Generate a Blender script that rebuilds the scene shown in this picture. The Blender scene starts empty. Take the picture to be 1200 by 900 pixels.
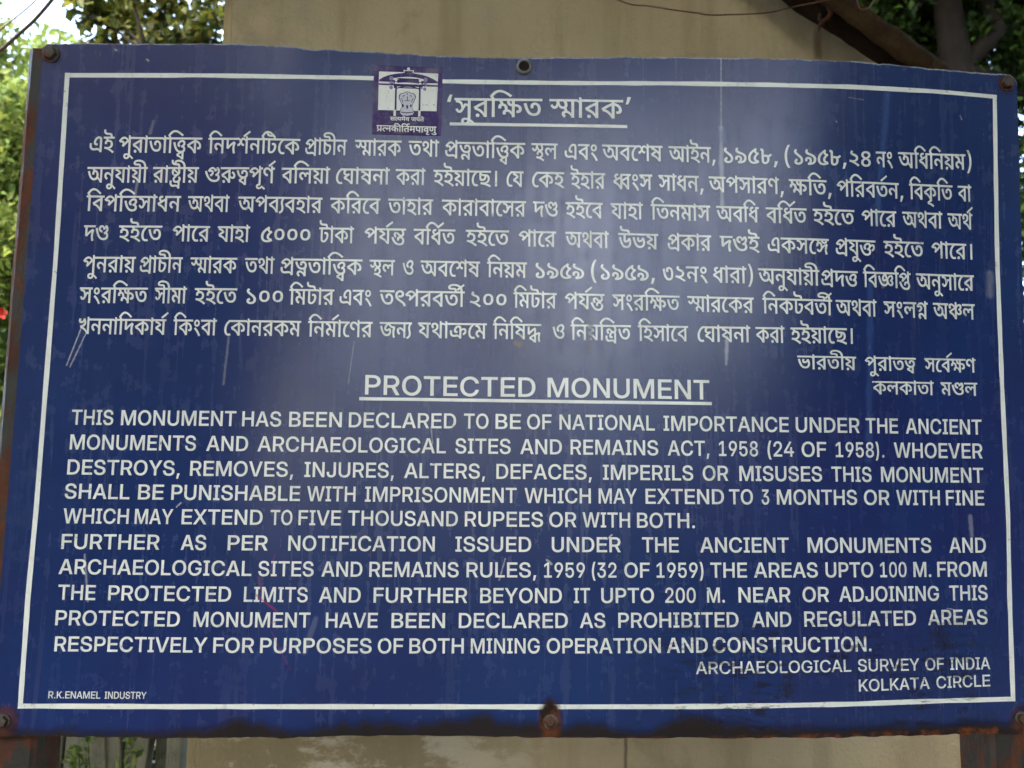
import bpy, bmesh, math, random
from mathutils import Vector, Matrix, Euler
from mathutils.geometry import delaunay_2d_cdt
import numpy as np

random.seed(7)
SC = bpy.context.scene
COL = SC.collection

# ---------------------------------------------------------------- camera
# The notice board has its own plane: u runs to the right, v up, both in metres.
# World: X = u - 0.7, Z = v + 1.4, Y grows away from the viewer.
FOCAL = 1135.848228
CAM = (0.5782553232377987, 0.14271330570795332, 1.381973276699898)
CAM_ROT = (-0.06044321334151313, 0.13666873586908168, 0.0070373687487923255)
U0, V0 = 0.70, 1.40


def board_to_world(u, v, z=0.0):
    return Vector((u - U0, -z, v + V0))


def cam_matrix():
    yaw, pit, roll = CAM_ROT
    r = Matrix.Rotation(yaw, 3, 'Y') @ Matrix.Rotation(pit, 3, 'X') @ Matrix.Rotation(roll, 3, 'Z')
    to_world = Matrix(((1, 0, 0), (0, 0, -1), (0, 1, 0)))
    m = (to_world @ r).to_4x4()
    m.translation = board_to_world(CAM[0], CAM[1], CAM[2])
    return m


CAM_M = cam_matrix()
cd = bpy.data.cameras.new('camera')
cam = bpy.data.objects.new('camera', cd)
COL.objects.link(cam)
cam.matrix_world = CAM_M
cd.sensor_width = 36.0
cd.lens = 36.0 * FOCAL / 1200.0
cd.clip_start = 0.05
cd.clip_end = 500.0
cd.dof.use_dof = True
cd.dof.focus_distance = 1.40
cd.dof.aperture_fstop = 7.0
SC.camera = cam


def at(px, py, y):
    """point of the place that the photo shows at (px, py), on the upright plane Y = y"""
    d = CAM_M.to_3x3() @ Vector(((px - 600.0) / FOCAL, -(py - 450.0) / FOCAL, -1.0))
    o = CAM_M.translation
    return o + d * ((y - o.y) / d.y)


# ---------------------------------------------------------------- light
SUN_EL, SUN_AZ = math.radians(52), math.radians(215)   # azimuth clockwise from +Y
world = bpy.data.worlds.new('World')
SC.world = world
world.use_nodes = True
wn = world.node_tree
sky = wn.nodes.new('ShaderNodeTexSky')
sky.sky_type = 'NISHITA'
sky.sun_disc = False
sky.sun_elevation = SUN_EL
sky.sun_rotation = SUN_AZ
sky.air_density = 1.0
sky.dust_density = 5.5
sky.ozone_density = 0.9
bg = wn.nodes['Background']
bg.inputs['Strength'].default_value = 0.15
wn.links.new(sky.outputs[0], bg.inputs['Color'])

sd = bpy.data.lights.new('sun', 'SUN')
sd.energy = 0.8
sd.angle = math.radians(25)
sd.color = (1.0, 0.95, 0.86)
sun = bpy.data.objects.new('sun', sd)
COL.objects.link(sun)
sv = Vector((math.sin(SUN_AZ) * math.cos(SUN_EL), math.cos(SUN_AZ) * math.cos(SUN_EL), math.sin(SUN_EL)))
sun.rotation_euler = sv.to_track_quat('Z', 'Y').to_euler()

SC.view_settings.view_transform = 'Standard'
SC.view_settings.look = 'None'
SC.view_settings.gamma = 1.0
SC.view_settings.use_curve_mapping = False
SC.view_settings.exposure = 3.95

# ---------------------------------------------------------------- helpers


def tag(o, label=None, cat=None, group=None, kind=None):
    if label: o['label'] = label
    if cat: o['category'] = cat
    if group: o['group'] = group
    if kind: o['kind'] = kind
    return o


def empty(name, loc):
    o = bpy.data.objects.new(name, None)
    o.location = loc
    o.empty_display_size = 0.1
    COL.objects.link(o)
    return o


def link(name, me, parent=None):
    o = bpy.data.objects.new(name, me)
    COL.objects.link(o)
    if parent is not None:
        o.parent = parent
        w = Vector(parent.location)
        q = parent.parent
        while q is not None:
            w += Vector(q.location)
            q = q.parent
        o.location = -w            # meshes are written in world coordinates
    return o


class MB:
    """collects faces in world coordinates and links them as one mesh object"""

    def __init__(self):
        self.v, self.f, self.m, self.sm = [], [], [], []

    def add(self, vs, fs, mat=0, smooth=False):
        b = len(self.v)
        self.v += [tuple(p) for p in vs]
        self.f += [tuple(b + i for i in f) for f in fs]
        self.m += [mat] * len(fs)
        self.sm += [smooth] * len(fs)

    def box(self, lo, hi, mat=0, rot=None, pivot=None):
        x0, y0, z0 = lo
        x1, y1, z1 = hi
        vs = [Vector(p) for p in ((x0, y0, z0), (x1, y0, z0), (x1, y1, z0), (x0, y1, z0),
                                  (x0, y0, z1), (x1, y0, z1), (x1, y1, z1), (x0, y1, z1))]
        if rot is not None:
            pv = Vector(pivot) if pivot is not None else sum(vs, Vector()) / 8
            vs = [pv + rot @ (p - pv) for p in vs]
        self.add(vs, [(0, 3, 2, 1), (4, 5, 6, 7), (0, 1, 5, 4), (1, 2, 6, 5), (2, 3, 7, 6), (3, 0, 4, 7)], mat)

    def tube(self, pts, rad, n=8, mat=0, cap=True, wob=0.0, rnd=random):
        pts = [Vector(p) for p in pts]
        if not hasattr(rad, '__len__'): rad = [rad] * len(pts)
        vs, fs = [], []
        ref = None
        for i, p in enumerate(pts):
            t = (pts[min(i + 1, len(pts) - 1)] - pts[max(i - 1, 0)]).normalized()
            if ref is None:
                ref = t.orthogonal().normalized()
            ref = (ref - t * ref.dot(t)).normalized()
            b = t.cross(ref)
            for k in range(n):
                a = 2 * math.pi * k / n
                r = rad[i] * (1 + wob * rnd.uniform(-1, 1))
                vs.append(p + ref * (math.cos(a) * r) + b * (math.sin(a) * r))
        for i in range(len(pts) - 1):
            for k in range(n):
                a, c = i * n + k, i * n + (k + 1) % n
                fs.append((a, c, c + n, a + n))
        if cap:
            fs.append(tuple(range(n))[::-1])
            fs.append(tuple((len(pts) - 1) * n + k for k in range(n)))
        self.add(vs, fs, mat, True)

    def build(self, name, mats, parent=None, uv=None, bevel=0.0):
        me = bpy.data.meshes.new(name)
        me.from_pydata(self.v, [], self.f)
        for m in (mats if isinstance(mats, (list, tuple)) else [mats]):
            me.materials.append(m)
        me.polygons.foreach_set('material_index', self.m)
        me.polygons.foreach_set('use_smooth', self.sm)
        if uv is not None:
            ul = me.uv_layers.new(name='board')
            for lp in me.loops:
                ul.data[lp.index].uv = uv[lp.vertex_index]
        me.update()
        if bevel:
            bm = bmesh.new()
            bm.from_mesh(me)
            bmesh.ops.bevel(bm, geom=list(bm.edges), offset=bevel, segments=2, profile=0.5, affect='EDGES')
            bm.to_mesh(me)
            bm.free()
        return link(name, me, parent)


# ---------------------------------------------------------------- node helpers


class NT:
    def __init__(self, name, rough=0.6, spec=0.5):
        self.mat = bpy.data.materials.new(name)
        self.mat.use_nodes = True
        self.t = self.mat.node_tree
        self.b = self.t.nodes['Principled BSDF']
        self.b.inputs['Roughness'].default_value = rough
        self.b.inputs['Specular IOR Level'].default_value = spec

    def n(self, kind, **kw):
        x = self.t.nodes.new('ShaderNode' + kind)
        for k, v in kw.items(): setattr(x, k, v)
        return x

    def put(self, val, sock):
        if hasattr(val, 'links') or hasattr(val, 'is_output'):
            self.t.links.new(val, sock)
        else:
            if hasattr(sock.default_value, '__len__') and not hasattr(val, '__len__'):
                val = (val,) * 3
            if hasattr(sock.default_value, '__len__') and len(sock.default_value) == 4 and len(val) == 3:
                val = tuple(val) + (1.0,)
            sock.default_value = val

    def math(self, op, a, b=None, c=None, clamp=False):
        x = self.n('Math', operation=op, use_clamp=clamp)
        self.put(a, x.inputs[0])
        if b is not None: self.put(b, x.inputs[1])
        if c is not None: self.put(c, x.inputs[2])
        return x.outputs[0]

    def coord(self, kind='Object'):
        return self.n('TexCoord').outputs[kind]

    def geo(self):
        return self.n('NewGeometry').outputs['Position']

    def mapping(self, v, scale=(1, 1, 1), loc=(0, 0, 0)):
        x = self.n('Mapping')
        self.put(v, x.inputs['Vector'])
        x.inputs['Scale'].default_value = scale
        x.inputs['Location'].default_value = loc
        return x.outputs[0]

    def noise(self, v, scale=5, detail=4, rough=0.55, dist=0.0):
        x = self.n('TexNoise')
        self.put(v, x.inputs['Vector'])
        x.inputs['Scale'].default_value = scale
        x.inputs['Detail'].default_value = detail
        x.inputs['Roughness'].default_value = rough
        x.inputs['Distortion'].default_value = dist
        return x.outputs['Fac']

    def ramp(self, v, lo, hi, a=0.0, b=1.0):
        x = self.n('MapRange', interpolation_type='SMOOTHSTEP')
        self.put(v, x.inputs['Value'])
        self.put(lo, x.inputs['From Min'])
        self.put(hi, x.inputs['From Max'])
        x.inputs['To Min'].default_value = a
        x.inputs['To Max'].default_value = b
        return x.outputs[0]

    def mix(self, fac, a, b):
        x = self.n('Mix', data_type='RGBA')
        self.put(fac, x.inputs[0])
        self.put(a, x.inputs[6])
        self.put(b, x.inputs[7])
        return x.outputs[2]

    def bump(self, h, strength=0.3, dist=0.01):
        x = self.n('Bump')
        x.inputs['Strength'].default_value = strength
        x.inputs['Distance'].default_value = dist
        self.put(h, x.inputs['Height'])
        self.t.links.new(x.outputs[0], self.b.inputs['Normal'])

    def color(self, c):
        self.put(c, self.b.inputs['Base Color'])

    def rough(self, c):
        self.put(c, self.b.inputs['Roughness'])


# ---------------------------------------------------------------- materials


def mat_rusty_steel(name, paint=(0.075, 0.075, 0.055), cover=0.5):
    m = NT(name, 0.7, 0.3)
    g = m.geo()
    n1 = m.noise(m.mapping(g, (1, 1, 0.45)), 28, 6, 0.65)
    n2 = m.noise(g, 160, 4, 0.6)
    n3 = m.noise(m.mapping(g, (1, 1, 0.5), (3, 1, 2)), 11, 5, 0.6)
    rust = m.mix(n2, (0.030, 0.010, 0.005), (0.13, 0.042, 0.012))
    rust = m.mix(m.ramp(n3, 0.45, 0.65), rust, (0.045, 0.018, 0.01))
    k = m.ramp(m.math('ADD', n1, m.math('MULTIPLY', n2, 0.15)), cover + 0.05, cover + 0.17)
    m.color(m.mix(k, m.mix(n3, paint, tuple(c * 0.6 for c in paint)), rust))
    m.rough(m.ramp(k, 0, 1, 0.55, 0.85))
    m.bump(m.math('ADD', n1, m.math('MULTIPLY', n2, 0.5)), 0.5, 0.004)
    return m.mat


def board_uv(m):
    x = m.n('UVMap', uv_map='board')
    sp = m.n('SeparateXYZ')
    m.put(x.outputs[0], sp.inputs[0])
    return x.outputs[0], sp.outputs[0], sp.outputs[1]


def capsule(m, uv, noise, x0, y0, x1, y1, w):
    """soft mask of a stroke on the board from (x0, y0) to (x1, y1)"""
    a = Vector((x0, y0, 0))
    d = Vector((x1, y1, 0)) - a
    s = m.n('VectorMath', operation='SUBTRACT')
    m.put(uv, s.inputs[0]); s.inputs[1].default_value = a
    dt = m.n('VectorMath', operation='DOT_PRODUCT')
    m.put(s.outputs[0], dt.inputs[0]); dt.inputs[1].default_value = d / d.length_squared
    t = m.math('MULTIPLY', dt.outputs['Value'], 1.0, clamp=True)
    sc = m.n('VectorMath', operation='SCALE')
    sc.inputs[0].default_value = d; m.put(t, sc.inputs['Scale'])
    s2 = m.n('VectorMath', operation='SUBTRACT')
    m.put(s.outputs[0], s2.inputs[0]); m.put(sc.outputs[0], s2.inputs[1])
    ln = m.n('VectorMath', operation='LENGTH')
    m.put(s2.outputs[0], ln.inputs[0])
    dd = m.math('DIVIDE', ln.outputs['Value'], w * 0.75)
    dd = m.math('ADD', dd, m.math('MULTIPLY', m.math('SUBTRACT', noise, 0.5), 2.2))
    return m.ramp(dd, 1.25, 0.25)


STROKES = [('light', 0.9725, 0.83034, 0.97085, 0.72111, 0.00163, 0.55), ('light', 0.97085, 0.72111, 0.97021, 0.60314, 0.005, 0.4), ('light', 0.9742, 0.40489, 0.97217, 0.3647, 0.00375, 0.5), ('light', 0.04389, 0.40635, 0.02712, 0.35291, 0.0015, 0.8), ('light', 0.05157, 0.40021, 0.03208, 0.35051, 0.0015, 0.7), ('dark', 0.77585, 0.43076, 0.77195, 0.38051, 0.00688, 0.75), ('brown', 0.66608, 0.39218, 0.67225, 0.38971, 0.00625, 0.8), ('dark', 0.67217, 0.40224, 0.67719, 0.38474, 0.00625, 0.5), ('dark', 0.75373, 0.54131, 0.75495, 0.52206, 0.00225, 0.7), ('dark', 0.7313, 0.36391, 0.73498, 0.3602, 0.00438, 0.4), ('light', 0.11347, 0.6356, 0.10798, 0.60068, 0.00313, 0.35), ('light', 0.25638, 0.39477, 0.2523, 0.32711, 0.00275, 0.3), ('light', 0.07089, 0.08728, 0.08014, 0.02372, 0.0025, 0.45), ('light', 0.39337, 0.0026, 0.38, -0.04298, 0.005, 0.13), ('red', 0.31087, 0.03464, 0.33966, 0.01291, 0.0025, 0.55), ('red', 0.31213, 0.05886, 0.31749, 0.04272, 0.0015, 0.4), ('red', 0.33387, -0.01451, 0.36131, -0.06552, 0.00125, 0.35), ('red', 0.33418, 0.08914, 0.33019, 0.07284, 0.00125, 0.4), ('light', 1.21698, 0.50018, 1.21253, 0.48712, 0.005, 0.25), ('light', 1.38626, 0.51437, 1.38528, 0.48173, 0.01, 0.22), ('blue', 1.22656, 0.78159, 1.20548, 0.58353, 0.00875, 0.5), ('blue', 1.1923, 0.49261, 1.18207, 0.22773, 0.0075, 0.4), ('light', 1.34294, 0.14895, 1.34461, 0.12027, 0.005, 0.3), ('light', 0.43432, 0.39152, 0.42766, 0.32954, 0.00125, 0.3), ('light', 0.5465, 0.26999, 0.54937, 0.24564, 0.0015, 0.4), ('light', 0.19524, 0.15384, 0.20088, 0.15978, 0.00175, 0.9), ('light', 0.79606, 0.11299, 0.80335, 0.11896, 0.00175, 0.9), ('light', 1.3008, 0.01558, 1.31176, 0.01362, 0.00125, 0.6), ('light', 0.71208, 0.08414, 0.71804, 0.07831, 0.00275, 0.7), ('light', 0.64556, 0.05553, 0.65366, 0.0849, 0.00175, 0.5), ('light', 0.06675, 0.82941, 0.06936, 0.82809, 0.00225, 0.8), ('light', 0.11483, 0.81336, 0.11746, 0.812, 0.00225, 0.8), ('light', 1.16536, 0.77255, 1.18811, 0.76981, 0.00125, 0.4), ('light', 1.14467, 0.73469, 1.1453, 0.7334, 0.0015, 0.9), ('light', 1.34476, 0.75687, 1.34738, 0.75036, 0.0015, 0.6), ('light', 0.13029, 0.71782, 0.12624, 0.69946, 0.00375, 0.25), ('dark', 0.10123, 0.32896, 0.09935, 0.32038, 0.005, 0.3), ('dark', 1.17064, 0.43431, 1.17054, 0.4305, 0.00375, 0.3), ('dark', 0.44284, 0.75814, 0.43692, 0.74464, 0.01125, 0.25), ('blue', 0.97458, 0.71454, 0.97437, 0.70135, 0.00625, 0.6)]
BOLT_SPOTS = [(-0.02622, 0.81941), (1.4199, 0.80959), (0.7169, -0.13384), (-0.02059, -0.13404), (1.41048, -0.14234)]


def mat_enamel(name, base, rough, lettering=False, spec=0.36):
    """vitreous enamel of the board, with the board's own stains, drips, rust and scratches"""
    m = NT(name, rough, spec)
    uv, u, v = board_uv(m)
    streak = m.noise(m.mapping(uv, (75, 3.0, 1)), 1.0, 5, 0.6)
    streak2 = m.noise(m.mapping(uv, (24, 1.3, 1), (5, 2, 0)), 1.0, 4, 0.6)
    cloud = m.noise(uv, 4.2, 5, 0.6, 0.4)
    cloud2 = m.noise(m.mapping(uv, (1, 1, 1), (7, 3, 0)), 2.0, 3, 0.5)
    fine = m.noise(uv, 190, 4, 0.7)
    mid = m.noise(m.mapping(uv, (1, 1, 1), (1, 9, 0)), 32, 5, 0.65)
    c = base
    if not lettering:
        c = m.mix(m.ramp(cloud2, 0.42, 0.68, 0, 0.4), c, (0.020, 0.019, 0.10))      # the blue turns violet in places
        c = m.mix(m.ramp(cloud, 0.42, 0.72, 0, 0.5), c, (0.010, 0.036, 0.135))
        lime = m.math('MULTIPLY', m.ramp(streak, 0.47, 0.80), m.ramp(streak2, 0.46, 0.72))
        c = m.mix(m.math('MULTIPLY', lime, 0.24), c, (0.13, 0.15, 0.20))     # lime streaks left by rain
        c = m.mix(m.ramp(mid, 0.60, 0.82, 0, 0.18), c, (0.13, 0.14, 0.17))
        c = m.mix(m.ramp(mid, 0.42, 0.26, 0, 0.35), c, (0.012, 0.018, 0.075))
    else:
        c = m.mix(m.ramp(mid, 0.44, 0.70, 0, 0.22), c, (0.42, 0.43, 0.33))
        c = m.mix(m.ramp(fine, 0.56, 0.72, 0, 0.30), c, (0.30, 0.31, 0.34))
        chip = m.noise(m.mapping(uv, (1, 1, 1), (4, 4, 0)), 75, 6, 0.75)
        c = m.mix(m.ramp(chip, 0.605, 0.68, 0, 0.8), c, (0.07, 0.09, 0.17))     # worn through to the blue
        c = m.mix(m.math('MULTIPLY', m.ramp(streak, 0.60, 0.72), 0.35), c, (0.25, 0.27, 0.32))
    pal = {'light': (0.42, 0.44, 0.44), 'dark': (0.012, 0.014, 0.04), 'brown': (0.12, 0.075, 0.02),
           'red': (0.26, 0.02, 0.09), 'blue': (0.04, 0.09, 0.24)}
    for k, x0, y0, x1, y1, w, s in STROKES:
        if lettering and k in ('light', 'blue'):
            continue
        q = capsule(m, uv, mid if w > 0.003 else fine, x0, y0, x1, y1, w)
        c = m.mix(m.math('MULTIPLY', q, s), c, pal[k])
    # black scuffs over the lower right of the board
    sc = m.noise(m.mapping(uv, (26, 95, 1), (2, 4, 0)), 1.0, 6, 0.7)
    reg = m.math('MULTIPLY', m.ramp(u, 0.76, 0.98), m.math('MULTIPLY', m.ramp(v, 0.05, -0.05), m.ramp(u, 1.43, 1.28)))
    k = m.math('MULTIPLY', m.ramp(m.math('ADD', sc, m.math('MULTIPLY', m.math('SUBTRACT', cloud, 0.5), 0.5)), 0.51, 0.62), reg)
    c = m.mix(m.math('MULTIPLY', k, 0.75), c, (0.010, 0.010, 0.018))
    # grime and rust creeping up from the bottom edge, deepest along the middle
    wav = m.noise(m.mapping(uv, (9, 0.2, 1), (3, 0, 0)), 1.0, 3, 0.55)
    belt = m.math('MULTIPLY', m.ramp(u, 0.10, 0.42), m.ramp(u, 1.12, 0.90))
    lim = m.math('ADD', -0.152, m.math('MULTIPLY', m.ramp(wav, 0.30, 0.70), m.math('ADD', 0.005, m.math('MULTIPLY', belt, 0.022))))
    k = m.ramp(m.math('ADD', v, m.math('MULTIPLY', m.math('SUBTRACT', mid, 0.5), -0.022)), m.math('ADD', lim, 0.013), m.math('SUBTRACT', lim, 0.006))
    c = m.mix(m.math('MULTIPLY', k, 0.94), c, m.mix(fine, (0.010, 0.008, 0.005), (0.024, 0.017, 0.009)))
    edge = m.ramp(m.math('ADD', v, m.math('MULTIPLY', m.math('SUBTRACT', fine, 0.5), -0.008)), -0.1515, -0.1575)
    c = m.mix(m.math('MULTIPLY', edge, m.ramp(mid, 0.45, 0.6)), c, (0.13, 0.040, 0.012))
    # rust round the bolts
    rusts = 0.0
    for (bu, bv), (ru, rv), st in zip(BOLT_SPOTS, ((.016, .018), (.013, .018), (.017, .031), (.022, .024), (.018, .022)), (.5, .4, 1.0, .7, .7)):
        x = m.math('DIVIDE', m.math('SUBTRACT', u, bu), ru)
        y = m.math('DIVIDE', m.math('SUBTRACT', v, bv), rv)
        r = m.math('SQRT', m.math('ADD', m.math('MULTIPLY', x, x), m.math('MULTIPLY', y, y)))
        r = m.math('ADD', r, m.math('MULTIPLY', m.math('SUBTRACT', mid, 0.5), 1.3))
        q = m.ramp(r, 1.15, 0.65)
        rusts = m.math('MAXIMUM', rusts, m.math('MULTIPLY', q, st))
    rc = m.mix(m.ramp(mid, 0.38, 0.62), (0.016, 0.011, 0.008), (0.11, 0.036, 0.012))
    c = m.mix(rusts, c, rc)
    if not lettering:                                      # bare, bright line of chipped enamel along the rim
        e = m.n('UVMap', uv_map='rim')
        se = m.n('SeparateXYZ'); m.put(e.outputs[0], se.inputs[0])
        q = m.math('ADD', se.outputs[1], m.math('MULTIPLY', m.math('SUBTRACT', mid, 0.5), 0.004))
        q = m.math('MULTIPLY', m.ramp(q, 0.0022, 0.0010), m.ramp(fine, 0.36, 0.5, 0.35, 0.85))
        c = m.mix(q, c, m.mix(m.ramp(mid, 0.5, 0.62), (0.30, 0.34, 0.36), (0.16, 0.13, 0.10)))
    m.color(c)
    m.put(m.ramp(m.math('MAXIMUM', rusts, k), 0.0, 0.5, spec, 0.08), m.b.inputs['Specular IOR Level'])
    rr = m.math('ADD', rough, m.math('MULTIPLY', m.ramp(streak, 0.28, 0.78), 0.085))
    rr = m.math('ADD', rr, m.math('MULTIPLY', m.ramp(mid, 0.45, 0.75), 0.06))
    rr = m.math('ADD', rr, m.math('MULTIPLY', m.ramp(m.math('MAXIMUM', rusts, k), 0.6, 1.0), 0.4), clamp=True)
    m.rough(rr)
    h = m.math('ADD', m.math('MULTIPLY', mid, 0.5), m.math('MULTIPLY', fine, 0.25))
    m.bump(h, 0.10, 0.0012)
    return m.mat


def mat_wall():
    m = NT('lime_plaster', 0.92, 0.15)
    g = m.geo()
    big = m.noise(g, 1.6, 5, 0.6, 0.3)
    run = m.noise(m.mapping(g, (9, 9, 0.7)), 1.0, 5, 0.6)
    mid = m.noise(g, 9, 6, 0.65)
    fine = m.noise(g, 110, 4, 0.6)
    c = m.mix(m.ramp(big, 0.35, 0.65), (0.46, 0.375, 0.21), (0.53, 0.445, 0.27))
    c = m.mix(m.ramp(run, 0.46, 0.68, 0, 0.45), c, (0.30, 0.23, 0.125))
    c = m.mix(m.ramp(mid, 0.50, 0.72, 0, 0.35), c, (0.46, 0.41, 0.29))
    sp = m.n('SeparateXYZ'); m.put(g, sp.inputs[0])
    x, z = sp.outputs[0], sp.outputs[2]
    # damp, lichen-grey plaster low on the left and along the left corner
    low = m.math('MULTIPLY', m.ramp(z, 1.55, 1.05), m.ramp(x, 0.25, -0.25))
    peel = m.ramp(m.noise(m.mapping(g, (1, 1, 1.8)), 7, 7, 0.72), 0.47, 0.58)
    c = m.mix(m.math('MULTIPLY', low, 0.8), c, m.mix(peel, (0.17, 0.15, 0.085), (0.40, 0.39, 0.30)))
    leftdamp = m.math('MULTIPLY', m.ramp(x, -0.35, -0.80), m.ramp(mid, 0.35, 0.7))
    c = m.mix(m.math('MULTIPLY', leftdamp, 0.6), c, (0.17, 0.155, 0.09))
    # stain that runs down under the iron hook, and one rust run lower down
    for px, py, z1, w in ((958, 45, None, 0.016), (733, 870, -1, 0.006)):
        p = at(px, py, WALL_Y)
        d = m.math('ABSOLUTE', m.math('SUBTRACT', m.math('ADD', x, m.math('MULTIPLY', m.math('SUBTRACT', mid, 0.5), 0.012)), p.x))
        q = m.ramp(d, w, w * 0.25)
        q = m.math('MULTIPLY', q, m.math('MULTIPLY', m.ramp(z, p.z + 0.05, p.z - 0.02), m.ramp(z, p.z - 0.55, p.z - 0.15)) if z1 is None else m.ramp(z, p.z + 0.3, p.z + 0.02))
        c = m.mix(m.math('MULTIPLY', q, 0.65), c, (0.13, 0.085, 0.02) if z1 is None else (0.10, 0.055, 0.03))
    blot = m.noise(m.mapping(g, (1, 1, 0.8), (2, 5, 1)), 3.3, 7, 0.7, 0.5)
    c = m.mix(m.ramp(blot, 0.54, 0.66, 0, 0.35), c, (0.27, 0.215, 0.115))
    c = m.mix(m.ramp(fine, 0.58, 0.75, 0, 0.3), c, (0.25, 0.20, 0.11))
    vor = m.n('TexVoronoi', feature='DISTANCE_TO_EDGE')
    wob = m.n('VectorMath', operation='ADD')
    nv = m.n('TexNoise'); nv.inputs['Scale'].default_value = 6; nv.inputs['Detail'].default_value = 4
    m.put(g, nv.inputs['Vector'])
    sv_ = m.n('VectorMath', operation='SCALE'); m.put(nv.outputs['Color'], sv_.inputs[0]); sv_.inputs['Scale'].default_value = 0.25
    m.put(g, wob.inputs[0]); m.put(sv_.outputs[0], wob.inputs[1])
    m.put(wob.outputs[0], vor.inputs['Vector']); vor.inputs['Scale'].default_value = 1.7
    crk = m.math('MULTIPLY', m.ramp(vor.outputs['Distance'], 0.006, 0.001), m.ramp(big, 0.45, 0.55))
    c = m.mix(m.math('MULTIPLY', crk, 0.08), c, (0.12, 0.09, 0.05))         # hairline cracks
    m.color(c)
    m.bump(m.math('ADD', m.math('MULTIPLY', fine, 0.6), mid), 0.55, 0.008)
    return m.mat


def mat_wood(name, a, b, scale=(30, 30, 4), rough_bark=0.6):
    m = NT(name, 0.9, 0.12)
    g = m.geo()
    n = m.noise(m.mapping(g, scale), 1.0, 6, 0.65, 0.6)
    n2 = m.noise(g, 14, 4, 0.6)
    m.color(m.mix(m.ramp(n2, 0.35, 0.7, 0, 0.6), m.mix(n, a, b), tuple(x * 0.55 for x in a)))
    n3 = m.noise(g, 70, 5, 0.7, 1.0)
    m.bump(m.math('ADD', n, m.math('MULTIPLY', n3, 0.6)), rough_bark, 0.012)
    return m.mat


def mat_leaf(name, dark, mid, bright, trans=0.45, rough=0.6):
    m = NT(name, rough, 0.15)
    gm = m.n('NewGeometry')
    cr = m.n('ValToRGB')
    cr.color_ramp.elements[0].color = (*dark, 1)
    cr.color_ramp.elements[1].color = (*bright, 1)
    e = cr.color_ramp.elements.new(0.55); e.color = (*mid, 1)
    m.put(gm.outputs['Random Per Island'], cr.inputs[0])
    m.color(cr.outputs[0])
    tr = m.n('BsdfTranslucent')
    hs = m.n('HueSaturation'); hs.inputs['Value'].default_value = 1.5; hs.inputs['Hue'].default_value = 0.48
    m.put(cr.outputs[0], hs.inputs['Color'])
    m.put(hs.outputs[0], tr.inputs[0])
    mx = m.n('MixShader'); mx.inputs[0].default_value = trans
    m.put(m.b.outputs[0], mx.inputs[1]); m.put(tr.outputs[0], mx.inputs[2])
    out = [n for n in m.t.nodes if n.type == 'OUTPUT_MATERIAL'][0]
    m.t.links.new(mx.outputs[0], out.inputs[0])
    return m.mat


def mat_plain(name, c, rough=0.7, var=0.3, scale=20):
    m = NT(name, rough, 0.3)
    n = m.noise(m.geo(), scale, 5, 0.6)
    m.color(m.mix(n, tuple(x * (1 - var) for x in c), tuple(min(1, x * (1 + var)) for x in c)))
    m.bump(n, 0.2, 0.01)
    return m.mat


WALL_Y = 0.90

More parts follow.
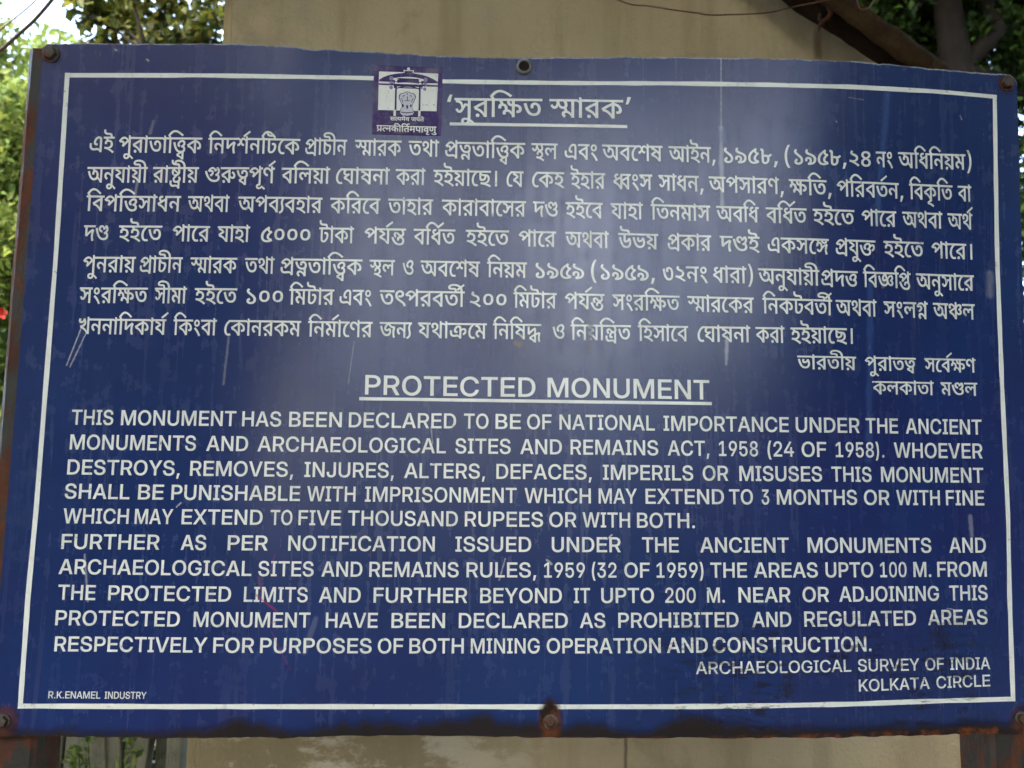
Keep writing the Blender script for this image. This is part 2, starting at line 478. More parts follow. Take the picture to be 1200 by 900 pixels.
# ---------------------------------------------------------------- lettering and outlines of the board, in board metres
GLYPHS = {
 'B630': ((85,484,79,495,100,576,126,655,157,729,227,729,200,611,181,484),),
 'B50': ((536,622,536,546,460,546,460,0,377,0,377,358,395,313,376,340,354,361,336,365,319,355,303,331,233,185,218,162,194,138,165,126,132,124,98,133,74,151,45,194,23,244,88,272,113,219,127,209,147,209,160,217,173,234,214,321,235,351,259,406,281,434,306,445,340,441,362,427,393,396,379,397,377,546,-7,546,-7,622), (198,266,181,373,173,402,154,434,138,451,118,464,28,488,50,571,82,549,145,533,181,516,207,492,225,461,238,421,248,351),),
 'B57': ((-221,-266,-265,-258,-286,-248,-305,-234,-327,-205,-338,-165,-333,-112,-318,-81,-293,-57,-277,-48,-239,-38,-178,-41,-140,-51,-103,-69,-28,-123,72,-221,20,-271,-50,-193,-98,-151,-156,-115,-197,-104,-229,-106,-244,-113,-254,-124,-261,-153,-254,-184,-232,-199,-205,-199,-183,-188,-168,-167,-154,-112,-153,10,-70,10,-70,-83,-74,-120,-83,-160,-98,-197,-123,-230,-144,-247,-171,-259),),
 'B46': ((477,622,477,546,400,546,400,0,317,0,295,46,268,89,237,128,202,162,164,192,123,216,56,242,21,333,171,437,236,474,333,521,318,480,318,546,-7,546,-7,622), (317,461,338,438,227,377,118,302,151,288,201,260,261,207,300,156,322,117,331,95,322,86,317,182), (136,-7,109,-1,96,9,87,24,82,51,87,79,96,94,109,104,136,110,154,108,174,94,183,79,188,52,183,24,174,9,162,-1),),
 'B492': ((229,622,229,546,153,546,153,0,70,0,70,546,-7,546,-7,622,64,622,11,707,75,797,110,834,146,866,206,900,271,916,329,915,397,900,463,869,534,824,655,729,602,674,481,770,409,813,342,835,302,839,271,836,227,820,187,792,150,755,105,696,148,622),),
 'B129': ((748,622,748,546,506,546,506,0,423,0,426,161,423,241,423,546,-7,546,-7,622), (709,266,705,229,698,205,687,184,663,159,641,147,615,141,554,145,558,224,599,224,612,231,622,249,624,288,612,321,592,341,557,356,511,362,437,363,395,369,360,381,331,398,309,421,289,466,282,525,287,573,366,565,362,527,365,494,379,461,398,446,430,439,557,433,595,424,641,401,674,371,693,341,705,305), (286,260,325,254,370,232,399,205,434,160,442,148,437,96,428,52,394,109,366,143,329,174,300,184,270,181,252,164,248,131,257,97,173,83,164,116,161,149,165,183,176,209,193,230,223,248,249,256), (150,458,188,454,221,443,248,424,279,384,293,350,301,311,304,262,298,211,216,208,222,260,215,325,199,361,188,373,173,380,142,380,124,366,118,339,124,300,40,287,32,328,31,359,35,381,46,407,63,428,92,446,116,454), (89,403,91,459,79,507,54,545,22,571,118,583,148,547,167,505,175,460,173,410,170,398),),
 'B35': ((316,47,260,54,210,72,165,104,125,152,89,216,58,299,17,461,98,480,140,312,176,224,189,201,219,165,252,142,289,130,322,129,356,136,382,150,402,171,415,197,426,240,428,277,424,324,413,363,396,393,373,412,355,418,339,418,314,406,302,385,301,350,308,315,231,300,220,340,216,381,222,423,234,445,259,471,291,487,327,495,360,494,399,485,416,477,447,455,472,425,498,369,511,299,508,226,491,160,459,106,428,78,390,58,367,52), (554,622,554,546,-7,546,-7,622),),
 'B441': ((387,295,345,301,325,308,292,332,265,366,244,410,235,436,249,438,238,377,222,340,208,321,190,306,156,295,115,298,80,314,50,351,20,415,85,443,101,404,116,386,138,378,157,383,173,400,185,431,194,479,197,547,275,547,293,466,305,432,320,405,339,385,354,377,379,372,397,375,411,382,424,403,429,434,426,467,410,511,368,571,453,587,484,538,506,482,512,431,507,384,492,346,467,317,432,300), (777,622,777,546,701,546,701,0,618,0,618,546,-11,546,-11,622), (428,225,425,251,418,271,400,295,379,313,456,340,477,318,494,290,504,256,506,225), (458,235,507,228,551,208,590,176,627,133,665,81,628,26,598,71,555,119,512,150,480,161,451,158,441,151,432,136,430,116,437,96,470,62,418,1,375,44,353,82,346,111,347,147,357,181,367,195,392,217,423,231),),
 'B54': ((229,622,229,546,153,546,153,0,70,0,70,486,51,516,31,536,15,543,-7,546,-7,622,15,622,36,614,55,598,73,574,70,688,135,688,152,622),),
 'B20': ((645,622,645,546,396,546,397,0,313,0,264,89,234,128,200,162,163,192,123,216,56,242,21,333,170,437,265,490,329,519,314,476,314,546,-7,546,-7,622), (313,456,331,433,218,371,118,302,167,280,199,260,257,209,295,159,316,121,326,100,318,86,314,180), (605,283,601,244,595,220,585,198,561,172,539,161,512,155,446,159,449,236,486,234,509,245,521,273,521,310,509,348,499,365,471,396,433,420,386,437,386,515,433,503,476,484,516,458,549,427,576,390,594,350),),
 'B631': ((223,729,229,718,212,653,187,574,151,484,81,484,111,620,126,729),),
 'B16': ((404,628,448,623,480,608,506,583,522,543,528,475,528,0,447,0,432,38,419,58,401,73,378,80,329,81,254,70,207,67,172,70,137,79,103,97,74,124,51,164,41,197,35,270,46,358,127,347,118,278,121,225,132,188,152,165,178,152,218,147,261,149,325,160,370,160,407,147,445,113,444,487,440,522,428,542,415,549,388,551,355,536,317,496,300,466,288,435,282,395,287,369,294,359,306,351,352,351,358,275,304,268,271,273,256,279,230,298,219,311,210,327,201,365,200,405,209,455,229,504,258,549,295,587,323,606,370,625),),
 'B10': ((271,622,268,648,260,669,248,685,239,691,214,697,140,699,91,708,53,724,25,748,6,778,-4,815,-8,864,-3,912,76,906,73,858,78,825,88,806,108,788,143,777,259,770,289,760,313,743,333,717,341,695,350,622), (196,497,265,487,301,471,341,434,365,388,376,339,375,290,369,261,345,212,327,192,282,161,229,142,199,137,213,160,269,136,359,81,433,21,379,-38,298,29,218,81,133,119,35,147,49,219,92,208,132,204,170,204,205,209,233,219,255,233,272,251,283,271,292,320,283,371,276,384,256,405,216,421,191,421,167,417,142,400,134,386,132,369,139,332,59,318,50,363,49,397,55,421,67,443,84,462,119,483,163,495), (119,459,108,496,94,516,62,540,34,551,75,587,109,575,156,550,186,520,198,494,204,462), (429,622,429,546,-7,546,-7,622),),
 'B40': ((575,622,575,546,498,546,498,0,415,0,415,422,427,370,375,451,328,507,292,536,274,544,245,551,203,546,173,532,135,500,88,440,79,446,112,464,155,471,193,462,215,447,231,426,239,397,238,358,223,315,210,326,224,346,262,393,361,498,411,441,201,217,138,273,175,307,173,288,141,275,162,302,174,332,173,369,162,390,151,398,129,403,108,400,83,390,9,456,65,531,105,576,148,608,178,621,211,628,245,628,275,623,314,607,352,579,402,523,429,488,420,478,415,555,415,687,480,687,497,622),),
 'B344': ((390,522,413,521,453,510,484,490,496,475,512,441,518,398,511,349,498,320,480,294,445,259,375,210,335,279,395,318,425,352,434,380,434,405,430,422,417,439,387,447,354,441,316,418,288,387,276,360,277,335,289,322,311,318,294,240,254,248,239,254,215,273,200,298,192,342,198,383,209,409,233,446,255,467,291,494,319,508,361,520), (523,157,521,129,505,80,474,43,431,17,376,5,323,4,259,16,219,33,182,58,147,91,101,159,73,218,48,288,17,416,98,434,132,300,172,200,203,151,220,132,256,103,296,86,342,80,384,87,420,106,434,129,438,144,438,173,433,196,422,217,406,235,371,258,449,302,483,268,509,227,519,194), (573,622,573,546,-7,546,-7,622), (462,83,462,-253,379,-253,334,-204,289,-169,253,-150,196,-133,163,-52,260,11,380,74), (379,3,310,-35,235,-85,240,-75,301,-101,344,-131,380,-169),),
 'B55': ((229,622,229,546,153,546,153,0,70,0,70,546,-7,546,-7,622,64,622,11,706,53,776,112,850,162,890,216,913,256,917,287,915,344,900,400,869,460,823,564,726,510,673,415,766,353,813,324,828,295,836,264,839,226,832,192,812,160,782,131,743,104,697,148,622),),
 'B39': ((481,622,481,546,405,546,405,0,322,0,322,265,335,212,279,285,228,328,198,341,177,343,157,340,141,332,128,319,120,301,117,279,120,255,129,234,143,216,181,187,135,113,88,150,50,199,36,238,31,283,38,333,49,360,66,382,98,406,123,416,149,421,190,420,239,402,286,370,341,311,325,309,322,546,-7,546,-7,622),),
 'B37': ((476,622,476,546,142,546,142,250,121,272,171,333,250,406,343,470,363,480,430,419,399,322,388,236,392,130,417,11,336,-8,315,82,307,146,304,212,308,277,321,345,346,407,380,406,310,357,241,298,177,230,132,173,59,209,59,546,-7,546,-7,622),),
 'B48': ((535,622,535,546,459,546,459,0,376,0,376,536,379,553,376,687,441,687,458,622), (268,629,302,624,341,603,373,571,398,534,397,439,376,477,352,508,327,532,301,546,276,551,257,548,234,531,223,512,218,487,218,455,232,416,251,396,263,389,313,378,303,294,248,306,207,330,180,366,168,397,161,432,162,514,169,549,181,576,196,598,214,613,235,623), (55,629,83,626,110,618,133,604,153,584,168,557,179,523,185,482,185,441,171,376,148,337,126,317,98,302,42,294,34,377,71,383,104,403,121,433,126,466,123,496,114,520,90,543,53,551,-1,543,-11,621),),
 'B131': ((-221,709,41,916,86,860,-172,647),),
 'B520': ((682,622,682,546,374,546,375,164,378,135,388,112,406,102,434,100,455,106,473,118,499,145,520,180,542,246,547,300,541,333,532,345,518,353,493,356,458,351,446,427,486,435,531,436,559,431,592,414,608,398,625,366,632,324,632,291,621,221,597,154,565,103,520,57,484,35,442,25,383,26,345,40,324,57,307,82,296,112,293,139,291,546,216,546,216,622), (523,622,519,649,512,669,494,686,473,691,386,692,331,699,291,713,260,734,238,761,222,810,218,857,223,906,301,897,299,848,304,814,318,789,339,774,380,764,492,758,563,741,583,713,592,691,601,622), (229,622,229,546,153,546,153,0,70,0,70,546,-7,546,-7,622,64,622,11,706,53,776,113,850,165,890,222,913,285,916,342,906,378,891,415,870,473,826,563,741,508,700,425,774,359,820,327,833,295,840,258,841,231,835,206,823,172,796,142,759,104,697,148,622),),
 'B61': ((297,622,297,546,268,546,237,520,196,473,160,416,140,365,130,329,122,249,124,201,130,162,141,131,154,108,180,85,211,75,245,76,277,86,310,15,274,2,247,-3,215,-5,173,0,137,14,105,38,68,90,45,162,38,220,38,281,52,366,71,417,94,463,139,523,173,556,210,585,175,550,121,546,-7,546,-7,622),),
 'B224': ((607,622,607,546,531,546,531,67,448,67,448,422,460,370,398,464,352,516,325,536,297,547,268,551,236,546,206,532,177,509,120,440,112,446,145,464,188,471,226,462,247,447,264,426,272,397,271,358,256,315,242,326,257,346,295,393,393,498,443,441,233,217,171,273,208,307,205,288,174,275,195,302,207,332,206,369,195,390,184,398,162,403,141,400,115,390,42,456,97,531,138,576,180,608,211,621,244,628,278,628,308,623,347,607,385,579,435,523,461,488,452,478,448,555,448,687,512,687,530,622), (531,-43,450,-43,439,-15,426,8,408,24,385,34,342,37,255,25,187,23,139,32,105,47,69,81,44,132,37,165,35,203,42,279,123,268,117,204,124,153,138,127,152,115,168,107,198,100,226,100,324,113,374,113,413,99,448,65,448,94,531,87),),
 'B25': ((459,622,459,546,152,546,149,441,152,164,155,135,165,112,176,104,191,100,222,103,242,112,268,135,289,165,307,203,320,244,326,295,321,322,308,337,295,342,254,346,226,353,194,371,166,399,143,438,148,531,185,473,201,455,228,436,260,425,344,416,380,397,392,383,404,359,410,329,410,291,400,222,375,156,342,103,298,57,261,35,219,25,160,26,123,40,102,57,84,82,74,112,70,139,69,546,-7,546,-7,622),),
 'B56': ((229,546,153,546,153,0,70,0,70,546,-7,546,-7,622,70,622,56,690,32,744,11,773,-14,796,-58,821,-92,833,-148,842,-207,844,-267,838,-306,824,-318,815,-326,797,-325,779,-314,768,-285,763,-167,760,-133,750,-101,725,-90,709,-80,680,-73,615,-151,615,-158,665,-166,676,-180,686,-200,690,-320,694,-358,705,-379,718,-396,738,-407,770,-406,809,-399,828,-388,847,-353,880,-329,893,-267,911,-186,917,-127,914,-74,905,-25,890,18,869,56,842,88,809,113,771,133,727,146,677,153,622,229,622),),
 'B36': ((528,622,528,546,451,546,451,0,368,0,312,85,281,123,247,156,209,185,167,209,93,236,69,326,116,302,192,278,253,243,286,216,314,187,371,107,368,688,433,688,450,622), (165,625,204,621,237,611,265,593,287,571,303,544,314,513,320,480,318,431,302,377,268,333,221,300,165,279,134,273,99,281,69,326,147,346,177,361,211,389,226,411,235,436,238,479,231,505,219,527,189,545,154,548,129,539,114,515,114,487,122,468,147,440,86,388,54,425,41,448,30,484,30,517,35,542,45,565,68,594,90,609,117,619),),
 'B341': ((304,176,253,181,205,195,162,219,122,255,87,303,55,365,17,486,97,506,137,387,159,342,184,307,228,271,263,258,303,254,343,259,358,264,382,283,396,308,403,337,403,368,398,395,387,419,370,436,348,445,321,444,303,433,294,418,293,397,298,365,220,351,209,416,212,442,225,473,240,490,268,508,303,518,329,520,387,511,418,495,443,474,470,433,481,401,487,368,484,312,468,261,450,232,409,199,372,184), (533,622,533,546,-7,546,-7,622), (204,143,252,136,295,116,335,84,373,42,410,-9,379,-77,340,-18,297,30,251,60,216,67,195,63,185,56,174,40,172,26,181,-6,218,-43,166,-105,119,-61,98,-25,89,7,88,43,98,81,110,101,135,124,168,138), (447,-84,364,-84,367,203,447,265),),
 'B437': ((387,301,344,306,325,313,292,335,265,367,244,410,235,436,249,438,238,377,222,340,208,321,190,306,156,295,115,298,80,314,50,351,20,415,85,443,101,404,116,386,138,378,157,383,173,400,185,431,194,479,197,547,275,547,293,466,305,432,320,405,339,385,354,377,379,372,397,375,411,382,424,403,429,434,426,467,410,511,368,571,453,587,484,538,506,482,512,431,507,382,492,346,467,321,432,306), (568,622,568,546,-7,546,-7,622), (353,323,387,321,417,314,441,303,470,281,485,263,500,233,508,202,511,172,504,123,494,103,474,77,426,44,389,30,348,20,358,55,373,51,474,14,565,-35,522,-98,441,-49,367,-15,291,10,207,30,221,101,299,87,361,90,393,102,404,111,419,132,428,173,421,214,401,242,370,255,340,254,326,247,316,236,309,208,315,171,236,159,227,195,226,234,232,257,243,277,258,294,289,312,326,321),),
 'B47': ((585,622,585,546,509,546,509,0,426,0,426,346,440,313,415,347,393,365,377,371,361,370,346,364,335,353,326,325,327,272,255,271,245,319,236,339,220,361,199,376,182,380,166,380,148,375,130,359,120,336,117,315,122,282,135,254,145,243,168,222,205,200,167,124,110,160,75,194,56,220,42,250,32,300,32,336,38,367,49,394,65,417,85,435,123,452,165,458,196,455,225,446,250,430,273,408,293,380,278,379,286,405,299,424,325,442,344,447,364,448,392,440,425,418,441,402,429,393,426,546,-7,546,-7,622),),
 'B42': ((477,622,477,546,400,546,400,0,317,0,295,46,268,89,237,128,202,162,164,192,123,216,56,242,21,333,171,437,236,474,333,521,318,480,318,546,-7,546,-7,622), (317,461,338,438,227,377,118,302,151,288,201,260,261,207,300,156,322,117,331,95,322,86,317,182),),
 'B6': ((121,315,178,262,244,180,300,87,347,-14,277,-42,231,47,179,127,118,200,64,251), (60,484,66,532,77,559,92,581,110,599,133,612,158,619,185,622,212,619,237,612,259,599,278,581,292,559,302,532,308,484,302,435,292,408,278,386,259,368,237,355,212,347,185,345,158,347,133,355,110,368,92,386,77,408,66,435), (131,484,133,457,140,437,152,423,167,414,194,412,210,418,223,429,233,447,238,484,233,520,223,537,202,552,176,555,152,544,136,520),),
 'B8': ((718,622,718,546,642,546,642,0,559,0,538,45,513,85,472,135,429,177,460,245,515,191,535,165,562,118,559,546,-7,546,-7,622), (300,91,253,96,209,112,168,139,130,180,95,235,63,306,20,446,100,466,143,326,165,274,190,233,231,192,263,177,298,172,325,175,349,183,367,197,388,225,398,247,405,285,404,320,398,358,387,388,370,409,349,420,324,419,308,409,300,391,299,361,306,329,228,314,219,345,214,380,217,415,225,440,237,459,263,481,294,493,328,497,384,488,414,471,440,448,468,400,484,340,487,271,474,210,447,157,404,118,368,101), (260,459,249,496,234,516,202,540,174,551,215,587,250,575,296,550,326,520,338,494,344,462),),
 'B49': ((506,622,506,546,430,546,430,0,347,0,302,62,268,97,231,129,152,178,109,195,65,207,31,297,176,400,213,422,246,430,272,371,181,313,126,272,191,244,255,201,314,146,350,97,347,325,351,368,347,546,-7,546,-7,622), (54,560,117,540,209,493,284,441,342,391,382,351,360,270,303,332,221,397,134,448,28,492),),
 'B9': ((718,622,718,546,642,546,642,0,559,0,538,45,513,85,472,135,429,177,460,245,515,191,535,165,562,118,559,546,-7,546,-7,622), (300,91,253,96,209,112,168,139,130,180,95,235,63,306,20,446,100,466,143,326,165,274,190,233,231,192,263,177,298,172,325,175,349,183,367,197,388,225,398,248,405,285,404,320,398,358,387,388,370,409,349,420,324,419,308,409,300,391,299,361,306,329,228,314,219,345,214,380,217,415,225,440,237,459,263,481,295,493,329,497,384,488,414,471,440,448,468,400,484,340,487,294,484,251,467,191,434,143,404,118,368,101), (260,459,249,496,234,516,202,540,174,551,215,587,250,575,296,550,326,520,338,494,344,462), (939,622,939,546,863,546,863,0,780,0,780,477,762,510,742,534,727,543,704,546,704,622,725,621,747,613,766,594,783,568,780,688,845,688,862,622),),
 'B597': ((196,122,203,111,186,46,157,-45,127,-119,56,-119,83,5,100,122),),
 'B76': ((229,0,174,6,131,24,101,53,91,69,79,106,79,143,82,160,95,189,130,224,176,250,212,170,179,153,167,138,168,111,175,98,188,88,205,82,227,80,273,89,286,96,306,117,321,160,318,213,310,235,292,267,250,311,118,428,93,460,83,481,75,515,79,559,93,590,122,631,192,591,171,559,164,543,164,517,173,495,205,462,305,377,349,333,387,275,402,230,407,179,403,137,392,101,374,69,351,42,305,14,269,4),),
 'B84': ((145,317,189,311,226,293,253,266,271,230,277,188,272,141,257,103,224,61,227,78,251,83,291,99,307,110,333,138,342,155,352,193,349,250,342,273,330,294,311,315,285,336,249,356,115,417,73,444,53,464,36,495,31,541,40,581,69,632,140,598,122,564,119,547,121,523,135,505,176,480,310,419,346,396,387,361,406,338,426,303,436,268,440,220,436,175,426,136,409,102,386,73,342,40,288,17,226,4,135,0,117,74,144,87,166,103,188,136,195,163,195,188,184,223,173,235,156,241,126,237,112,224,106,204,107,178,114,151,35,135,26,171,22,209,24,234,31,255,43,275,59,291,79,304,103,312),),
 'B80': ((249,0,202,4,159,17,121,39,89,68,64,106,46,152,37,206,38,270,49,333,59,362,72,390,105,444,147,493,196,540,311,629,358,577,347,560,338,535,337,506,342,487,353,472,368,462,387,456,408,457,444,398,383,345,346,298,328,253,324,218,326,197,338,169,353,156,374,149,411,150,446,57,392,29,355,15,316,5), (258,76,312,82,366,102,371,87,323,96,287,115,261,144,246,178,241,218,243,249,249,278,266,318,303,371,358,427,367,394,319,408,301,420,282,443,270,468,267,494,269,517,278,543,312,529,228,461,180,404,155,364,137,322,123,254,126,186,134,151,149,124,168,104,191,90,216,81),),
 'B83': ((198,0,159,4,123,20,93,51,78,83,71,150,70,491,67,512,60,526,48,534,23,540,32,624,69,620,98,610,121,596,141,569,150,542,153,515,154,365,187,374,219,377,300,364,331,365,360,380,386,420,458,382,434,335,403,306,360,290,336,289,315,294,336,317,352,291,361,260,364,186,350,118,332,80,296,36,250,9), (203,76,230,83,256,109,270,142,279,196,278,241,271,267,254,288,222,299,183,295,154,284,157,114,172,86,185,79),),
 'B593': ((231,-133,188,-53,170,-11,140,80,128,128,120,176,109,277,109,382,113,433,128,531,140,579,170,670,208,753,231,792,315,792,273,710,256,667,227,576,208,480,197,330,208,179,227,83,256,-8,274,-51,316,-133),),
 'B77': ((91,537,101,582,130,631,199,595,184,570,178,551,179,535,188,522,304,468,343,441,368,410,383,374,388,333,381,281,360,239,326,207,280,184,224,171,203,174,224,189,282,163,366,110,438,51,385,-7,304,61,227,113,143,151,45,182,59,254,137,238,172,236,223,240,260,252,274,262,293,285,303,313,300,354,284,380,254,402,160,442,127,462,101,492,92,518),),
 'B79': ((232,0,168,7,141,17,95,46,63,88,53,111,46,166,47,189,57,231,78,267,109,298,175,338,174,310,109,357,90,377,68,409,56,446,54,473,57,504,67,533,94,572,134,601,169,615,231,622,301,614,336,600,375,570,398,532,407,506,409,479,404,434,394,409,362,368,319,334,296,319,291,339,334,314,384,270,406,234,417,192,418,168,410,108,386,61,369,43,323,15,266,2), (232,76,286,86,309,102,329,139,333,171,328,204,307,241,273,270,234,290,198,274,158,241,141,215,132,168,136,138,155,102,179,86,194,81), (230,365,276,391,299,411,315,434,324,461,320,495,309,516,279,538,249,545,203,542,170,529,148,505,141,479,144,442,155,419,185,391),),
 'B38': ((477,622,477,546,400,546,400,0,317,0,295,46,268,89,237,128,202,162,164,192,123,216,56,242,21,333,139,417,268,491,333,521,317,480,317,622), (317,461,338,438,227,377,118,302,151,288,201,260,261,207,300,156,322,117,331,95,322,86,317,184), (181,629,236,624,228,548,197,551,173,547,157,535,150,517,153,492,163,475,192,454,236,433,183,379,123,418,95,444,72,486,66,525,74,566,98,601,116,614,139,624),),
 'B70': ((499,622,499,546,423,546,423,0,340,0,285,76,215,138,176,164,134,185,65,207,31,297,103,352,188,407,113,454,28,492,57,565,69,546,-7,546,-7,622), (340,546,86,546,89,554,153,522,214,481,268,435,273,366,190,315,123,265,122,274,174,252,226,222,260,196,322,133,359,74,345,81,341,117), (133,-10,107,-4,94,6,84,21,79,48,81,67,94,91,115,105,133,107,159,101,172,91,181,76,185,49,183,29,172,6,159,-4),),
 'B44': ((490,622,490,546,414,546,414,0,331,0,331,196,343,143,297,205,266,238,236,260,206,272,175,274,157,268,136,250,129,232,127,196,139,161,166,135,201,113,163,36,138,50,103,76,82,97,51,149,43,180,40,214,43,248,51,277,74,312,106,335,144,348,201,348,240,338,274,318,307,291,349,241,333,238,331,546,-7,546,-7,622), (247,340,245,298,163,326,155,393,145,419,130,441,110,459,82,474,25,490,40,566,64,555,103,547,136,536,164,521,198,493,215,470,234,432,244,388),),
 'B594': ((73,-133,95,-93,133,-8,161,84,172,131,186,229,191,330,180,481,161,577,148,623,115,711,73,792,157,792,180,753,219,670,249,580,260,532,269,483,279,382,279,277,275,226,260,128,249,80,219,-10,180,-94,157,-133),),
 'B45': ((499,622,499,546,423,546,423,0,340,0,285,76,215,138,176,164,134,185,65,207,31,297,103,352,188,407,113,454,28,492,57,565,69,546,-7,546,-7,622), (340,546,86,546,89,554,153,522,214,481,268,435,273,366,190,315,123,265,122,274,174,252,226,222,260,196,322,133,359,74,345,81,341,117),),
 'B430': ((283,610,343,603,391,583,411,568,428,550,450,504,456,477,457,428,452,396,442,367,418,330,399,311,376,294,338,277,297,268,250,267,215,273,183,285,155,303,133,327,109,373,102,410,102,448,107,480,118,509,141,545,160,565,194,588,219,599,258,608), (293,550,257,544,226,527,203,501,189,467,184,428,192,384,216,353,239,341,280,338,305,343,326,353,351,377,371,420,374,475,362,515,334,541), (192,545,239,518,307,470,370,417,407,378,375,318,334,361,268,419,221,453,150,494), (531,622,531,546,370,546,279,566,188,550,-7,546,-7,622), (371,622,368,648,360,669,348,685,339,691,314,697,242,698,188,704,147,718,116,739,94,767,81,802,74,858,79,912,158,906,155,858,160,825,174,800,196,785,236,776,317,775,360,770,389,760,413,743,433,717,441,695,450,622), (298,-11,245,-5,223,3,188,28,175,45,157,83,151,127,159,172,171,200,189,227,237,274,294,316,375,294,287,224,258,193,245,172,238,151,235,120,240,98,256,78,286,66,326,67,359,78,383,95,402,124,406,152,397,173,371,190,424,251,448,236,476,209,491,176,494,150,490,118,479,87,461,58,435,32,404,12,366,-3), (453,-234,372,-234,348,-184,334,-168,316,-158,281,-155,206,-167,162,-168,120,-159,82,-137,52,-101,32,-50,28,18,35,85,116,75,110,19,113,-30,123,-56,145,-80,160,-87,188,-91,270,-79,307,-79,338,-92,370,-126,371,-33,378,43,453,104),),
 'B504': ((229,546,153,546,153,0,70,0,70,546,-7,546,-7,622,70,622,57,690,43,728,15,772,-20,805,-73,833,-129,844,-190,840,-218,832,-237,820,-248,804,-249,785,-244,772,-224,765,-224,759,-322,759,-330,793,-328,813,-319,841,-301,866,-275,887,-241,903,-197,913,-144,917,-82,912,-53,905,1,884,49,852,90,810,107,785,122,757,143,695,153,622,229,622),),
 'B452': ((329,629,354,627,388,618,427,592,453,558,475,510,441,506,499,613,570,624,599,587,622,542,634,491,634,452,627,413,614,379,594,349,571,323,529,288,483,257,443,327,508,373,533,399,542,415,552,450,552,490,539,526,515,556,553,580,486,455,418,452,408,489,388,529,370,545,345,553,315,553,291,545,253,518,212,474,198,481,248,505,274,509,309,507,331,500,357,482,370,467,383,439,386,389,368,337,330,291,267,247,219,321,266,345,293,370,305,397,302,425,290,437,265,443,235,439,204,425,140,485,186,547,233,594,259,611,286,623), (424,30,353,37,288,57,228,91,173,141,122,207,77,292,55,342,16,456,96,478,146,339,203,235,245,185,267,164,315,135,367,117,424,111,473,115,510,127,537,147,546,160,556,190,554,238,542,265,523,289,478,323,555,367,582,343,616,300,638,247,641,185,627,130,595,85,546,52,503,38),),
 'B454': ((643,622,643,546,400,546,400,281,397,243,400,0,317,0,295,46,268,89,237,128,202,162,164,192,123,216,56,242,21,333,171,437,236,474,333,521,318,480,318,546,-7,546,-7,622), (317,461,338,438,227,377,118,302,151,288,201,260,261,207,300,156,322,117,331,95,322,86,317,182), (497,159,448,168,425,180,405,198,387,221,371,252,350,312,388,367,405,299,429,257,451,240,474,233,495,234,512,244,520,256,524,273,523,301,517,325,493,360,452,388,486,460,536,430,576,387,590,362,600,333,606,286,601,243,595,225,577,193,550,171,534,164), (135,-7,109,-1,96,9,87,24,82,52,87,79,96,94,109,104,135,110,161,104,174,94,183,79,188,52,183,24,174,9,161,-1),),
 'B260': ((304,180,252,185,204,198,161,222,121,257,86,304,55,365,17,486,97,506,137,387,159,342,184,307,228,271,263,258,303,254,343,259,358,264,382,283,396,308,403,337,403,368,398,395,387,419,370,436,348,445,321,444,303,433,294,418,293,397,298,365,220,351,209,416,212,442,225,473,240,490,268,508,303,518,329,520,387,511,418,495,443,474,470,433,481,401,487,368,484,312,469,262,450,233,410,202,373,188), (533,622,533,546,-7,546,-7,622), (422,244,422,-84,339,-84,294,-34,247,2,194,28,149,41,116,122,181,166,245,203), (339,181,260,138,193,92,195,99,211,94,274,61,303,39,341,0),),
 'B58': ((-141,-244,-188,-237,-217,-222,-233,-207,-245,-188,-255,-151,-254,-119,-244,-88,-236,-75,-212,-54,-184,-41,-153,-34,-153,10,-70,10,-70,-54,-106,-102,-144,-101,-168,-114,-175,-139,-171,-158,-164,-168,-148,-176,-133,-178,-98,-171,-66,-149,-25,-103,49,-153,128,-219,79,-271,-14,-192,-42,-214,-73,-231,-109,-242),),
 'B34': ((497,622,497,546,421,546,421,0,337,0,337,450,357,394,289,495,257,526,224,544,201,550,172,549,150,540,132,525,120,503,114,477,116,443,127,413,146,389,165,377,226,355,207,267,188,271,134,293,102,313,74,338,52,369,36,405,29,447,29,489,35,524,58,569,91,602,132,622,163,628,195,628,236,620,284,593,316,562,360,505,340,514,337,687,403,687,420,622),),
 'B450': ((297,622,297,546,268,546,237,520,196,473,160,416,140,365,130,329,122,249,124,201,130,162,141,131,154,108,180,85,211,75,245,76,277,86,310,15,247,-3,215,-5,173,0,137,14,105,38,79,71,59,112,45,162,38,220,38,274,46,342,58,384,82,445,113,501,152,552,180,582,227,622),),
 'B23': ((502,622,502,546,425,546,425,0,342,0,292,68,228,122,152,164,85,187,51,267,112,319,189,376,211,346,180,340,141,342,114,349,90,359,62,383,49,403,41,426,39,452,43,492,58,526,82,554,128,594,147,606,214,575,171,546,140,512,126,473,126,447,131,428,150,409,184,401,220,409,257,433,307,372,206,296,126,230,128,255,178,237,226,212,290,162,344,99,342,546,-7,546,-7,622),),
 'B51': ((196,497,265,487,301,471,341,434,365,388,376,339,375,290,369,261,345,212,327,192,282,161,229,142,199,137,213,160,269,136,359,81,433,21,379,-38,298,29,218,81,133,119,35,147,49,219,92,208,132,204,170,204,205,209,233,219,255,233,272,251,283,271,292,320,283,371,276,384,256,405,216,421,191,421,167,417,142,400,134,386,132,369,139,332,59,318,50,363,49,397,55,421,67,443,84,462,119,483,163,495), (119,459,108,496,94,516,62,540,34,551,75,587,109,575,156,550,186,520,198,494,204,462), (429,622,429,546,-7,546,-7,622),),
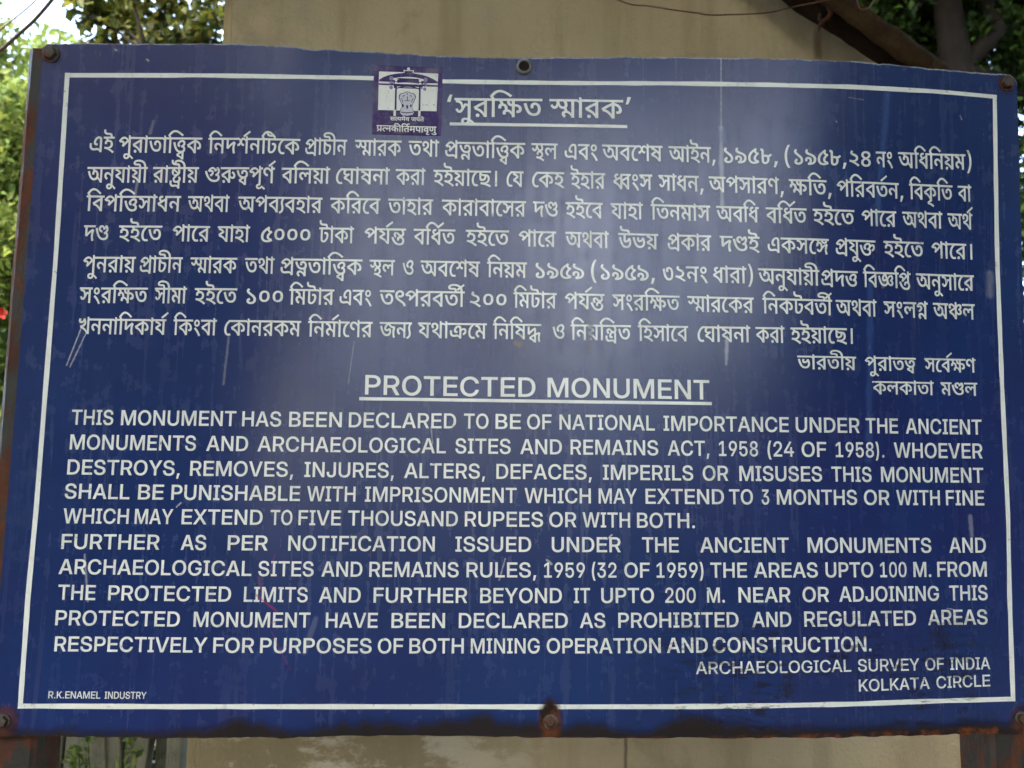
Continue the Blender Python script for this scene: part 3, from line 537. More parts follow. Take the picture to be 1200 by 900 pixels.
 'B26': ((496,303,489,245,478,212,462,184,430,150,379,118,322,100,293,95,287,122,417,90,486,62,545,32,512,-37,426,6,319,45,217,70,111,87,123,162,219,151,255,152,298,158,333,170,362,189,384,211,400,238,410,268,413,300,409,340,397,372,377,396,350,411,317,415,289,413,280,480,343,481,377,476,406,466,441,443,466,414,483,379,493,341), (180,213,145,215,109,227,84,249,71,273,61,334,61,555,143,555,140,459,144,328,150,303,164,290,185,287,206,289,241,307,255,321,270,346,275,363,277,386,274,396,266,405,194,415,170,426,138,453,120,476,130,547,158,508,185,490,221,481,300,478,338,442,354,412,357,366,349,330,334,297,312,268,285,245,253,227,218,216), (-7,546,-7,622,547,622,547,546),),
 'B641': ((179,0,179,622,263,622,263,0),),
 'B263': ((476,622,476,546,400,546,400,0,317,0,295,46,268,89,237,128,202,162,164,192,123,216,56,242,21,333,139,417,268,491,333,521,317,480,317,622), (317,461,338,438,227,377,118,302,151,288,201,260,261,207,300,156,322,117,331,95,322,86,317,184), (181,629,236,624,228,548,197,551,173,547,157,535,150,517,153,492,163,475,192,454,236,433,183,379,123,418,95,444,72,486,66,525,74,566,98,601,116,614,139,624), (764,622,764,546,688,546,688,0,605,0,582,46,556,88,525,127,490,162,453,192,411,218,343,245,337,349,445,427,562,494,620,521,605,480,605,546,467,546,467,622), (605,461,626,438,514,377,405,302,455,280,488,260,548,207,587,156,609,117,618,95,609,86,605,182),),
 'B59': ((-287,-84,-186,-19,-87,36,-52,-26,-142,-73,-214,-117,-212,-100,-155,-111,-102,-129,-35,-162,39,-215,-4,-271,-50,-237,-113,-202,-178,-178,-250,-162),),
 'B339': ((390,522,413,521,453,510,484,490,496,475,512,441,518,398,511,349,498,320,480,294,445,259,375,210,335,279,395,318,425,352,434,380,434,405,430,422,417,439,387,447,354,441,316,418,288,387,276,360,277,335,289,322,311,318,294,240,254,248,239,254,215,273,200,298,192,342,198,383,209,409,233,446,255,467,291,494,319,508,361,520), (523,157,521,129,505,79,474,41,429,15,375,2,323,1,260,13,221,30,184,55,149,89,101,158,73,217,48,288,17,416,98,434,132,300,172,200,203,151,220,132,256,103,296,86,342,80,384,87,420,106,434,129,438,144,438,173,433,196,422,217,406,235,371,258,449,302,483,268,509,227,519,194), (573,622,573,546,-7,546,-7,622),),
 'B202': ((218,622,218,546,146,546,203,563,170,515,154,483,144,452,139,421,141,356,170,201,170,138,160,84,137,36,110,5,56,-30,-1,-51,-24,23,24,43,55,66,74,94,84,127,87,164,84,214,57,351,54,409,58,446,66,479,84,520,108,563,108,546,-7,546,-7,622),),
 'B332': ((271,627,299,624,338,608,361,588,389,545,425,611,496,623,523,584,537,553,551,504,553,473,550,432,540,395,523,364,490,323,448,288,402,257,362,327,427,373,452,399,461,415,471,450,471,490,459,525,438,559,477,579,411,453,344,450,329,514,317,535,300,549,279,553,266,551,242,532,235,515,233,494,240,459,262,435,313,414,295,330,249,345,228,355,190,384,163,421,149,468,150,529,159,557,173,580,191,599,212,613,235,622), (370,30,319,34,250,55,189,96,152,135,104,214,76,281,38,404,17,502,98,521,135,367,178,252,194,222,230,172,249,154,291,127,339,113,386,112,420,120,447,136,458,147,472,173,477,206,473,240,468,254,452,278,397,321,476,366,502,341,526,312,552,261,560,222,557,161,537,109,516,82,471,51,414,33),),
 'B75': ((231,90,193,93,157,104,125,122,97,149,75,185,60,230,51,318,54,365,63,409,78,450,100,485,129,514,165,534,209,544,233,545,273,541,309,530,341,512,368,485,389,449,404,404,412,317,409,269,400,225,385,184,363,149,334,121,298,101,278,95), (233,469,212,466,192,457,175,443,161,424,149,399,142,369,137,314,143,250,161,201,176,184,195,173,230,166,253,169,273,178,290,193,305,213,323,268,327,321,321,386,303,434,288,451,269,462),),
 'B30': ((459,622,459,546,152,546,152,164,155,135,165,112,183,102,211,100,232,106,251,118,276,145,297,180,319,246,325,300,318,333,309,345,295,353,270,356,235,351,223,427,263,435,309,436,337,431,370,414,386,398,402,366,410,324,410,291,398,221,374,154,342,103,297,57,261,35,219,25,160,26,123,40,102,57,84,82,74,112,70,139,69,546,-7,546,-7,622), (300,622,296,648,289,669,277,685,268,691,243,697,171,698,117,704,76,718,45,739,23,767,10,802,3,858,8,912,87,906,84,858,90,825,99,806,119,788,155,777,288,770,318,760,341,743,356,726,369,695,379,622),),
 'B357': ((401,298,373,301,340,313,308,336,241,399,227,406,213,407,202,403,195,392,195,362,209,331,234,301,171,250,135,298,116,338,110,382,118,428,135,454,168,477,197,485,231,483,254,476,284,456,371,379,393,372,422,376,438,389,444,405,443,462,427,508,401,548,381,571,468,587,503,530,521,486,529,436,524,378,509,343,483,318,447,303), (592,622,592,546,-7,546,-7,622), (344,-55,289,-50,238,-37,190,-13,146,23,106,72,69,136,20,263,99,287,137,182,165,130,195,89,228,59,262,39,298,27,336,23,396,33,423,50,433,61,447,93,450,113,451,149,445,183,431,209,413,228,389,238,356,238,335,226,326,209,324,184,331,151,252,137,244,172,240,207,243,233,256,265,280,290,301,302,338,312,365,314,426,305,459,289,486,266,516,223,531,171,534,110,521,48,492,0,448,-33,411,-47),),
 'B12': ((384,622,381,648,373,669,361,685,352,691,327,697,227,698,172,704,132,718,101,739,79,767,65,802,59,858,64,912,142,906,140,858,145,825,159,800,180,785,221,776,360,772,393,764,426,743,440,726,454,695,463,622), (562,622,562,546,290,546,290,349,293,334,301,325,323,323,351,345,374,379,396,427,469,439,478,420,509,325,517,244,509,169,485,108,461,75,429,50,411,40,371,27,324,23,282,27,242,37,206,54,172,79,140,114,98,186,73,248,49,323,17,461,98,480,120,377,144,292,182,199,211,155,227,140,261,117,299,106,341,106,376,117,404,140,415,155,430,195,434,262,427,317,406,377,458,390,419,317,399,291,368,264,347,252,315,244,287,245,257,254,229,278,211,320,207,358,207,546,-7,546,-7,622),),
 'B43': ((328,41,265,49,226,62,173,97,141,131,111,174,72,260,37,371,17,461,98,480,119,383,143,304,182,215,211,173,244,145,282,128,324,122,352,125,388,139,415,165,429,188,441,232,441,300,429,356,409,399,470,469,505,388,524,305,525,238,512,169,482,111,437,69,398,51), (305,278,268,283,252,289,225,309,206,337,197,370,196,400,200,430,217,481,293,458,280,416,280,381,292,362,312,355,339,362,357,376,381,412,399,457,470,469,462,415,438,368,411,330,380,302,357,289,332,281), (570,622,570,546,-7,546,-7,622),),
 'B307': ((171,82,141,87,104,108,74,151,56,191,121,219,135,188,152,170,177,167,195,180,221,217,233,257,235,307,227,357,214,386,195,407,172,416,150,415,135,405,126,387,125,362,132,326,54,311,43,358,42,399,47,426,66,456,82,471,102,482,134,491,156,493,206,484,249,459,281,420,302,367,309,301,307,266,301,244,250,256,307,329,334,354,381,387,437,414,479,429,530,374,516,341,500,288,490,202,494,119,518,11,437,-8,426,36,409,137,407,210,415,284,441,362,483,349,423,324,371,291,326,244,270,152,239,112,208,89), (62,587,114,567,155,540,180,507,191,462,107,459,96,496,81,516,49,540,21,551), (390,424,350,430,331,437,294,461,263,496,250,518,229,569,314,583,325,543,343,511,365,495,396,491,409,495,418,504,426,541,417,571,395,588,489,601,503,566,506,536,501,496,492,474,470,449,451,436,416,426), (578,622,578,546,-7,546,-7,622),),
 'B287': ((390,522,413,521,452,511,483,490,495,476,511,442,516,381,504,335,479,294,445,260,375,210,335,279,395,318,425,352,434,380,434,405,430,422,417,439,387,447,354,441,316,418,288,387,276,360,277,335,289,322,311,318,294,240,254,248,239,254,215,273,200,298,192,342,198,383,209,409,233,446,255,467,291,494,319,508,361,520), (523,157,521,129,505,79,474,41,429,15,375,2,323,1,260,13,221,30,184,55,149,89,101,158,73,217,48,288,17,416,98,434,132,300,172,200,203,151,220,132,256,103,296,86,342,80,384,87,420,106,434,129,438,144,438,173,433,196,422,217,406,235,371,258,449,302,483,268,509,227,519,194), (595,469,615,467,648,456,675,434,685,420,699,388,703,336,690,282,670,245,626,201,580,174,547,246,591,273,615,304,623,344,621,363,615,377,605,387,587,394,570,394,550,387,523,363,487,307,444,342,477,394,516,439,555,462), (745,622,745,546,-7,546,-7,622),),
 'B18': ((394,629,418,628,461,616,494,592,517,559,528,517,530,493,522,438,507,404,487,374,436,323,379,283,339,353,401,397,434,437,444,469,445,498,437,526,426,540,411,549,390,552,354,545,321,525,291,488,276,457,274,424,283,405,313,396,296,318,240,335,215,355,198,381,189,431,191,460,206,503,231,543,252,566,290,596,318,612,363,626), (537,211,535,180,519,127,486,85,441,56,386,41,331,41,262,56,221,76,183,105,148,144,102,222,74,288,49,365,16,504,97,523,134,373,175,260,190,230,223,181,241,163,280,136,325,123,368,122,413,136,435,156,448,182,452,198,452,233,444,264,418,297,373,330,452,375,491,337,521,289,533,252),),
 'B78': ((431,295,429,237,416,161,401,119,366,70,334,50,294,39,239,41,192,55,163,74,136,103,111,142,87,194,66,259,48,340,25,493,106,509,127,361,153,251,185,177,209,145,236,126,266,120,288,123,307,133,327,160,337,186,345,235,348,295,345,362,334,420,317,465,296,494,272,504,252,496,241,474,241,438,254,391,175,367,158,427,155,488,165,526,185,553,222,574,261,580,284,579,323,566,357,542,384,507,413,438,428,356),),
 'B130': ((790,622,790,546,421,546,352,494,301,437,286,406,281,375,287,346,305,331,328,330,352,337,375,354,402,383,480,371,492,328,500,278,500,234,494,196,483,159,466,126,426,86,390,68,346,59,298,59,258,65,220,78,184,99,152,127,121,165,81,239,57,302,35,375,17,461,98,480,118,389,140,313,177,228,191,207,221,173,255,152,274,145,294,141,335,141,368,150,394,168,404,181,417,213,422,255,417,302,399,354,456,349,427,311,399,284,359,261,329,254,300,254,275,259,253,268,226,290,207,321,199,361,203,413,217,448,239,482,269,515,307,546,-7,546,-7,622), (420,328,395,365,367,420,348,479,338,535,411,556,421,499,434,459,460,404,480,371), (624,514,662,509,694,494,707,483,717,470,732,439,736,391,725,346,713,324,696,302,658,273,604,248,580,317,619,335,644,357,653,375,656,397,654,416,647,428,631,438,612,441,599,440,573,428,535,391,511,356,491,314,455,388,485,435,534,484,569,503), (624,72,581,78,545,95,517,119,483,166,478,175,462,268,494,317,509,253,531,205,557,171,595,148,622,146,642,155,654,173,658,196,656,218,649,236,629,258,600,280,663,320,702,286,725,255,735,226,739,190,735,156,722,123,700,97,679,83,654,75),),
 'B378': ((237,629,281,624,307,614,332,599,369,567,421,505,435,486,422,389,369,467,315,524,290,540,266,548,240,551,207,547,158,521,90,455,81,462,125,486,174,490,207,478,232,451,241,408,231,357,143,315,167,342,176,364,178,389,170,410,154,421,134,424,110,421,85,410,14,474,84,556,126,592,155,610,186,622), (408,458,197,255,140,313,194,360,214,370,268,426,360,512), (589,622,589,546,500,546,500,218,417,249,417,434,421,483,417,687,482,687,499,622), (355,-60,299,-54,242,-39,188,-9,154,18,107,76,78,125,53,184,31,252,111,272,147,171,175,120,205,80,239,52,276,33,316,22,359,18,390,21,414,27,434,37,448,51,458,68,467,96,467,132,462,160,451,183,434,200,409,209,378,208,361,200,349,183,348,162,353,129,274,116,264,181,267,206,280,238,295,254,325,272,349,280,389,284,449,275,481,260,506,238,534,196,545,165,551,133,548,77,532,26,500,-16,470,-37,431,-51),),
 'B66': ((220,629,257,626,289,617,316,602,347,571,361,545,369,515,372,483,366,436,359,415,336,381,302,357,282,349,259,345,213,344,186,349,147,362,165,432,203,422,245,424,269,434,284,461,287,483,284,505,276,523,263,539,232,552,195,550,174,541,157,528,143,510,128,477,121,423,123,391,130,363,142,339,171,306,332,192,390,140,414,108,431,73,444,5,363,-10,346,48,321,88,277,128,177,196,118,244,76,293,49,345,38,405,38,449,45,491,68,548,106,591,139,612,177,625),),
 'B502': ((229,546,153,546,153,0,70,0,70,546,-7,546,-7,622,70,622,56,690,32,744,11,773,-14,796,-58,821,-92,833,-148,842,-207,844,-267,838,-306,824,-318,815,-326,797,-325,779,-314,768,-285,763,-167,760,-133,750,-101,725,-90,709,-80,680,-73,615,-151,615,-158,665,-166,676,-180,686,-200,690,-320,694,-358,705,-379,718,-396,738,-407,770,-406,809,-399,828,-388,847,-353,880,-329,893,-267,911,-186,917,-127,914,-74,905,-25,890,18,869,56,842,88,809,113,771,133,727,146,677,153,622,229,622), (-84,709,179,916,223,860,-34,647),),
 'B299': ((532,622,532,546,455,546,455,251,372,242,372,441,392,394,334,479,301,515,274,534,235,549,213,551,184,547,149,528,101,476,87,477,116,493,139,501,196,502,219,495,246,477,260,462,273,434,277,413,276,382,266,345,257,327,215,277,147,230,97,303,148,331,176,356,192,385,194,400,190,417,174,432,153,436,122,432,77,414,14,472,65,546,101,585,120,601,162,622,209,629,250,625,286,611,321,588,356,553,395,506,377,508,373,573,372,687,438,687,455,622), (213,203,261,196,304,175,344,143,382,101,420,48,386,-16,348,42,305,90,259,120,224,127,210,125,193,116,183,100,181,86,189,54,227,17,175,-45,128,-1,106,35,98,67,97,103,106,141,118,161,144,184,176,198), (455,273,455,-43,372,-43,372,273),),
 'B320': ((396,687,414,622,411,524,414,291,409,273,414,198,414,0,331,0,283,83,255,119,223,151,188,178,150,200,87,223,52,314,107,355,185,404,336,482,331,551,331,687), (331,407,354,406,245,348,149,283,218,250,250,226,281,197,309,162,333,122,347,92,335,88,331,183), (150,625,197,619,239,602,279,573,315,533,349,481,306,429,275,475,235,518,197,541,162,548,135,541,126,533,120,516,124,487,149,453,85,403,67,423,48,455,36,490,35,529,44,564,57,584,82,606,114,620), (533,608,553,607,587,597,614,577,625,563,639,532,643,485,632,440,620,418,603,397,565,367,511,343,487,411,526,429,551,451,562,480,562,499,556,519,541,531,527,535,506,534,481,523,444,488,400,415,387,514,428,562,455,585,483,600), (535,166,496,171,463,185,435,208,402,253,366,324,400,400,417,343,447,286,473,258,492,246,511,240,529,240,549,249,561,267,565,291,560,321,550,338,507,374,570,414,609,380,627,357,640,330,646,296,644,260,634,227,623,208,598,184,564,169),),
 'B21': ((556,622,556,546,480,546,480,0,397,0,334,95,271,159,195,209,122,236,98,326,144,302,221,278,281,243,314,217,343,187,400,107,397,687,462,687,479,622), (349,466,346,425,335,388,317,356,278,317,245,297,185,277,162,273,118,282,98,326,158,340,206,361,241,388,256,411,268,449,266,498,257,526,230,570,295,625,319,585,339,538,347,503), (147,428,110,433,94,439,67,459,48,486,39,520,38,549,42,578,58,628,134,606,122,566,122,531,134,512,154,505,181,512,197,526,220,564,237,610,295,625,299,577,276,527,252,486,223,455,202,440,176,431),),
 'B27': ((320,58,278,61,220,78,168,112,136,145,107,187,68,269,35,375,17,461,98,480,118,389,140,313,177,228,191,207,221,173,255,152,274,145,294,141,335,141,368,150,394,168,404,181,417,214,422,255,417,301,400,354,459,351,411,293,384,272,363,262,340,256,300,254,275,259,253,268,226,290,207,321,199,361,203,413,217,448,239,482,269,515,307,546,-7,546,-7,622,733,622,733,546,428,549,345,485,304,439,292,417,282,385,283,359,296,337,319,329,344,334,365,348,397,381,488,352,499,308,503,265,501,213,492,176,477,141,456,110,427,86,390,68), (644,206,651,112,674,11,593,-8,572,82,561,190,565,288,574,338,586,382,528,391,494,403,463,421,436,444,413,471,393,503,378,539,458,554,472,524,491,497,528,470,553,462,583,458,641,460,683,394,654,303),),
 'B203': ((741,622,741,546,-7,546,-7,622), (376,524,418,520,450,506,474,482,490,444,495,382,495,0,414,0,397,41,382,60,364,73,342,79,303,79,235,67,195,65,162,68,128,77,97,94,70,121,49,159,40,191,35,259,43,331,123,321,118,253,122,207,135,176,155,157,179,147,206,144,241,147,301,158,344,157,381,142,412,109,411,395,409,422,398,440,386,447,371,449,350,445,338,438,304,406,281,360,279,332,287,310,302,303,338,306,348,232,292,224,246,233,222,249,212,260,204,273,196,308,196,354,206,391,223,427,249,462,284,494,312,510,342,521), (592,424,629,419,659,402,671,390,681,376,695,343,699,292,687,238,666,200,622,156,576,130,543,201,587,229,611,260,620,299,618,318,611,333,602,343,584,350,567,349,547,342,520,318,483,255,447,299,486,366,514,395,544,414),),
 'B350': ((644,622,644,546,141,546,141,257,121,280,138,302,177,346,224,389,304,448,362,480,417,430,417,116,334,75,334,425,379,406,313,361,244,305,177,239,131,183,58,218,58,546,-7,546,-7,622), (572,73,577,-6,592,-85,515,-100,498,-14,492,76,501,177,519,244,534,223,383,155,370,153,254,92,190,50,194,60,226,49,271,25,312,-7,336,-34,334,157,417,194,417,-118,334,-118,289,-69,244,-34,208,-15,151,2,118,83,227,156,326,212,361,229,376,230,492,285,543,304,603,246,581,166),),
 'B369': ((371,304,335,308,302,321,271,343,211,399,192,407,178,406,165,392,164,362,179,331,203,301,140,250,104,298,86,338,79,382,88,428,105,454,137,477,166,485,201,483,223,476,254,456,340,379,363,372,391,376,407,389,414,405,413,462,397,508,371,548,351,571,437,587,473,530,490,486,499,436,494,377,478,343,451,321,415,309), (560,622,560,546,-7,546,-7,622), (366,368,410,363,441,349,464,326,479,292,484,232,484,-117,403,-117,380,-66,364,-50,345,-41,305,-38,187,-52,156,-49,125,-40,95,-23,69,3,49,38,40,68,35,133,42,199,122,189,118,126,122,85,134,57,153,39,176,30,200,27,236,29,301,41,336,40,370,26,401,-8,400,248,398,273,387,292,375,298,358,299,326,286,295,253,280,218,277,193,284,178,300,171,332,174,343,101,288,93,240,102,225,112,207,133,195,176,195,202,203,240,220,276,244,310,265,329,299,352,325,362),),
 'L375': ((63,0,63,728,368,726,425,717,450,710,496,687,516,673,550,639,575,598,583,575,593,525,593,470,590,444,574,396,563,375,533,337,515,321,472,295,448,285,395,271,335,267,128,267,128,370,331,370,380,376,408,386,442,409,464,442,473,468,475,513,464,553,442,585,408,608,380,618,348,623,184,624,184,0),),
 'L384': ((63,0,63,728,375,726,431,717,457,710,503,687,523,673,556,639,581,598,596,551,600,525,600,470,596,444,580,397,568,376,537,338,519,323,476,297,425,279,397,273,336,269,133,269,133,370,356,370,402,380,428,392,457,419,476,454,482,482,480,527,471,553,448,586,415,609,387,619,355,624,184,624,184,0), (480,0,309,328,440,328,614,0),),
 'L321': ((374,-12,300,-4,232,18,172,55,121,105,81,167,53,239,39,319,37,363,39,407,53,489,81,561,121,623,172,672,232,709,300,732,374,739,449,732,516,709,577,672,627,623,667,561,695,489,710,407,711,363,710,319,695,238,667,166,627,105,577,55,516,18,449,-4), (374,97,421,102,464,117,502,142,535,176,561,219,579,270,590,363,579,457,561,509,535,552,502,586,464,610,421,625,374,630,328,625,285,610,246,586,213,552,187,509,169,457,163,428,159,363,163,299,169,270,187,219,213,176,246,142,285,117,328,102),),
 'L411': ((23,622,23,728,601,728,601,622,373,622,373,0,252,0,252,622),),
 'L95': ((63,0,63,728,562,728,562,622,184,622,184,422,534,422,534,318,184,318,184,105,562,105,562,0),),
 'L73': ((378,-12,302,-4,233,18,172,55,121,105,80,166,53,238,44,278,37,363,39,408,53,489,80,561,120,623,171,672,233,709,302,732,378,739,448,733,492,721,532,704,585,669,629,624,653,588,679,526,689,481,566,481,548,533,535,555,510,583,469,611,433,624,407,629,353,629,327,625,282,609,242,582,225,566,197,526,176,479,163,424,160,332,168,275,185,224,210,180,242,145,282,119,304,109,353,99,407,99,446,107,490,129,527,162,554,206,566,246,689,246,679,200,653,139,616,87,585,58,532,23,491,6,448,-5),),
 'L84': ((304,0,123,0,123,104,297,104,358,109,410,124,452,148,470,164,500,202,511,224,528,275,537,365,528,454,511,504,486,546,453,580,412,604,388,613,333,622,119,624,119,728,353,726,392,721,464,699,526,665,577,617,617,558,644,488,657,408,657,321,652,279,632,204,598,139,552,86,525,63,462,28,388,7), (184,728,184,0,63,0,63,728),),
 'L292': ((63,0,63,728,235,728,386,328,454,114,425,114,436,150,493,328,641,728,814,728,814,0,695,0,695,402,700,634,716,634,649,429,488,0,389,0,243,381,158,634,177,634,182,402,182,0),),
 'L300': ((63,0,63,728,194,728,463,301,526,194,552,146,539,117,534,298,534,728,655,728,655,0,523,0,281,384,159,592,177,612,184,417,184,0),),
 'L424': ((352,-12,317,-10,254,0,198,22,150,53,130,71,96,115,83,139,66,192,60,250,60,728,179,728,179,260,187,207,209,161,245,126,293,104,352,96,411,104,459,126,494,161,517,207,524,260,524,728,644,728,644,251,638,192,621,139,608,114,574,71,554,53,506,22,479,10,419,-6),),
 'L161': ((63,0,63,728,184,728,184,424,530,424,530,728,651,728,651,0,530,0,530,319,184,319,184,0),),
 'L234': ((35,0,35,101,123,101,123,626,35,626,35,728,332,728,332,626,244,626,244,101,332,101,332,0),),
 'L397': ((321,-12,254,-7,195,7,144,31,103,63,71,104,48,152,42,178,36,237,155,237,163,187,184,146,219,116,265,98,322,91,390,100,418,111,441,125,466,153,477,188,476,221,464,247,442,269,394,293,221,337,152,365,102,400,69,443,59,468,50,524,56,573,72,617,98,656,132,687,153,701,201,722,255,735,315,739,403,729,454,711,496,685,531,651,557,610,573,562,580,508,464,508,461,531,446,571,420,602,403,614,362,630,298,635,240,622,217,610,190,585,178,565,172,542,172,520,180,494,198,472,241,448,444,393,494,372,523,355,556,326,580,292,594,253,599,208,593,157,577,112,550,73,514,41,468,15,415,-2),),
 'L2': ((7,0,268,728,418,728,678,0,546,0,413,393,327,675,361,675,273,393,136,0), (158,180,158,280,527,280,527,180),),
 'L65': ((63,0,63,728,370,727,448,712,509,682,540,654,552,638,570,601,579,560,578,506,565,464,543,430,511,403,456,378,505,366,547,342,580,307,596,278,608,225,608,181,598,137,580,97,552,64,515,37,470,16,443,9,351,0), (182,99,367,101,412,109,431,117,461,139,479,169,484,187,485,221,475,257,461,278,443,294,420,307,393,316,344,321,182,321), (182,417,351,418,379,422,414,436,432,449,445,467,458,498,459,541,448,574,427,600,413,610,379,623,336,628,182,628),),
 'L281': ((63,0,63,728,184,728,184,105,524,105,524,0),),
 'L137': ((63,0,63,728,546,728,546,622,184,622,184,416,519,416,519,313,184,313,184,0),),
 'L141': ((377,-12,300,-4,232,19,171,56,120,106,80,168,53,240,44,279,37,363,39,408,53,489,81,561,121,623,172,672,233,709,301,732,375,739,445,733,489,721,548,694,584,669,628,625,652,590,671,551,687,488,564,488,547,535,518,575,480,605,432,624,392,630,352,629,304,618,262,597,226,566,211,547,186,504,168,453,160,395,160,332,168,274,186,223,211,180,226,161,262,131,283,119,328,103,401,98,460,112,510,142,548,185,564,220,573,281,605,279,400,279,400,376,692,376,692,290,685,223,666,162,633,108,613,84,566,44,509,13,446,-6),),
 'L1375': ((51,-145,90,111,205,111,132,-145),),
 'L1360': ((100,0,100,101,565,101,565,0), (401,728,401,0,284,0,284,612,108,497,108,610,289,728),),
 'L1374': ((320,739,378,734,431,718,477,693,515,660,546,619,567,571,577,518,575,444,552,374,509,295,304,0,172,0,416,338,433,338,413,308,393,286,365,269,342,260,298,256,246,261,199,275,178,286,139,313,123,330,95,369,85,391,70,439,67,465,67,520,71,547,87,597,98,620,128,661,166,694,212,719,237,727,291,737), (323,640,278,633,251,620,227,602,208,580,193,553,184,524,181,492,184,461,193,432,208,405,227,383,251,366,278,353,323,346,368,353,395,366,418,383,437,405,452,432,461,461,464,492,461,524,452,553,437,580,418,602,395,620,368,633),),
 'L1364': ((323,-10,240,0,192,19,149,46,114,80,87,121,69,167,62,218,178,218,183,189,193,163,209,140,240,112,265,99,293,91,324,88,356,91,385,101,410,116,431,137,447,162,459,190,464,223,465,257,459,290,440,332,412,364,374,385,328,392,288,388,237,370,210,349,184,307,71,307,95,728,539,728,539,626,203,626,187,425,215,448,244,466,292,484,328,489,367,489,422,478,472,454,501,432,526,406,555,359,574,304,581,242,575,186,560,135,535,89,501,52,481,36,434,10,382,-5),),
 'L1367': ((322,-12,236,-2,185,15,142,39,107,70,81,107,65,148,60,194,67,250,81,283,101,312,126,337,156,357,189,371,226,379,180,393,159,404,124,433,99,472,91,494,85,543,90,586,104,626,144,677,199,714,269,735,322,739,375,735,445,714,501,677,540,626,554,587,559,543,557,518,545,472,520,434,485,404,465,393,418,379,455,371,489,357,519,337,544,312,563,283,577,250,585,194,580,148,564,107,537,70,502,39,459,15,409,-2), (322,83,370,88,397,98,420,112,439,129,453,151,461,175,464,202,461,230,452,255,438,278,419,296,396,311,369,321,322,327,291,325,262,317,236,304,215,287,198,267,186,243,180,202,183,175,191,150,205,129,224,112,247,98,275,88), (322,422,362,427,385,436,405,448,421,465,433,485,440,508,443,533,440,558,433,581,421,601,405,617,386,630,363,639,322,644,270,635,248,624,230,609,216,591,206,570,201,533,206,496,216,475,230,457,248,442,270,431),),
 'L1380': ((127,289,133,392,149,497,183,629,217,716,243,765,355,765,307,646,271,516,249,384,244,289,248,206,268,96,303,-19,355,-144,243,-144,222,-104,185,-23,146,108,132,198),),
 'L1361': ((72,0,72,93,335,325,401,388,429,423,443,446,456,496,456,525,451,554,441,578,426,599,406,616,383,629,355,636,325,639,276,632,249,620,227,602,209,580,195,552,187,520,184,484,72,484,77,542,84,569,103,618,132,660,169,693,215,719,240,728,295,738,352,738,405,729,452,711,492,685,525,652,550,612,559,590,565,567,570,516,567,478,558,442,535,392,483,327,431,275,237,101,574,101,574,0),),
 'L1372': ((30,166,30,261,363,728,487,728,158,264,614,264,614,166), (397,0,397,454,510,454,510,0),),
 'L1381': ((36,-144,87,-19,123,96,142,206,147,289,142,384,120,516,84,646,36,765,147,765,173,716,197,660,218,597,242,497,261,357,263,289,259,198,244,108,221,20,189,-64,147,-144),),
 'L1376': ((136,-9,113,-5,85,13,71,31,63,64,71,97,85,116,113,133,136,137,169,129,188,116,205,87,209,64,201,31,188,13,159,-5),),
 'L459': ((204,0,7,728,134,728,242,291,286,80,265,80,281,161,319,323,423,728,552,728,663,291,710,80,688,80,701,145,740,323,840,728,968,728,770,0,633,0,514,449,472,637,502,637,461,449,342,0),),
 'L456': ((268,0,7,728,137,728,274,334,362,53,327,53,413,334,545,728,674,728,417,0),),
 'L472': ((276,0,276,285,7,728,146,728,354,372,319,372,522,728,661,728,395,285,395,0),),
 'L266': ((260,-10,220,-8,184,-1,151,11,121,27,94,48,72,73,55,102,42,136,35,173,32,258,149,258,150,191,160,153,179,124,206,105,239,95,278,95,311,105,338,124,358,153,367,191,368,213,368,728,489,728,489,213,487,172,479,135,467,101,449,72,427,47,400,27,370,10,336,-1),),
 'L466': ((9,0,301,416,301,327,28,728,167,728,351,446,324,446,512,728,647,728,377,332,377,419,664,0,524,0,326,296,347,296,146,0),),
 'L1371': ((324,-12,292,-10,233,0,182,21,138,51,104,88,78,132,62,181,57,235,175,235,181,185,200,144,231,113,272,93,322,87,370,93,397,104,431,130,448,153,459,180,466,226,459,272,446,297,427,319,389,343,340,356,207,359,207,440,399,626,101,626,101,728,547,728,547,629,312,405,312,430,346,431,409,426,462,411,485,400,524,373,553,337,564,317,578,273,583,223,582,196,571,146,562,123,536,81,502,46,482,31,435,7,410,-1,382,-7),),
 'L1359': ((322,-12,257,-4,228,5,174,34,130,77,94,132,68,199,52,276,47,363,52,451,68,528,94,595,130,650,174,693,228,723,289,737,322,739,356,737,417,723,470,693,515,650,550,595,576,528,592,451,597,363,592,276,576,199,550,132,515,77,470,34,417,5,356,-10), (322,89,361,94,378,101,409,122,436,153,456,193,471,242,480,299,483,363,480,428,471,485,456,534,436,574,409,605,378,627,342,637,322,639,302,637,266,627,235,605,209,574,188,534,173,485,164,428,161,363,164,299,173,242,188,193,209,153,235,122,266,101,302,90),),
 'T2': ((8,0,272,728,403,728,665,0,547,0,407,410,322,678,353,678,267,410,123,0), (155,189,155,281,519,281,519,189),),
 'T384': ((66,0,66,728,374,726,429,718,455,710,500,688,520,674,553,641,577,600,592,554,596,528,596,474,592,448,576,402,564,381,534,344,495,315,473,303,423,285,395,280,336,275,129,275,129,368,357,368,406,378,433,391,464,419,483,456,489,485,487,532,478,559,454,593,419,618,390,628,357,633,175,634,175,0), (486,0,313,328,432,328,608,0),),
 'T73': ((379,-12,303,-4,234,19,173,56,122,106,83,167,55,239,46,278,40,363,46,449,55,488,82,560,122,622,173,672,234,709,303,732,379,739,425,736,490,722,530,705,582,670,626,626,649,590,675,530,686,485,575,485,556,539,542,562,516,592,474,620,449,630,409,639,352,639,326,635,278,618,237,590,203,554,189,532,166,483,153,426,149,363,153,301,166,245,189,195,219,154,256,122,301,100,352,89,394,88,436,94,485,113,525,145,556,188,576,241,686,241,675,197,650,137,626,101,582,57,529,23,490,6,425,-9),),
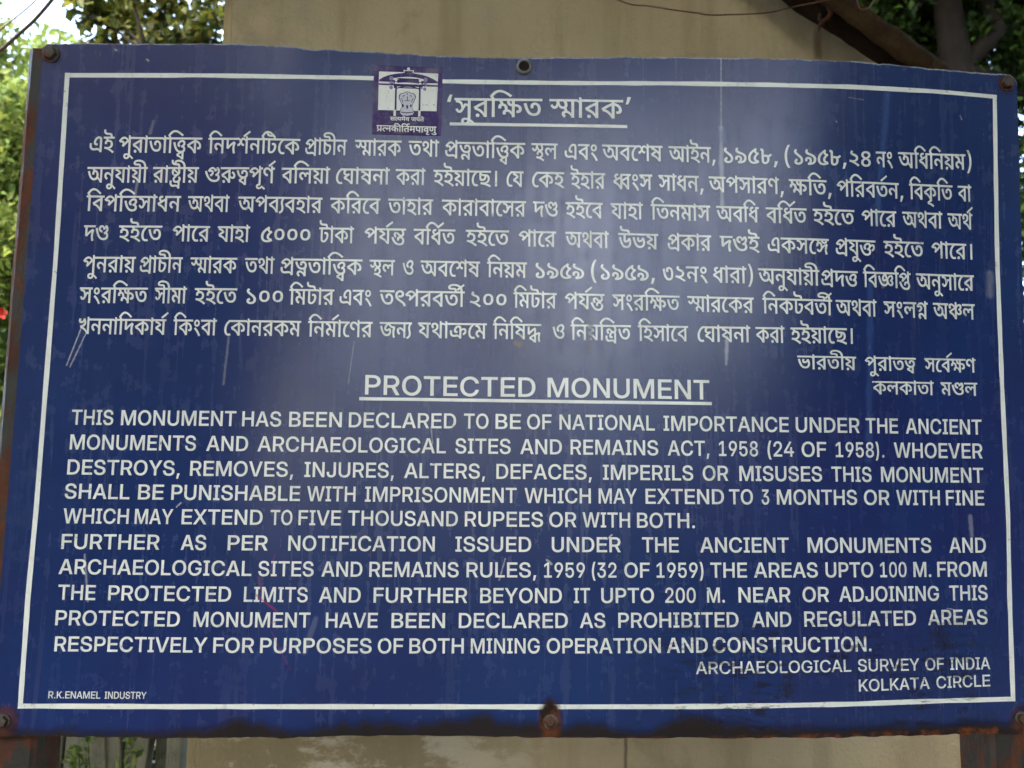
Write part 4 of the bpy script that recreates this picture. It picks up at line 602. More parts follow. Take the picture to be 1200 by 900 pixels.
 'T161': ((66,0,66,728,175,728,175,420,536,420,536,728,645,728,645,0,536,0,536,325,175,325,175,0),),
 'T95': ((66,0,66,728,556,728,556,633,175,633,175,418,527,418,527,324,175,324,175,95,556,95,556,0),),
 'T321': ((374,-12,300,-4,233,19,173,56,123,106,83,168,55,240,46,279,40,363,41,407,55,488,83,560,123,622,173,671,233,709,300,732,374,739,448,732,516,709,576,671,626,622,666,560,693,488,707,407,709,363,707,320,693,240,666,168,626,106,576,56,516,19,448,-4), (374,87,423,92,467,108,508,133,542,168,570,213,589,267,599,329,600,363,599,398,589,460,570,514,542,559,508,594,467,620,423,635,374,640,326,635,281,620,241,594,206,559,179,514,159,460,150,398,149,363,153,297,159,267,179,213,206,168,241,133,281,108,326,92),),
 'T281': ((66,0,66,728,175,728,175,95,519,95,519,0),),
 'T141': ((377,-12,301,-4,233,19,173,57,123,107,83,168,55,240,46,279,40,363,47,449,55,488,83,560,123,622,173,672,234,709,302,732,376,739,422,736,488,721,528,704,581,670,625,625,649,591,675,532,684,489,574,489,556,539,525,581,484,613,434,633,392,640,350,639,301,628,257,606,237,591,203,554,177,508,159,455,150,396,150,331,159,272,177,219,189,195,220,154,257,122,279,109,325,93,351,89,400,88,463,103,515,135,555,181,572,218,582,283,613,281,402,281,402,371,689,371,689,288,682,222,663,161,630,108,588,63,563,44,508,13,445,-6),),
 'T234': ((36,0,36,93,124,93,124,635,36,635,36,728,320,728,320,635,233,635,233,93,320,93,320,0),),
 'T397': ((318,-12,252,-7,194,7,144,31,103,63,71,104,49,151,38,206,37,236,145,236,153,183,175,141,211,109,259,89,319,83,356,85,389,92,419,103,443,118,469,148,481,185,480,220,468,248,445,271,411,290,380,302,221,342,152,370,102,404,69,446,59,471,51,527,56,576,72,619,97,657,132,688,152,701,198,722,251,735,311,739,397,729,447,711,489,685,523,652,548,611,564,564,571,510,466,510,463,534,447,576,420,609,402,621,360,639,292,644,260,639,232,630,196,609,179,591,166,569,160,545,160,522,168,494,187,472,231,446,279,430,437,389,487,368,515,351,548,322,572,288,586,249,590,205,585,155,569,111,542,72,506,40,462,15,410,-2),),
 'T424': ((352,-12,286,-6,255,0,227,10,175,36,132,71,114,92,86,139,76,164,69,191,63,249,63,728,171,728,171,258,174,220,185,185,213,141,255,108,290,94,352,86,414,94,448,109,490,141,519,185,529,220,533,258,533,728,640,728,640,249,635,191,628,164,618,139,589,92,551,53,529,36,477,10,449,0,386,-10),),
 'T456': ((272,0,8,728,124,728,268,317,354,49,323,49,407,317,548,728,663,728,402,0),),
 'T472': ((276,0,276,290,8,728,133,728,349,364,313,364,526,728,650,728,384,290,384,0),),
 'T137': ((66,0,66,728,540,728,540,633,175,633,175,414,512,414,512,321,175,321,175,0),),
 'T300': ((66,0,66,728,186,728,468,281,523,189,556,130,545,105,540,278,540,728,649,728,649,0,528,0,275,401,153,605,169,626,175,422,175,0),),
 'T84': ((302,0,122,0,122,94,295,94,358,99,412,115,435,127,475,157,506,196,518,219,535,272,545,365,535,457,518,509,492,553,458,587,414,613,363,628,333,632,119,633,119,728,351,726,390,721,461,700,523,665,573,618,612,559,639,489,652,409,652,321,647,279,627,204,594,139,573,111,522,63,459,28,385,7), (175,728,175,0,66,0,66,728),),
 'T271': ((142,189,142,328,501,728,639,728,329,389,323,389), (66,0,66,728,175,728,175,0), (514,0,264,359,330,443,641,0),),
 'T411': ((24,633,24,728,595,728,595,633,364,633,364,0,255,0,255,633),),
 'T1376': ((136,-8,115,-5,88,11,71,38,68,60,71,81,88,108,115,125,136,128,168,121,185,108,197,91,205,60,197,29,185,11,168,-1),),
 'T292': ((66,0,66,728,219,728,382,301,449,104,423,104,434,137,489,301,650,728,803,728,803,0,697,0,697,416,701,636,715,636,649,441,479,0,390,0,236,397,151,636,169,636,173,416,173,0),),
 'D60': ((587,551,587,0,506,0,506,266,448,254,363,251,292,258,212,277,167,253,264,146,380,42,326,-12,220,87,133,181,65,268,44,312,40,340,42,355,55,376,70,387,104,393,132,389,155,377,181,350,196,367,210,398,217,446,214,502,201,551,0,551,0,622,691,622,691,551), (369,322,440,326,506,339,506,551,281,551,296,491,296,426,284,373,262,333,325,324),),
 'D198': ((0,622,363,622,363,551,0,551), (45,242,50,281,70,326,93,351,132,376,180,392,222,397,380,399,380,328,268,328,200,322,158,305,135,280,127,253,127,218,139,179,150,161,198,104,271,40,217,-12,132,68,90,117,68,151,53,186),),
 'D51': ((595,622,595,551,491,551,491,0,410,0,410,179,372,159,327,141,292,134,253,132,218,134,187,142,157,154,131,171,108,192,70,247,56,279,38,353,101,372,141,400,155,425,159,440,156,489,144,518,123,551,0,551,0,622), (129,301,157,251,180,228,207,212,240,204,297,206,331,216,360,233,399,263,410,274,410,551,211,551,235,488,240,445,236,405,222,370,200,341,169,318),),
 'D50': ((509,551,509,0,428,0,428,250,207,250,206,201,202,180,187,160,166,152,143,153,119,164,95,181,67,212,50,237,41,262,40,285,44,298,52,308,67,316,126,321,126,551,0,551,0,622,612,622,612,551), (428,551,207,551,207,321,428,321),),
 'D75': ((-169,615,-210,740,-228,772,-246,795,-266,811,-302,822,-340,821,-385,809,-409,882,-376,891,-338,895,-277,892,-224,870,-194,844,-166,807,-141,757,-117,693,-94,615),),
 'D57': ((571,551,467,551,467,0,387,0,387,165,352,145,308,127,254,119,212,119,173,126,137,139,93,170,70,198,55,230,46,286,48,319,55,348,67,375,83,398,104,418,128,435,186,457,260,464,354,454,349,381,287,390,235,390,194,381,162,364,140,339,128,306,128,268,132,251,147,223,172,203,201,192,235,188,274,192,324,210,365,239,387,260,387,551,0,551,0,622,571,622),),
 'D32': ((653,551,653,0,572,0,572,370,378,373,416,333,444,287,457,236,455,184,438,141,408,110,370,90,341,82,310,80,268,85,228,100,190,124,153,162,117,212,82,276,31,401,102,426,159,288,198,222,218,197,239,178,261,164,283,156,306,153,330,156,358,170,372,187,378,212,378,244,368,278,348,310,307,353,273,377,302,441,572,441,572,551,0,551,0,622,757,622,757,551),),
 'D40': ((481,551,481,0,400,0,400,328,247,327,188,319,158,305,135,280,127,253,127,218,132,198,150,161,198,104,271,40,217,-12,116,84,68,151,53,186,46,223,46,256,54,294,70,326,93,351,132,376,163,388,246,399,400,399,400,551,0,551,0,622,584,622,584,551),),
 'D274': ((45,53,214,153,174,164,142,182,119,205,96,243,83,291,79,334,79,551,0,551,0,622,583,622,583,551,479,551,479,0,398,0,398,193,92,-13), (398,551,160,551,163,304,175,260,200,232,243,218,293,220,322,229,351,244,398,280),),
 'D44': ((0,622,569,622,569,551,466,551,466,0,385,0,385,298,204,298,203,233,199,215,184,197,170,190,153,188,123,196,82,227,49,272,38,307,38,327,46,349,57,360,74,367,385,369,385,551,0,551),),
 'D25': ((777,551,452,551,452,349,472,367,517,391,542,397,594,397,638,384,658,372,690,339,701,319,714,268,715,220,711,182,701,141,686,100,651,39,579,80,598,107,620,154,633,204,636,237,633,271,624,297,608,315,588,326,562,330,540,327,518,318,496,304,452,258,452,0,371,0,371,174,338,151,297,130,264,121,207,119,154,130,122,145,82,180,62,211,50,247,46,290,48,321,55,349,66,374,81,397,124,434,179,456,210,462,263,463,339,454,333,381,274,390,227,390,189,382,159,365,139,341,128,310,128,272,132,254,147,225,170,204,198,192,228,188,262,191,306,209,371,260,371,551,0,551,0,622,777,622),),
 'D655': ((89,551,0,551,0,622,81,622,26,695,-31,751,-91,792,-154,816,-219,824,-244,823,-286,814,-320,796,-333,783,-351,754,-357,717,-350,670,-322,615,-406,615,-429,668,-438,715,-436,757,-418,808,-383,850,-359,867,-303,889,-234,896,-183,893,-135,884,-89,870,-46,850,-6,824,33,792,103,716,165,622,273,622,273,551,170,551,170,0,89,0),),
 'D631': ((89,551,0,551,0,622,80,622,64,659,54,701,55,754,62,781,74,806,90,829,136,866,164,879,195,888,266,896,302,895,370,884,403,875,465,849,523,814,577,771,586,816,595,834,622,864,660,885,704,895,754,895,799,887,835,872,813,806,769,823,721,826,684,813,662,784,654,747,659,708,673,670,706,615,620,615,558,690,493,749,425,791,355,816,283,824,232,819,191,805,159,782,148,767,136,734,136,691,144,662,165,622,273,622,273,551,170,551,170,0,89,0),),
 'D46': ((479,551,479,0,398,0,398,191,361,170,321,154,290,148,238,147,195,155,157,172,128,194,110,217,91,258,81,311,79,551,0,551,0,622,583,622,583,551), (398,551,160,551,163,304,175,260,200,232,244,218,294,220,324,229,352,244,398,280),),
 'D66': ((170,551,170,0,89,0,89,551,0,551,0,622,273,622,273,551),),
 'D71': ((27,-233,-32,-257,-90,-268,-135,-266,-161,-262,-205,-243,-239,-212,-259,-173,-264,-150,-264,-104,-250,-64,-222,-28,-179,-1,-122,15,-89,18,-82,-48,-140,-62,-175,-86,-191,-119,-188,-156,-176,-175,-157,-187,-135,-195,-111,-197,-56,-190,2,-164),),
 'D39': ((634,551,634,0,553,0,553,551,420,551,420,305,415,262,403,228,376,188,355,172,331,160,286,148,216,148,184,155,157,167,134,184,114,205,102,225,88,263,80,312,79,551,0,551,0,622,737,622,737,551), (249,217,285,222,300,229,321,249,334,279,339,337,339,551,160,551,160,338,166,282,178,251,193,234,220,220),),
 'D69': ((-248,-12,-182,7,-107,9,-58,-3,-20,-28,7,-62,15,-83,22,-129,15,-174,-8,-213,-45,-243,-95,-262,-157,-268,-195,-266,-264,-251,-295,-239,-324,-222,-379,-180,-455,-100,-394,-57,-320,-136,-291,-158,-246,-182,-212,-191,-157,-196,-119,-193,-89,-184,-68,-169,-55,-149,-51,-122,-55,-98,-67,-80,-96,-63,-131,-57,-180,-62,-222,-79),),
}
LINES = [
 ('‘সুরক্ষিত স্মারক’', [
  (0.56164,0.73403,0.70362,0.73357, 79, 2816, 46.27, "B630,0,0 B50,298,0 B57,827,0 B46,827,0 B492,1297,0 B129,1520,0 B35,2262,0"),
  (0.71403,0.73348,0.83600,0.73308, -11, 2331, 46.25, "B441,0,0 B54,770,0 B46,993,0 B20,1463,0 B631,2102,0"),
 ]),
 ('এই পুরাতাত্ত্বিক নিদর্শনটিকে প্রাচীন স্মারক তথা প্রত্নতাত্ত্বিক স্থল এবং অবশেষ আইন, ১৯৫৮, (১৯৫৮,২৪ নং অধিনিয়ম)', [
  (0.03835,0.67006,0.07425,0.67010, 35, 1027, 38.12, "B16,0,0 B10,594,0"),
  (0.08077,0.67006,0.20423,0.66809, 9, 3465, 38.10, "B40,0,0 B57,568,0 B46,568,0 B54,1038,0 B35,1261,0 B54,1808,0 B492,2031,0 B344,2253,0 B20,2820,0"),
  (0.21329,0.66794,0.34763,0.66757, -7, 3781, 37.93, "B55,0,0 B39,223,0 B37,697,0 B48,1167,0 B131,1648,0 B39,1696,0 B520,2170,0 B61,2846,0 B20,3136,0"),
  (0.35530,0.66768,0.41579,0.66884, 35, 1980, 38.01, "B224,0,0 B54,601,0 B25,824,0 B56,1276,0 B39,1499,0"),
  (0.42722,0.66909,0.49567,0.67044, -11, 2108, 38.18, "B441,0,0 B54,770,0 B46,993,0 B20,1463,0"),
  (0.50597,0.67059,0.55104,0.67095, -7, 1297, 38.32, "B35,0,0 B36,547,0 B54,1068,0"),
  (0.56013,0.67097,0.67860,0.66976, 35, 3331, 38.41, "B224,0,0 B341,601,0 B35,1127,0 B54,1675,0 B492,1897,0 B344,2120,0 B20,2686,0"),
  (0.68769,0.66961,0.72658,0.66903, -7, 1147, 38.40, "B437,0,0 B47,562,0"),
  (0.73693,0.66889,0.78601,0.66838, 35, 1411, 38.39, "B16,0,0 B42,594,0 B6,1064,0"),
  (0.79260,0.66833,0.88262,0.66790, -7, 2506, 38.39, "B8,0,0 B42,712,0 B61,1182,0 B48,1472,0 B49,2000,0"),
  (0.89180,0.66785,0.96160,0.66724, -7, 2033, 38.36, "B9,0,0 B10,933,0 B39,1355,0 B597,1830,0"),
  (0.97457,0.66707,1.05449,0.66593, 75, 2057, 38.25, "B76,0,0 B84,463,0 B80,927,0 B83,1390,0 B597,1854,0"),
  (1.06496,0.66581,1.19717,0.66688, 109, 3397, 38.15, "B593,0,0 B76,388,0 B84,852,0 B80,1315,0 B83,1779,0 B597,2242,0 B77,2515,0 B79,2979,0"),
  (1.20560,0.66714,1.23279,0.66809, -7, 822, 38.29, "B39,0,0 B6,475,0"),
  (1.24137,0.66842,1.36121,0.67248, -7, 3357, 38.55, "B8,0,0 B55,712,0 B38,934,0 B55,1404,0 B39,1627,0 B70,2102,0 B44,2594,0 B594,3078,0"),
 ]),
 ('অনুযায়ী রাষ্ট্রীয় গুরুত্বপূর্ণ বলিয়া ঘোষনা করা হইয়াছে। যে কেহ ইহার ধ্বংস সাধন, অপসারণ, ক্ষতি, পরিবর্তন, বিকৃতি বা', [
  (0.03761,0.62355,0.12596,0.62397, -7, 2623, 37.83, "B8,0,0 B39,712,0 B57,1186,0 B45,1186,0 B54,1679,0 B70,1902,0 B56,2394,0"),
  (0.13376,0.62392,0.20141,0.62333, -7, 1938, 37.77, "B46,0,0 B54,470,0 B430,693,0 B504,1217,0 B70,1439,0"),
  (0.21043,0.62325,0.31338,0.62325, 16, 2940, 37.66, "B452,0,0 B454,681,0 B260,1317,0 B40,1844,0 B58,2412,0 B34,2412,0 B131,2854,0"),
  (0.32227,0.62335,0.39233,0.62459, -7, 1993, 37.69, "B42,0,0 B492,470,0 B47,693,0 B70,1271,0 B54,1764,0"),
  (0.40122,0.62479,0.47915,0.62649, 38, 2211, 37.86, "B450,0,0 B23,290,0 B54,785,0 B49,1008,0 B39,1507,0 B54,1982,0"),
  (0.48813,0.62664,0.53170,0.62716, -7, 1338, 38.02, "B20,0,0 B46,639,0 B54,1109,0"),
  (0.54325,0.62723,0.63734,0.62665, -7, 2654, 38.12, "B51,0,0 B10,423,0 B70,845,0 B54,1338,0 B61,1561,0 B26,1851,0 B641,2391,0"),
  (0.65143,0.62643,0.67633,0.62602, 38, 789, 38.13, "B450,0,0 B45,290,0"),
  (0.68916,0.62579,0.73670,0.62500, 38, 1362, 38.12, "B450,0,0 B20,290,0 B51,929,0"),
  (0.74577,0.62486,0.79722,0.62421, -8, 1545, 38.11, "B10,0,0 B51,423,0 B54,845,0 B46,1068,0"),
  (0.80885,0.62410,0.86689,0.62356, 21, 1662, 38.12, "B263,0,0 B6,757,0 B50,1126,0"),
  (0.87603,0.62348,0.94311,0.62263, -7, 1900, 38.11, "B50,0,0 B54,529,0 B38,752,0 B39,1222,0 B597,1697,0"),
  (0.95098,0.62250,1.06251,0.62026, -7, 3195, 38.02, "B8,0,0 B40,712,0 B50,1280,0 B54,1809,0 B46,2032,0 B34,2502,0 B597,2992,0"),
  (1.07043,0.62012,1.13479,0.61946, -7, 1715, 37.93, "B129,0,0 B55,742,0 B35,964,0 B597,1512,0"),
  (1.14293,0.61945,1.24825,0.62101, 9, 2956, 38.04, "B40,0,0 B55,568,0 B46,791,0 B42,1261,0 B35,1731,0 B131,2157,0 B39,2278,0 B597,2753,0"),
  (1.25828,0.62126,1.32938,0.62275, -7, 2108, 38.34, "B55,0,0 B42,223,0 B20,693,0 B59,1157,0 B55,1331,0 B35,1554,0"),
  (1.33801,0.62285,1.35989,0.62297, -7, 699, 38.50, "B42,0,0 B54,470,0"),
 ]),
 ('বিপত্তিসাধন অথবা অপব্যবহার করিবে তাহার কারাবাসের দণ্ড হইবে যাহা তিনমাস অবধি বর্ধিত হইতে পারে অথবা অর্থ', [
  (0.03915,0.58064,0.17732,0.57991, -7, 3753, 37.54, "B55,0,0 B42,223,0 B40,693,0 B492,1261,0 B339,1483,0 B50,2050,0 B54,2579,0 B38,2802,0 B39,3272,0"),
  (0.18759,0.57978,0.24840,0.57915, -7, 1932, 37.42, "B8,0,0 B36,712,0 B42,1233,0 B54,1703,0"),
  (0.26104,0.57907,0.38265,0.57990, -7, 3554, 37.37, "B8,0,0 B40,712,0 B42,1280,0 B202,1750,0 B42,1961,0 B51,2431,0 B54,2854,0 B46,3077,0"),
  (0.39396,0.58009,0.46655,0.58136, -7, 2098, 37.55, "B20,0,0 B55,639,0 B46,861,0 B61,1331,0 B42,1621,0"),
  (0.47797,0.58152,0.54380,0.58207, -7, 1892, 37.73, "B35,0,0 B54,547,0 B51,770,0 B54,1192,0 B46,1415,0"),
  (0.55657,0.58207,0.68036,0.58071, -7, 3543, 37.84, "B20,0,0 B54,639,0 B46,861,0 B54,1331,0 B42,1554,0 B54,2024,0 B61,2246,0 B50,2537,0 B46,3066,0"),
  (0.69062,0.58054,0.72670,0.57997, -7, 1030, 37.83, "B37,0,0 B332,470,0"),
  (0.73823,0.57980,0.79322,0.57917, -7, 1612, 37.82, "B51,0,0 B10,423,0 B61,845,0 B42,1135,0"),
  (0.80481,0.57907,0.85251,0.57872, -7, 1367, 37.83, "B45,0,0 B54,493,0 B51,715,0 B54,1138,0"),
  (0.86414,0.57864,0.95255,0.57782, -7, 2487, 37.84, "B55,0,0 B35,223,0 B39,770,0 B44,1245,0 B54,1728,0 B50,1951,0"),
  (0.96167,0.57770,1.02474,0.57674, -7, 1881, 37.79, "B8,0,0 B42,712,0 B55,1182,0 B38,1404,0"),
  (1.03514,0.57658,1.09616,0.57585, -7, 1717, 37.73, "B42,0,0 B55,470,0 B38,693,0 B131,1163,0 B35,1163,0"),
  (1.10545,0.57579,1.16945,0.57602, -7, 1689, 37.74, "B51,0,0 B10,423,0 B61,845,0 B35,1135,0"),
  (1.18042,0.57618,1.23606,0.57736, 9, 1558, 37.89, "B40,0,0 B54,568,0 B61,791,0 B46,1081,0"),
  (1.24603,0.57763,1.31145,0.57930, -7, 1932, 38.13, "B8,0,0 B36,712,0 B42,1233,0 B54,1703,0"),
  (1.32012,0.57948,1.36146,0.57999, -7, 1269, 38.33, "B8,0,0 B36,712,0 B131,1183,0"),
 ]),
 ('দণ্ড হইতে পারে যাহা ৫০০০ টাকা পর্যন্ত বর্ধিত হইতে পারে অথবা উভয় প্রকার দণ্ডই একসঙ্গে প্রযুক্ত হইতে পারে।', [
  (0.03841,0.53580,0.07383,0.53600, -7, 1030, 37.23, "B37,0,0 B332,470,0"),
  (0.08895,0.53600,0.15224,0.53557, -7, 1689, 37.23, "B51,0,0 B10,423,0 B61,845,0 B35,1135,0"),
  (0.16746,0.53541,0.22196,0.53484, 9, 1558, 37.15, "B40,0,0 B54,568,0 B61,791,0 B46,1081,0"),
  (0.23336,0.53475,0.27999,0.53456, -7, 1367, 37.09, "B45,0,0 B54,493,0 B51,715,0 B54,1138,0"),
  (0.29621,0.53457,0.36696,0.53514, 37, 1802, 37.09, "B80,0,0 B75,463,0 B75,927,0 B75,1390,0"),
  (0.37944,0.53531,0.42946,0.53608, -7, 1543, 37.21, "B30,0,0 B54,453,0 B20,675,0 B54,1314,0"),
  (0.44447,0.53632,0.50481,0.53704, 9, 1653, 37.37, "B40,0,0 B45,568,0 B131,1061,0 B357,1061,0"),
  (0.51624,0.53712,0.57703,0.53712, -7, 1717, 37.50, "B42,0,0 B55,470,0 B38,693,0 B131,1163,0 B35,1163,0"),
  (0.59225,0.53701,0.65565,0.53621, -7, 1689, 37.55, "B51,0,0 B10,423,0 B61,845,0 B35,1135,0"),
  (0.66962,0.53599,0.72425,0.53512, 9, 1558, 37.53, "B40,0,0 B54,568,0 B61,791,0 B46,1081,0"),
  (0.73823,0.53492,0.80179,0.53419, -7, 1932, 37.53, "B8,0,0 B36,712,0 B42,1233,0 B54,1703,0"),
  (0.81585,0.53407,0.87477,0.53362, -7, 1618, 37.55, "B12,0,0 B43,556,0 B70,1119,0"),
  (0.88891,0.53351,0.95308,0.53285, 35, 1939, 37.56, "B224,0,0 B20,601,0 B54,1239,0 B46,1462,0"),
  (0.96597,0.53268,1.02511,0.53180, -7, 1502, 37.53, "B37,0,0 B332,470,0 B10,1069,0"),
  (1.03676,0.53162,1.12880,0.53078, 35, 2630, 37.49, "B16,0,0 B20,594,0 B50,1233,0 B61,1762,0 B307,2052,0"),
  (1.13953,0.53079,1.20198,0.53139, 35, 1839, 37.59, "B224,0,0 B45,601,0 B57,1094,0 B287,1094,0"),
  (1.21452,0.53161,1.27941,0.53299, -7, 1689, 37.83, "B51,0,0 B10,423,0 B61,845,0 B35,1135,0"),
  (1.29229,0.53326,1.35878,0.53406, 9, 1814, 38.11, "B40,0,0 B54,568,0 B61,791,0 B46,1081,0 B641,1551,0"),
 ]),
 ('পুনরায় প্রাচীন স্মারক তথা প্রত্নতাত্ত্বিক স্থল ও অবশেষ নিয়ম ১৯৫৯ (১৯৫৯, ৩২নং ধারা) অনুযায়ী প্রদত্ত বিজ্ঞপ্তি অনুসারে', [
  (0.04027,0.48923,0.11636,0.48922, 9, 2235, 36.92, "B40,0,0 B57,568,0 B39,568,0 B46,1043,0 B54,1513,0 B70,1736,0"),
  (0.12281,0.48917,0.18464,0.48858, 35, 1980, 36.88, "B224,0,0 B54,601,0 B25,824,0 B56,1276,0 B39,1499,0"),
  (0.19605,0.48846,0.26361,0.48796, -11, 2108, 36.80, "B441,0,0 B54,770,0 B46,993,0 B20,1463,0"),
  (0.27488,0.48793,0.31740,0.48797, -7, 1297, 36.77, "B35,0,0 B36,547,0 B54,1068,0"),
  (0.32618,0.48801,0.44305,0.48926, 35, 3331, 36.87, "B224,0,0 B341,601,0 B35,1127,0 B54,1675,0 B492,1897,0 B344,2120,0 B20,2686,0"),
  (0.45311,0.48938,0.48978,0.48973, -7, 1147, 37.05, "B437,0,0 B47,562,0"),
  (0.50113,0.48981,0.51696,0.48988, 16, 537, 37.13, "B18,0,0"),
  (0.52711,0.48991,0.61377,0.48943, -7, 2506, 37.21, "B8,0,0 B42,712,0 B61,1182,0 B48,1472,0 B49,2000,0"),
  (0.62396,0.48931,0.68209,0.48844, -7, 1680, 37.23, "B55,0,0 B39,223,0 B70,697,0 B44,1190,0"),
  (0.69475,0.48824,0.76535,0.48725, 75, 1830, 37.21, "B76,0,0 B84,463,0 B80,927,0 B84,1390,0"),
  (0.77556,0.48713,0.86919,0.48633, 109, 2445, 37.23, "B593,0,0 B76,388,0 B84,852,0 B80,1315,0 B84,1779,0 B597,2242,0"),
  (0.88076,0.48624,0.94724,0.48562, 25, 1749, 37.27, "B78,0,0 B77,463,0 B39,927,0 B6,1402,0"),
  (0.95505,0.48553,1.01404,0.48474, 21, 1664, 37.26, "B38,0,0 B54,470,0 B46,693,0 B54,1163,0 B594,1385,0"),
  (1.02187,0.48463,1.11338,0.48368, -7, 2623, 37.24, "B8,0,0 B39,712,0 B57,1186,0 B45,1186,0 B54,1679,0 B70,1902,0 B56,2394,0"),
  (1.11623,0.48367,1.17247,0.48380, 35, 1644, 37.31, "B224,0,0 B37,601,0 B339,1071,0"),
  (1.18077,0.48388,1.25716,0.48507, -7, 2288, 37.52, "B55,0,0 B42,223,0 B130,693,0 B55,1476,0 B378,1699,0"),
  (1.26580,0.48523,1.36013,0.48629, -7, 2705, 37.88, "B8,0,0 B39,712,0 B57,1186,0 B50,1186,0 B54,1716,0 B61,1938,0 B46,2228,0"),
 ]),
 ('সংরক্ষিত সীমা হইতে ১০০ মিটার এবং তৎপরবর্তী ২০০ মিটার পর্যন্ত সংরক্ষিত স্মারকের নিকটবর্তী অথবা সংলগ্ন অঞ্চল', [
  (0.03844,0.44388,0.13638,0.44389, -7, 2886, 36.61, "B50,0,0 B6,529,0 B46,898,0 B492,1368,0 B129,1591,0 B35,2332,0"),
  (0.14652,0.44383,0.19321,0.44348, -7, 1465, 36.56, "B50,0,0 B56,529,0 B44,752,0 B54,1236,0"),
  (0.20455,0.44340,0.26562,0.44310, -7, 1689, 36.49, "B51,0,0 B10,423,0 B61,845,0 B35,1135,0"),
  (0.27928,0.44309,0.33130,0.44325, 75, 1339, 36.47, "B76,0,0 B75,463,0 B75,927,0"),
  (0.34003,0.44331,0.40408,0.44396, -7, 1858, 36.55, "B55,0,0 B44,223,0 B30,706,0 B54,1159,0 B46,1381,0"),
  (0.41162,0.44405,0.45772,0.44457, 35, 1411, 36.68, "B16,0,0 B42,594,0 B6,1064,0"),
  (0.46898,0.44468,0.59201,0.44485, -7, 3236, 36.87, "B35,0,0 B66,547,0 B40,951,0 B46,1520,0 B42,1990,0 B35,2460,0 B502,3007,0"),
  (0.59968,0.44479,0.65264,0.44421, 45, 1339, 36.93, "B77,0,0 B75,463,0 B75,927,0"),
  (0.66278,0.44408,0.72559,0.44325, -7, 1858, 36.92, "B55,0,0 B44,223,0 B30,706,0 B54,1159,0 B46,1381,0"),
  (0.73698,0.44312,0.79503,0.44256, 9, 1653, 36.92, "B40,0,0 B45,568,0 B131,1061,0 B357,1061,0"),
  (0.80648,0.44247,0.90504,0.44186, -7, 2886, 36.96, "B50,0,0 B6,529,0 B46,898,0 B492,1368,0 B129,1591,0 B35,2332,0"),
  (0.91659,0.44177,1.01440,0.44081, -11, 2869, 37.01, "B441,0,0 B54,770,0 B46,993,0 B61,1463,0 B20,1753,0 B46,2392,0"),
  (1.02726,0.44067,1.13178,0.43997, -7, 3035, 37.01, "B55,0,0 B39,223,0 B20,697,0 B30,1336,0 B42,1789,0 B35,2259,0 B502,2806,0"),
  (1.13727,0.43998,1.20092,0.44045, -7, 1932, 37.16, "B8,0,0 B36,712,0 B42,1233,0 B54,1703,0"),
  (1.21207,0.44059,1.28381,0.44173, -7, 2009, 37.44, "B50,0,0 B6,529,0 B47,898,0 B299,1477,0"),
  (1.29247,0.44186,1.36017,0.44238, -7, 1981, 37.74, "B8,0,0 B320,712,0 B47,1396,0"),
 ]),
 ('খননাদিকার্য কিংবা কোনরকম নির্মাণের জন্য যথাক্রমে নিষিদ্ধ ও নিয়ন্ত্রিত হিসাবে ঘোষনা করা হইয়াছে।', [
  (0.04031,0.39860,0.16862,0.39768, 38, 3854, 36.29, "B21,0,0 B39,550,0 B39,1025,0 B54,1499,0 B55,1722,0 B37,1945,0 B20,2415,0 B54,3053,0 B45,3276,0 B131,3768,0"),
  (0.17625,0.39760,0.23849,0.39701, -7, 1929, 36.20, "B55,0,0 B20,223,0 B6,861,0 B42,1230,0 B54,1700,0"),
  (0.24971,0.39693,0.35843,0.39695, 38, 3225, 36.16, "B450,0,0 B20,290,0 B54,929,0 B39,1151,0 B46,1626,0 B20,2096,0 B44,2735,0"),
  (0.36832,0.39702,0.46016,0.39784, -7, 2661, 36.32, "B55,0,0 B39,223,0 B44,697,0 B131,1181,0 B54,1181,0 B61,1404,0 B34,1694,0 B46,2184,0"),
  (0.47016,0.39793,0.51640,0.39822, -7, 1420, 36.49, "B27,0,0 B39,727,0 B202,1202,0"),
  (0.52523,0.39825,0.62467,0.39804, -7, 2751, 36.60, "B45,0,0 B36,493,0 B54,1014,0 B203,1236,0 B61,1971,0 B44,2261,0"),
  (0.63354,0.39798,0.70346,0.39747, -7, 2064, 36.61, "B55,0,0 B39,223,0 B55,697,0 B49,920,0 B350,1420,0"),
  (0.71972,0.39737,0.73672,0.39728, 16, 537, 36.60, "B18,0,0"),
  (0.74559,0.39724,0.83325,0.39714, -7, 2520, 36.62, "B55,0,0 B39,223,0 B70,697,0 B492,1190,0 B369,1413,0 B35,1966,0"),
  (0.84346,0.39716,0.91691,0.39734, -7, 2164, 36.69, "B55,0,0 B51,223,0 B50,645,0 B54,1175,0 B61,1397,0 B42,1687,0"),
  (0.93094,0.39737,1.00846,0.39744, 38, 2211, 36.74, "B450,0,0 B23,290,0 B54,785,0 B49,1008,0 B39,1507,0 B54,1982,0"),
  (1.01625,0.39744,1.05889,0.39751, -7, 1338, 36.76, "B20,0,0 B46,639,0 B54,1109,0"),
  (1.06802,0.39754,1.16224,0.39850, -7, 2654, 36.83, "B51,0,0 B10,423,0 B70,845,0 B54,1338,0 B61,1561,0 B26,1851,0 B641,2391,0"),
 ]),
 ('ভারতীয় পুরাতত্ব সর্বেক্ষণ', [
  (1.07726,0.35929,1.16647,0.35962, -7, 2525, 31.94, "B43,0,0 B54,564,0 B46,786,0 B35,1256,0 B56,1804,0 B70,2026,0"),
  (1.18008,0.35977,1.26189,0.36106, 9, 2341, 32.22, "B40,0,0 B57,568,0 B46,568,0 B54,1038,0 B35,1261,0 B260,1808,0"),
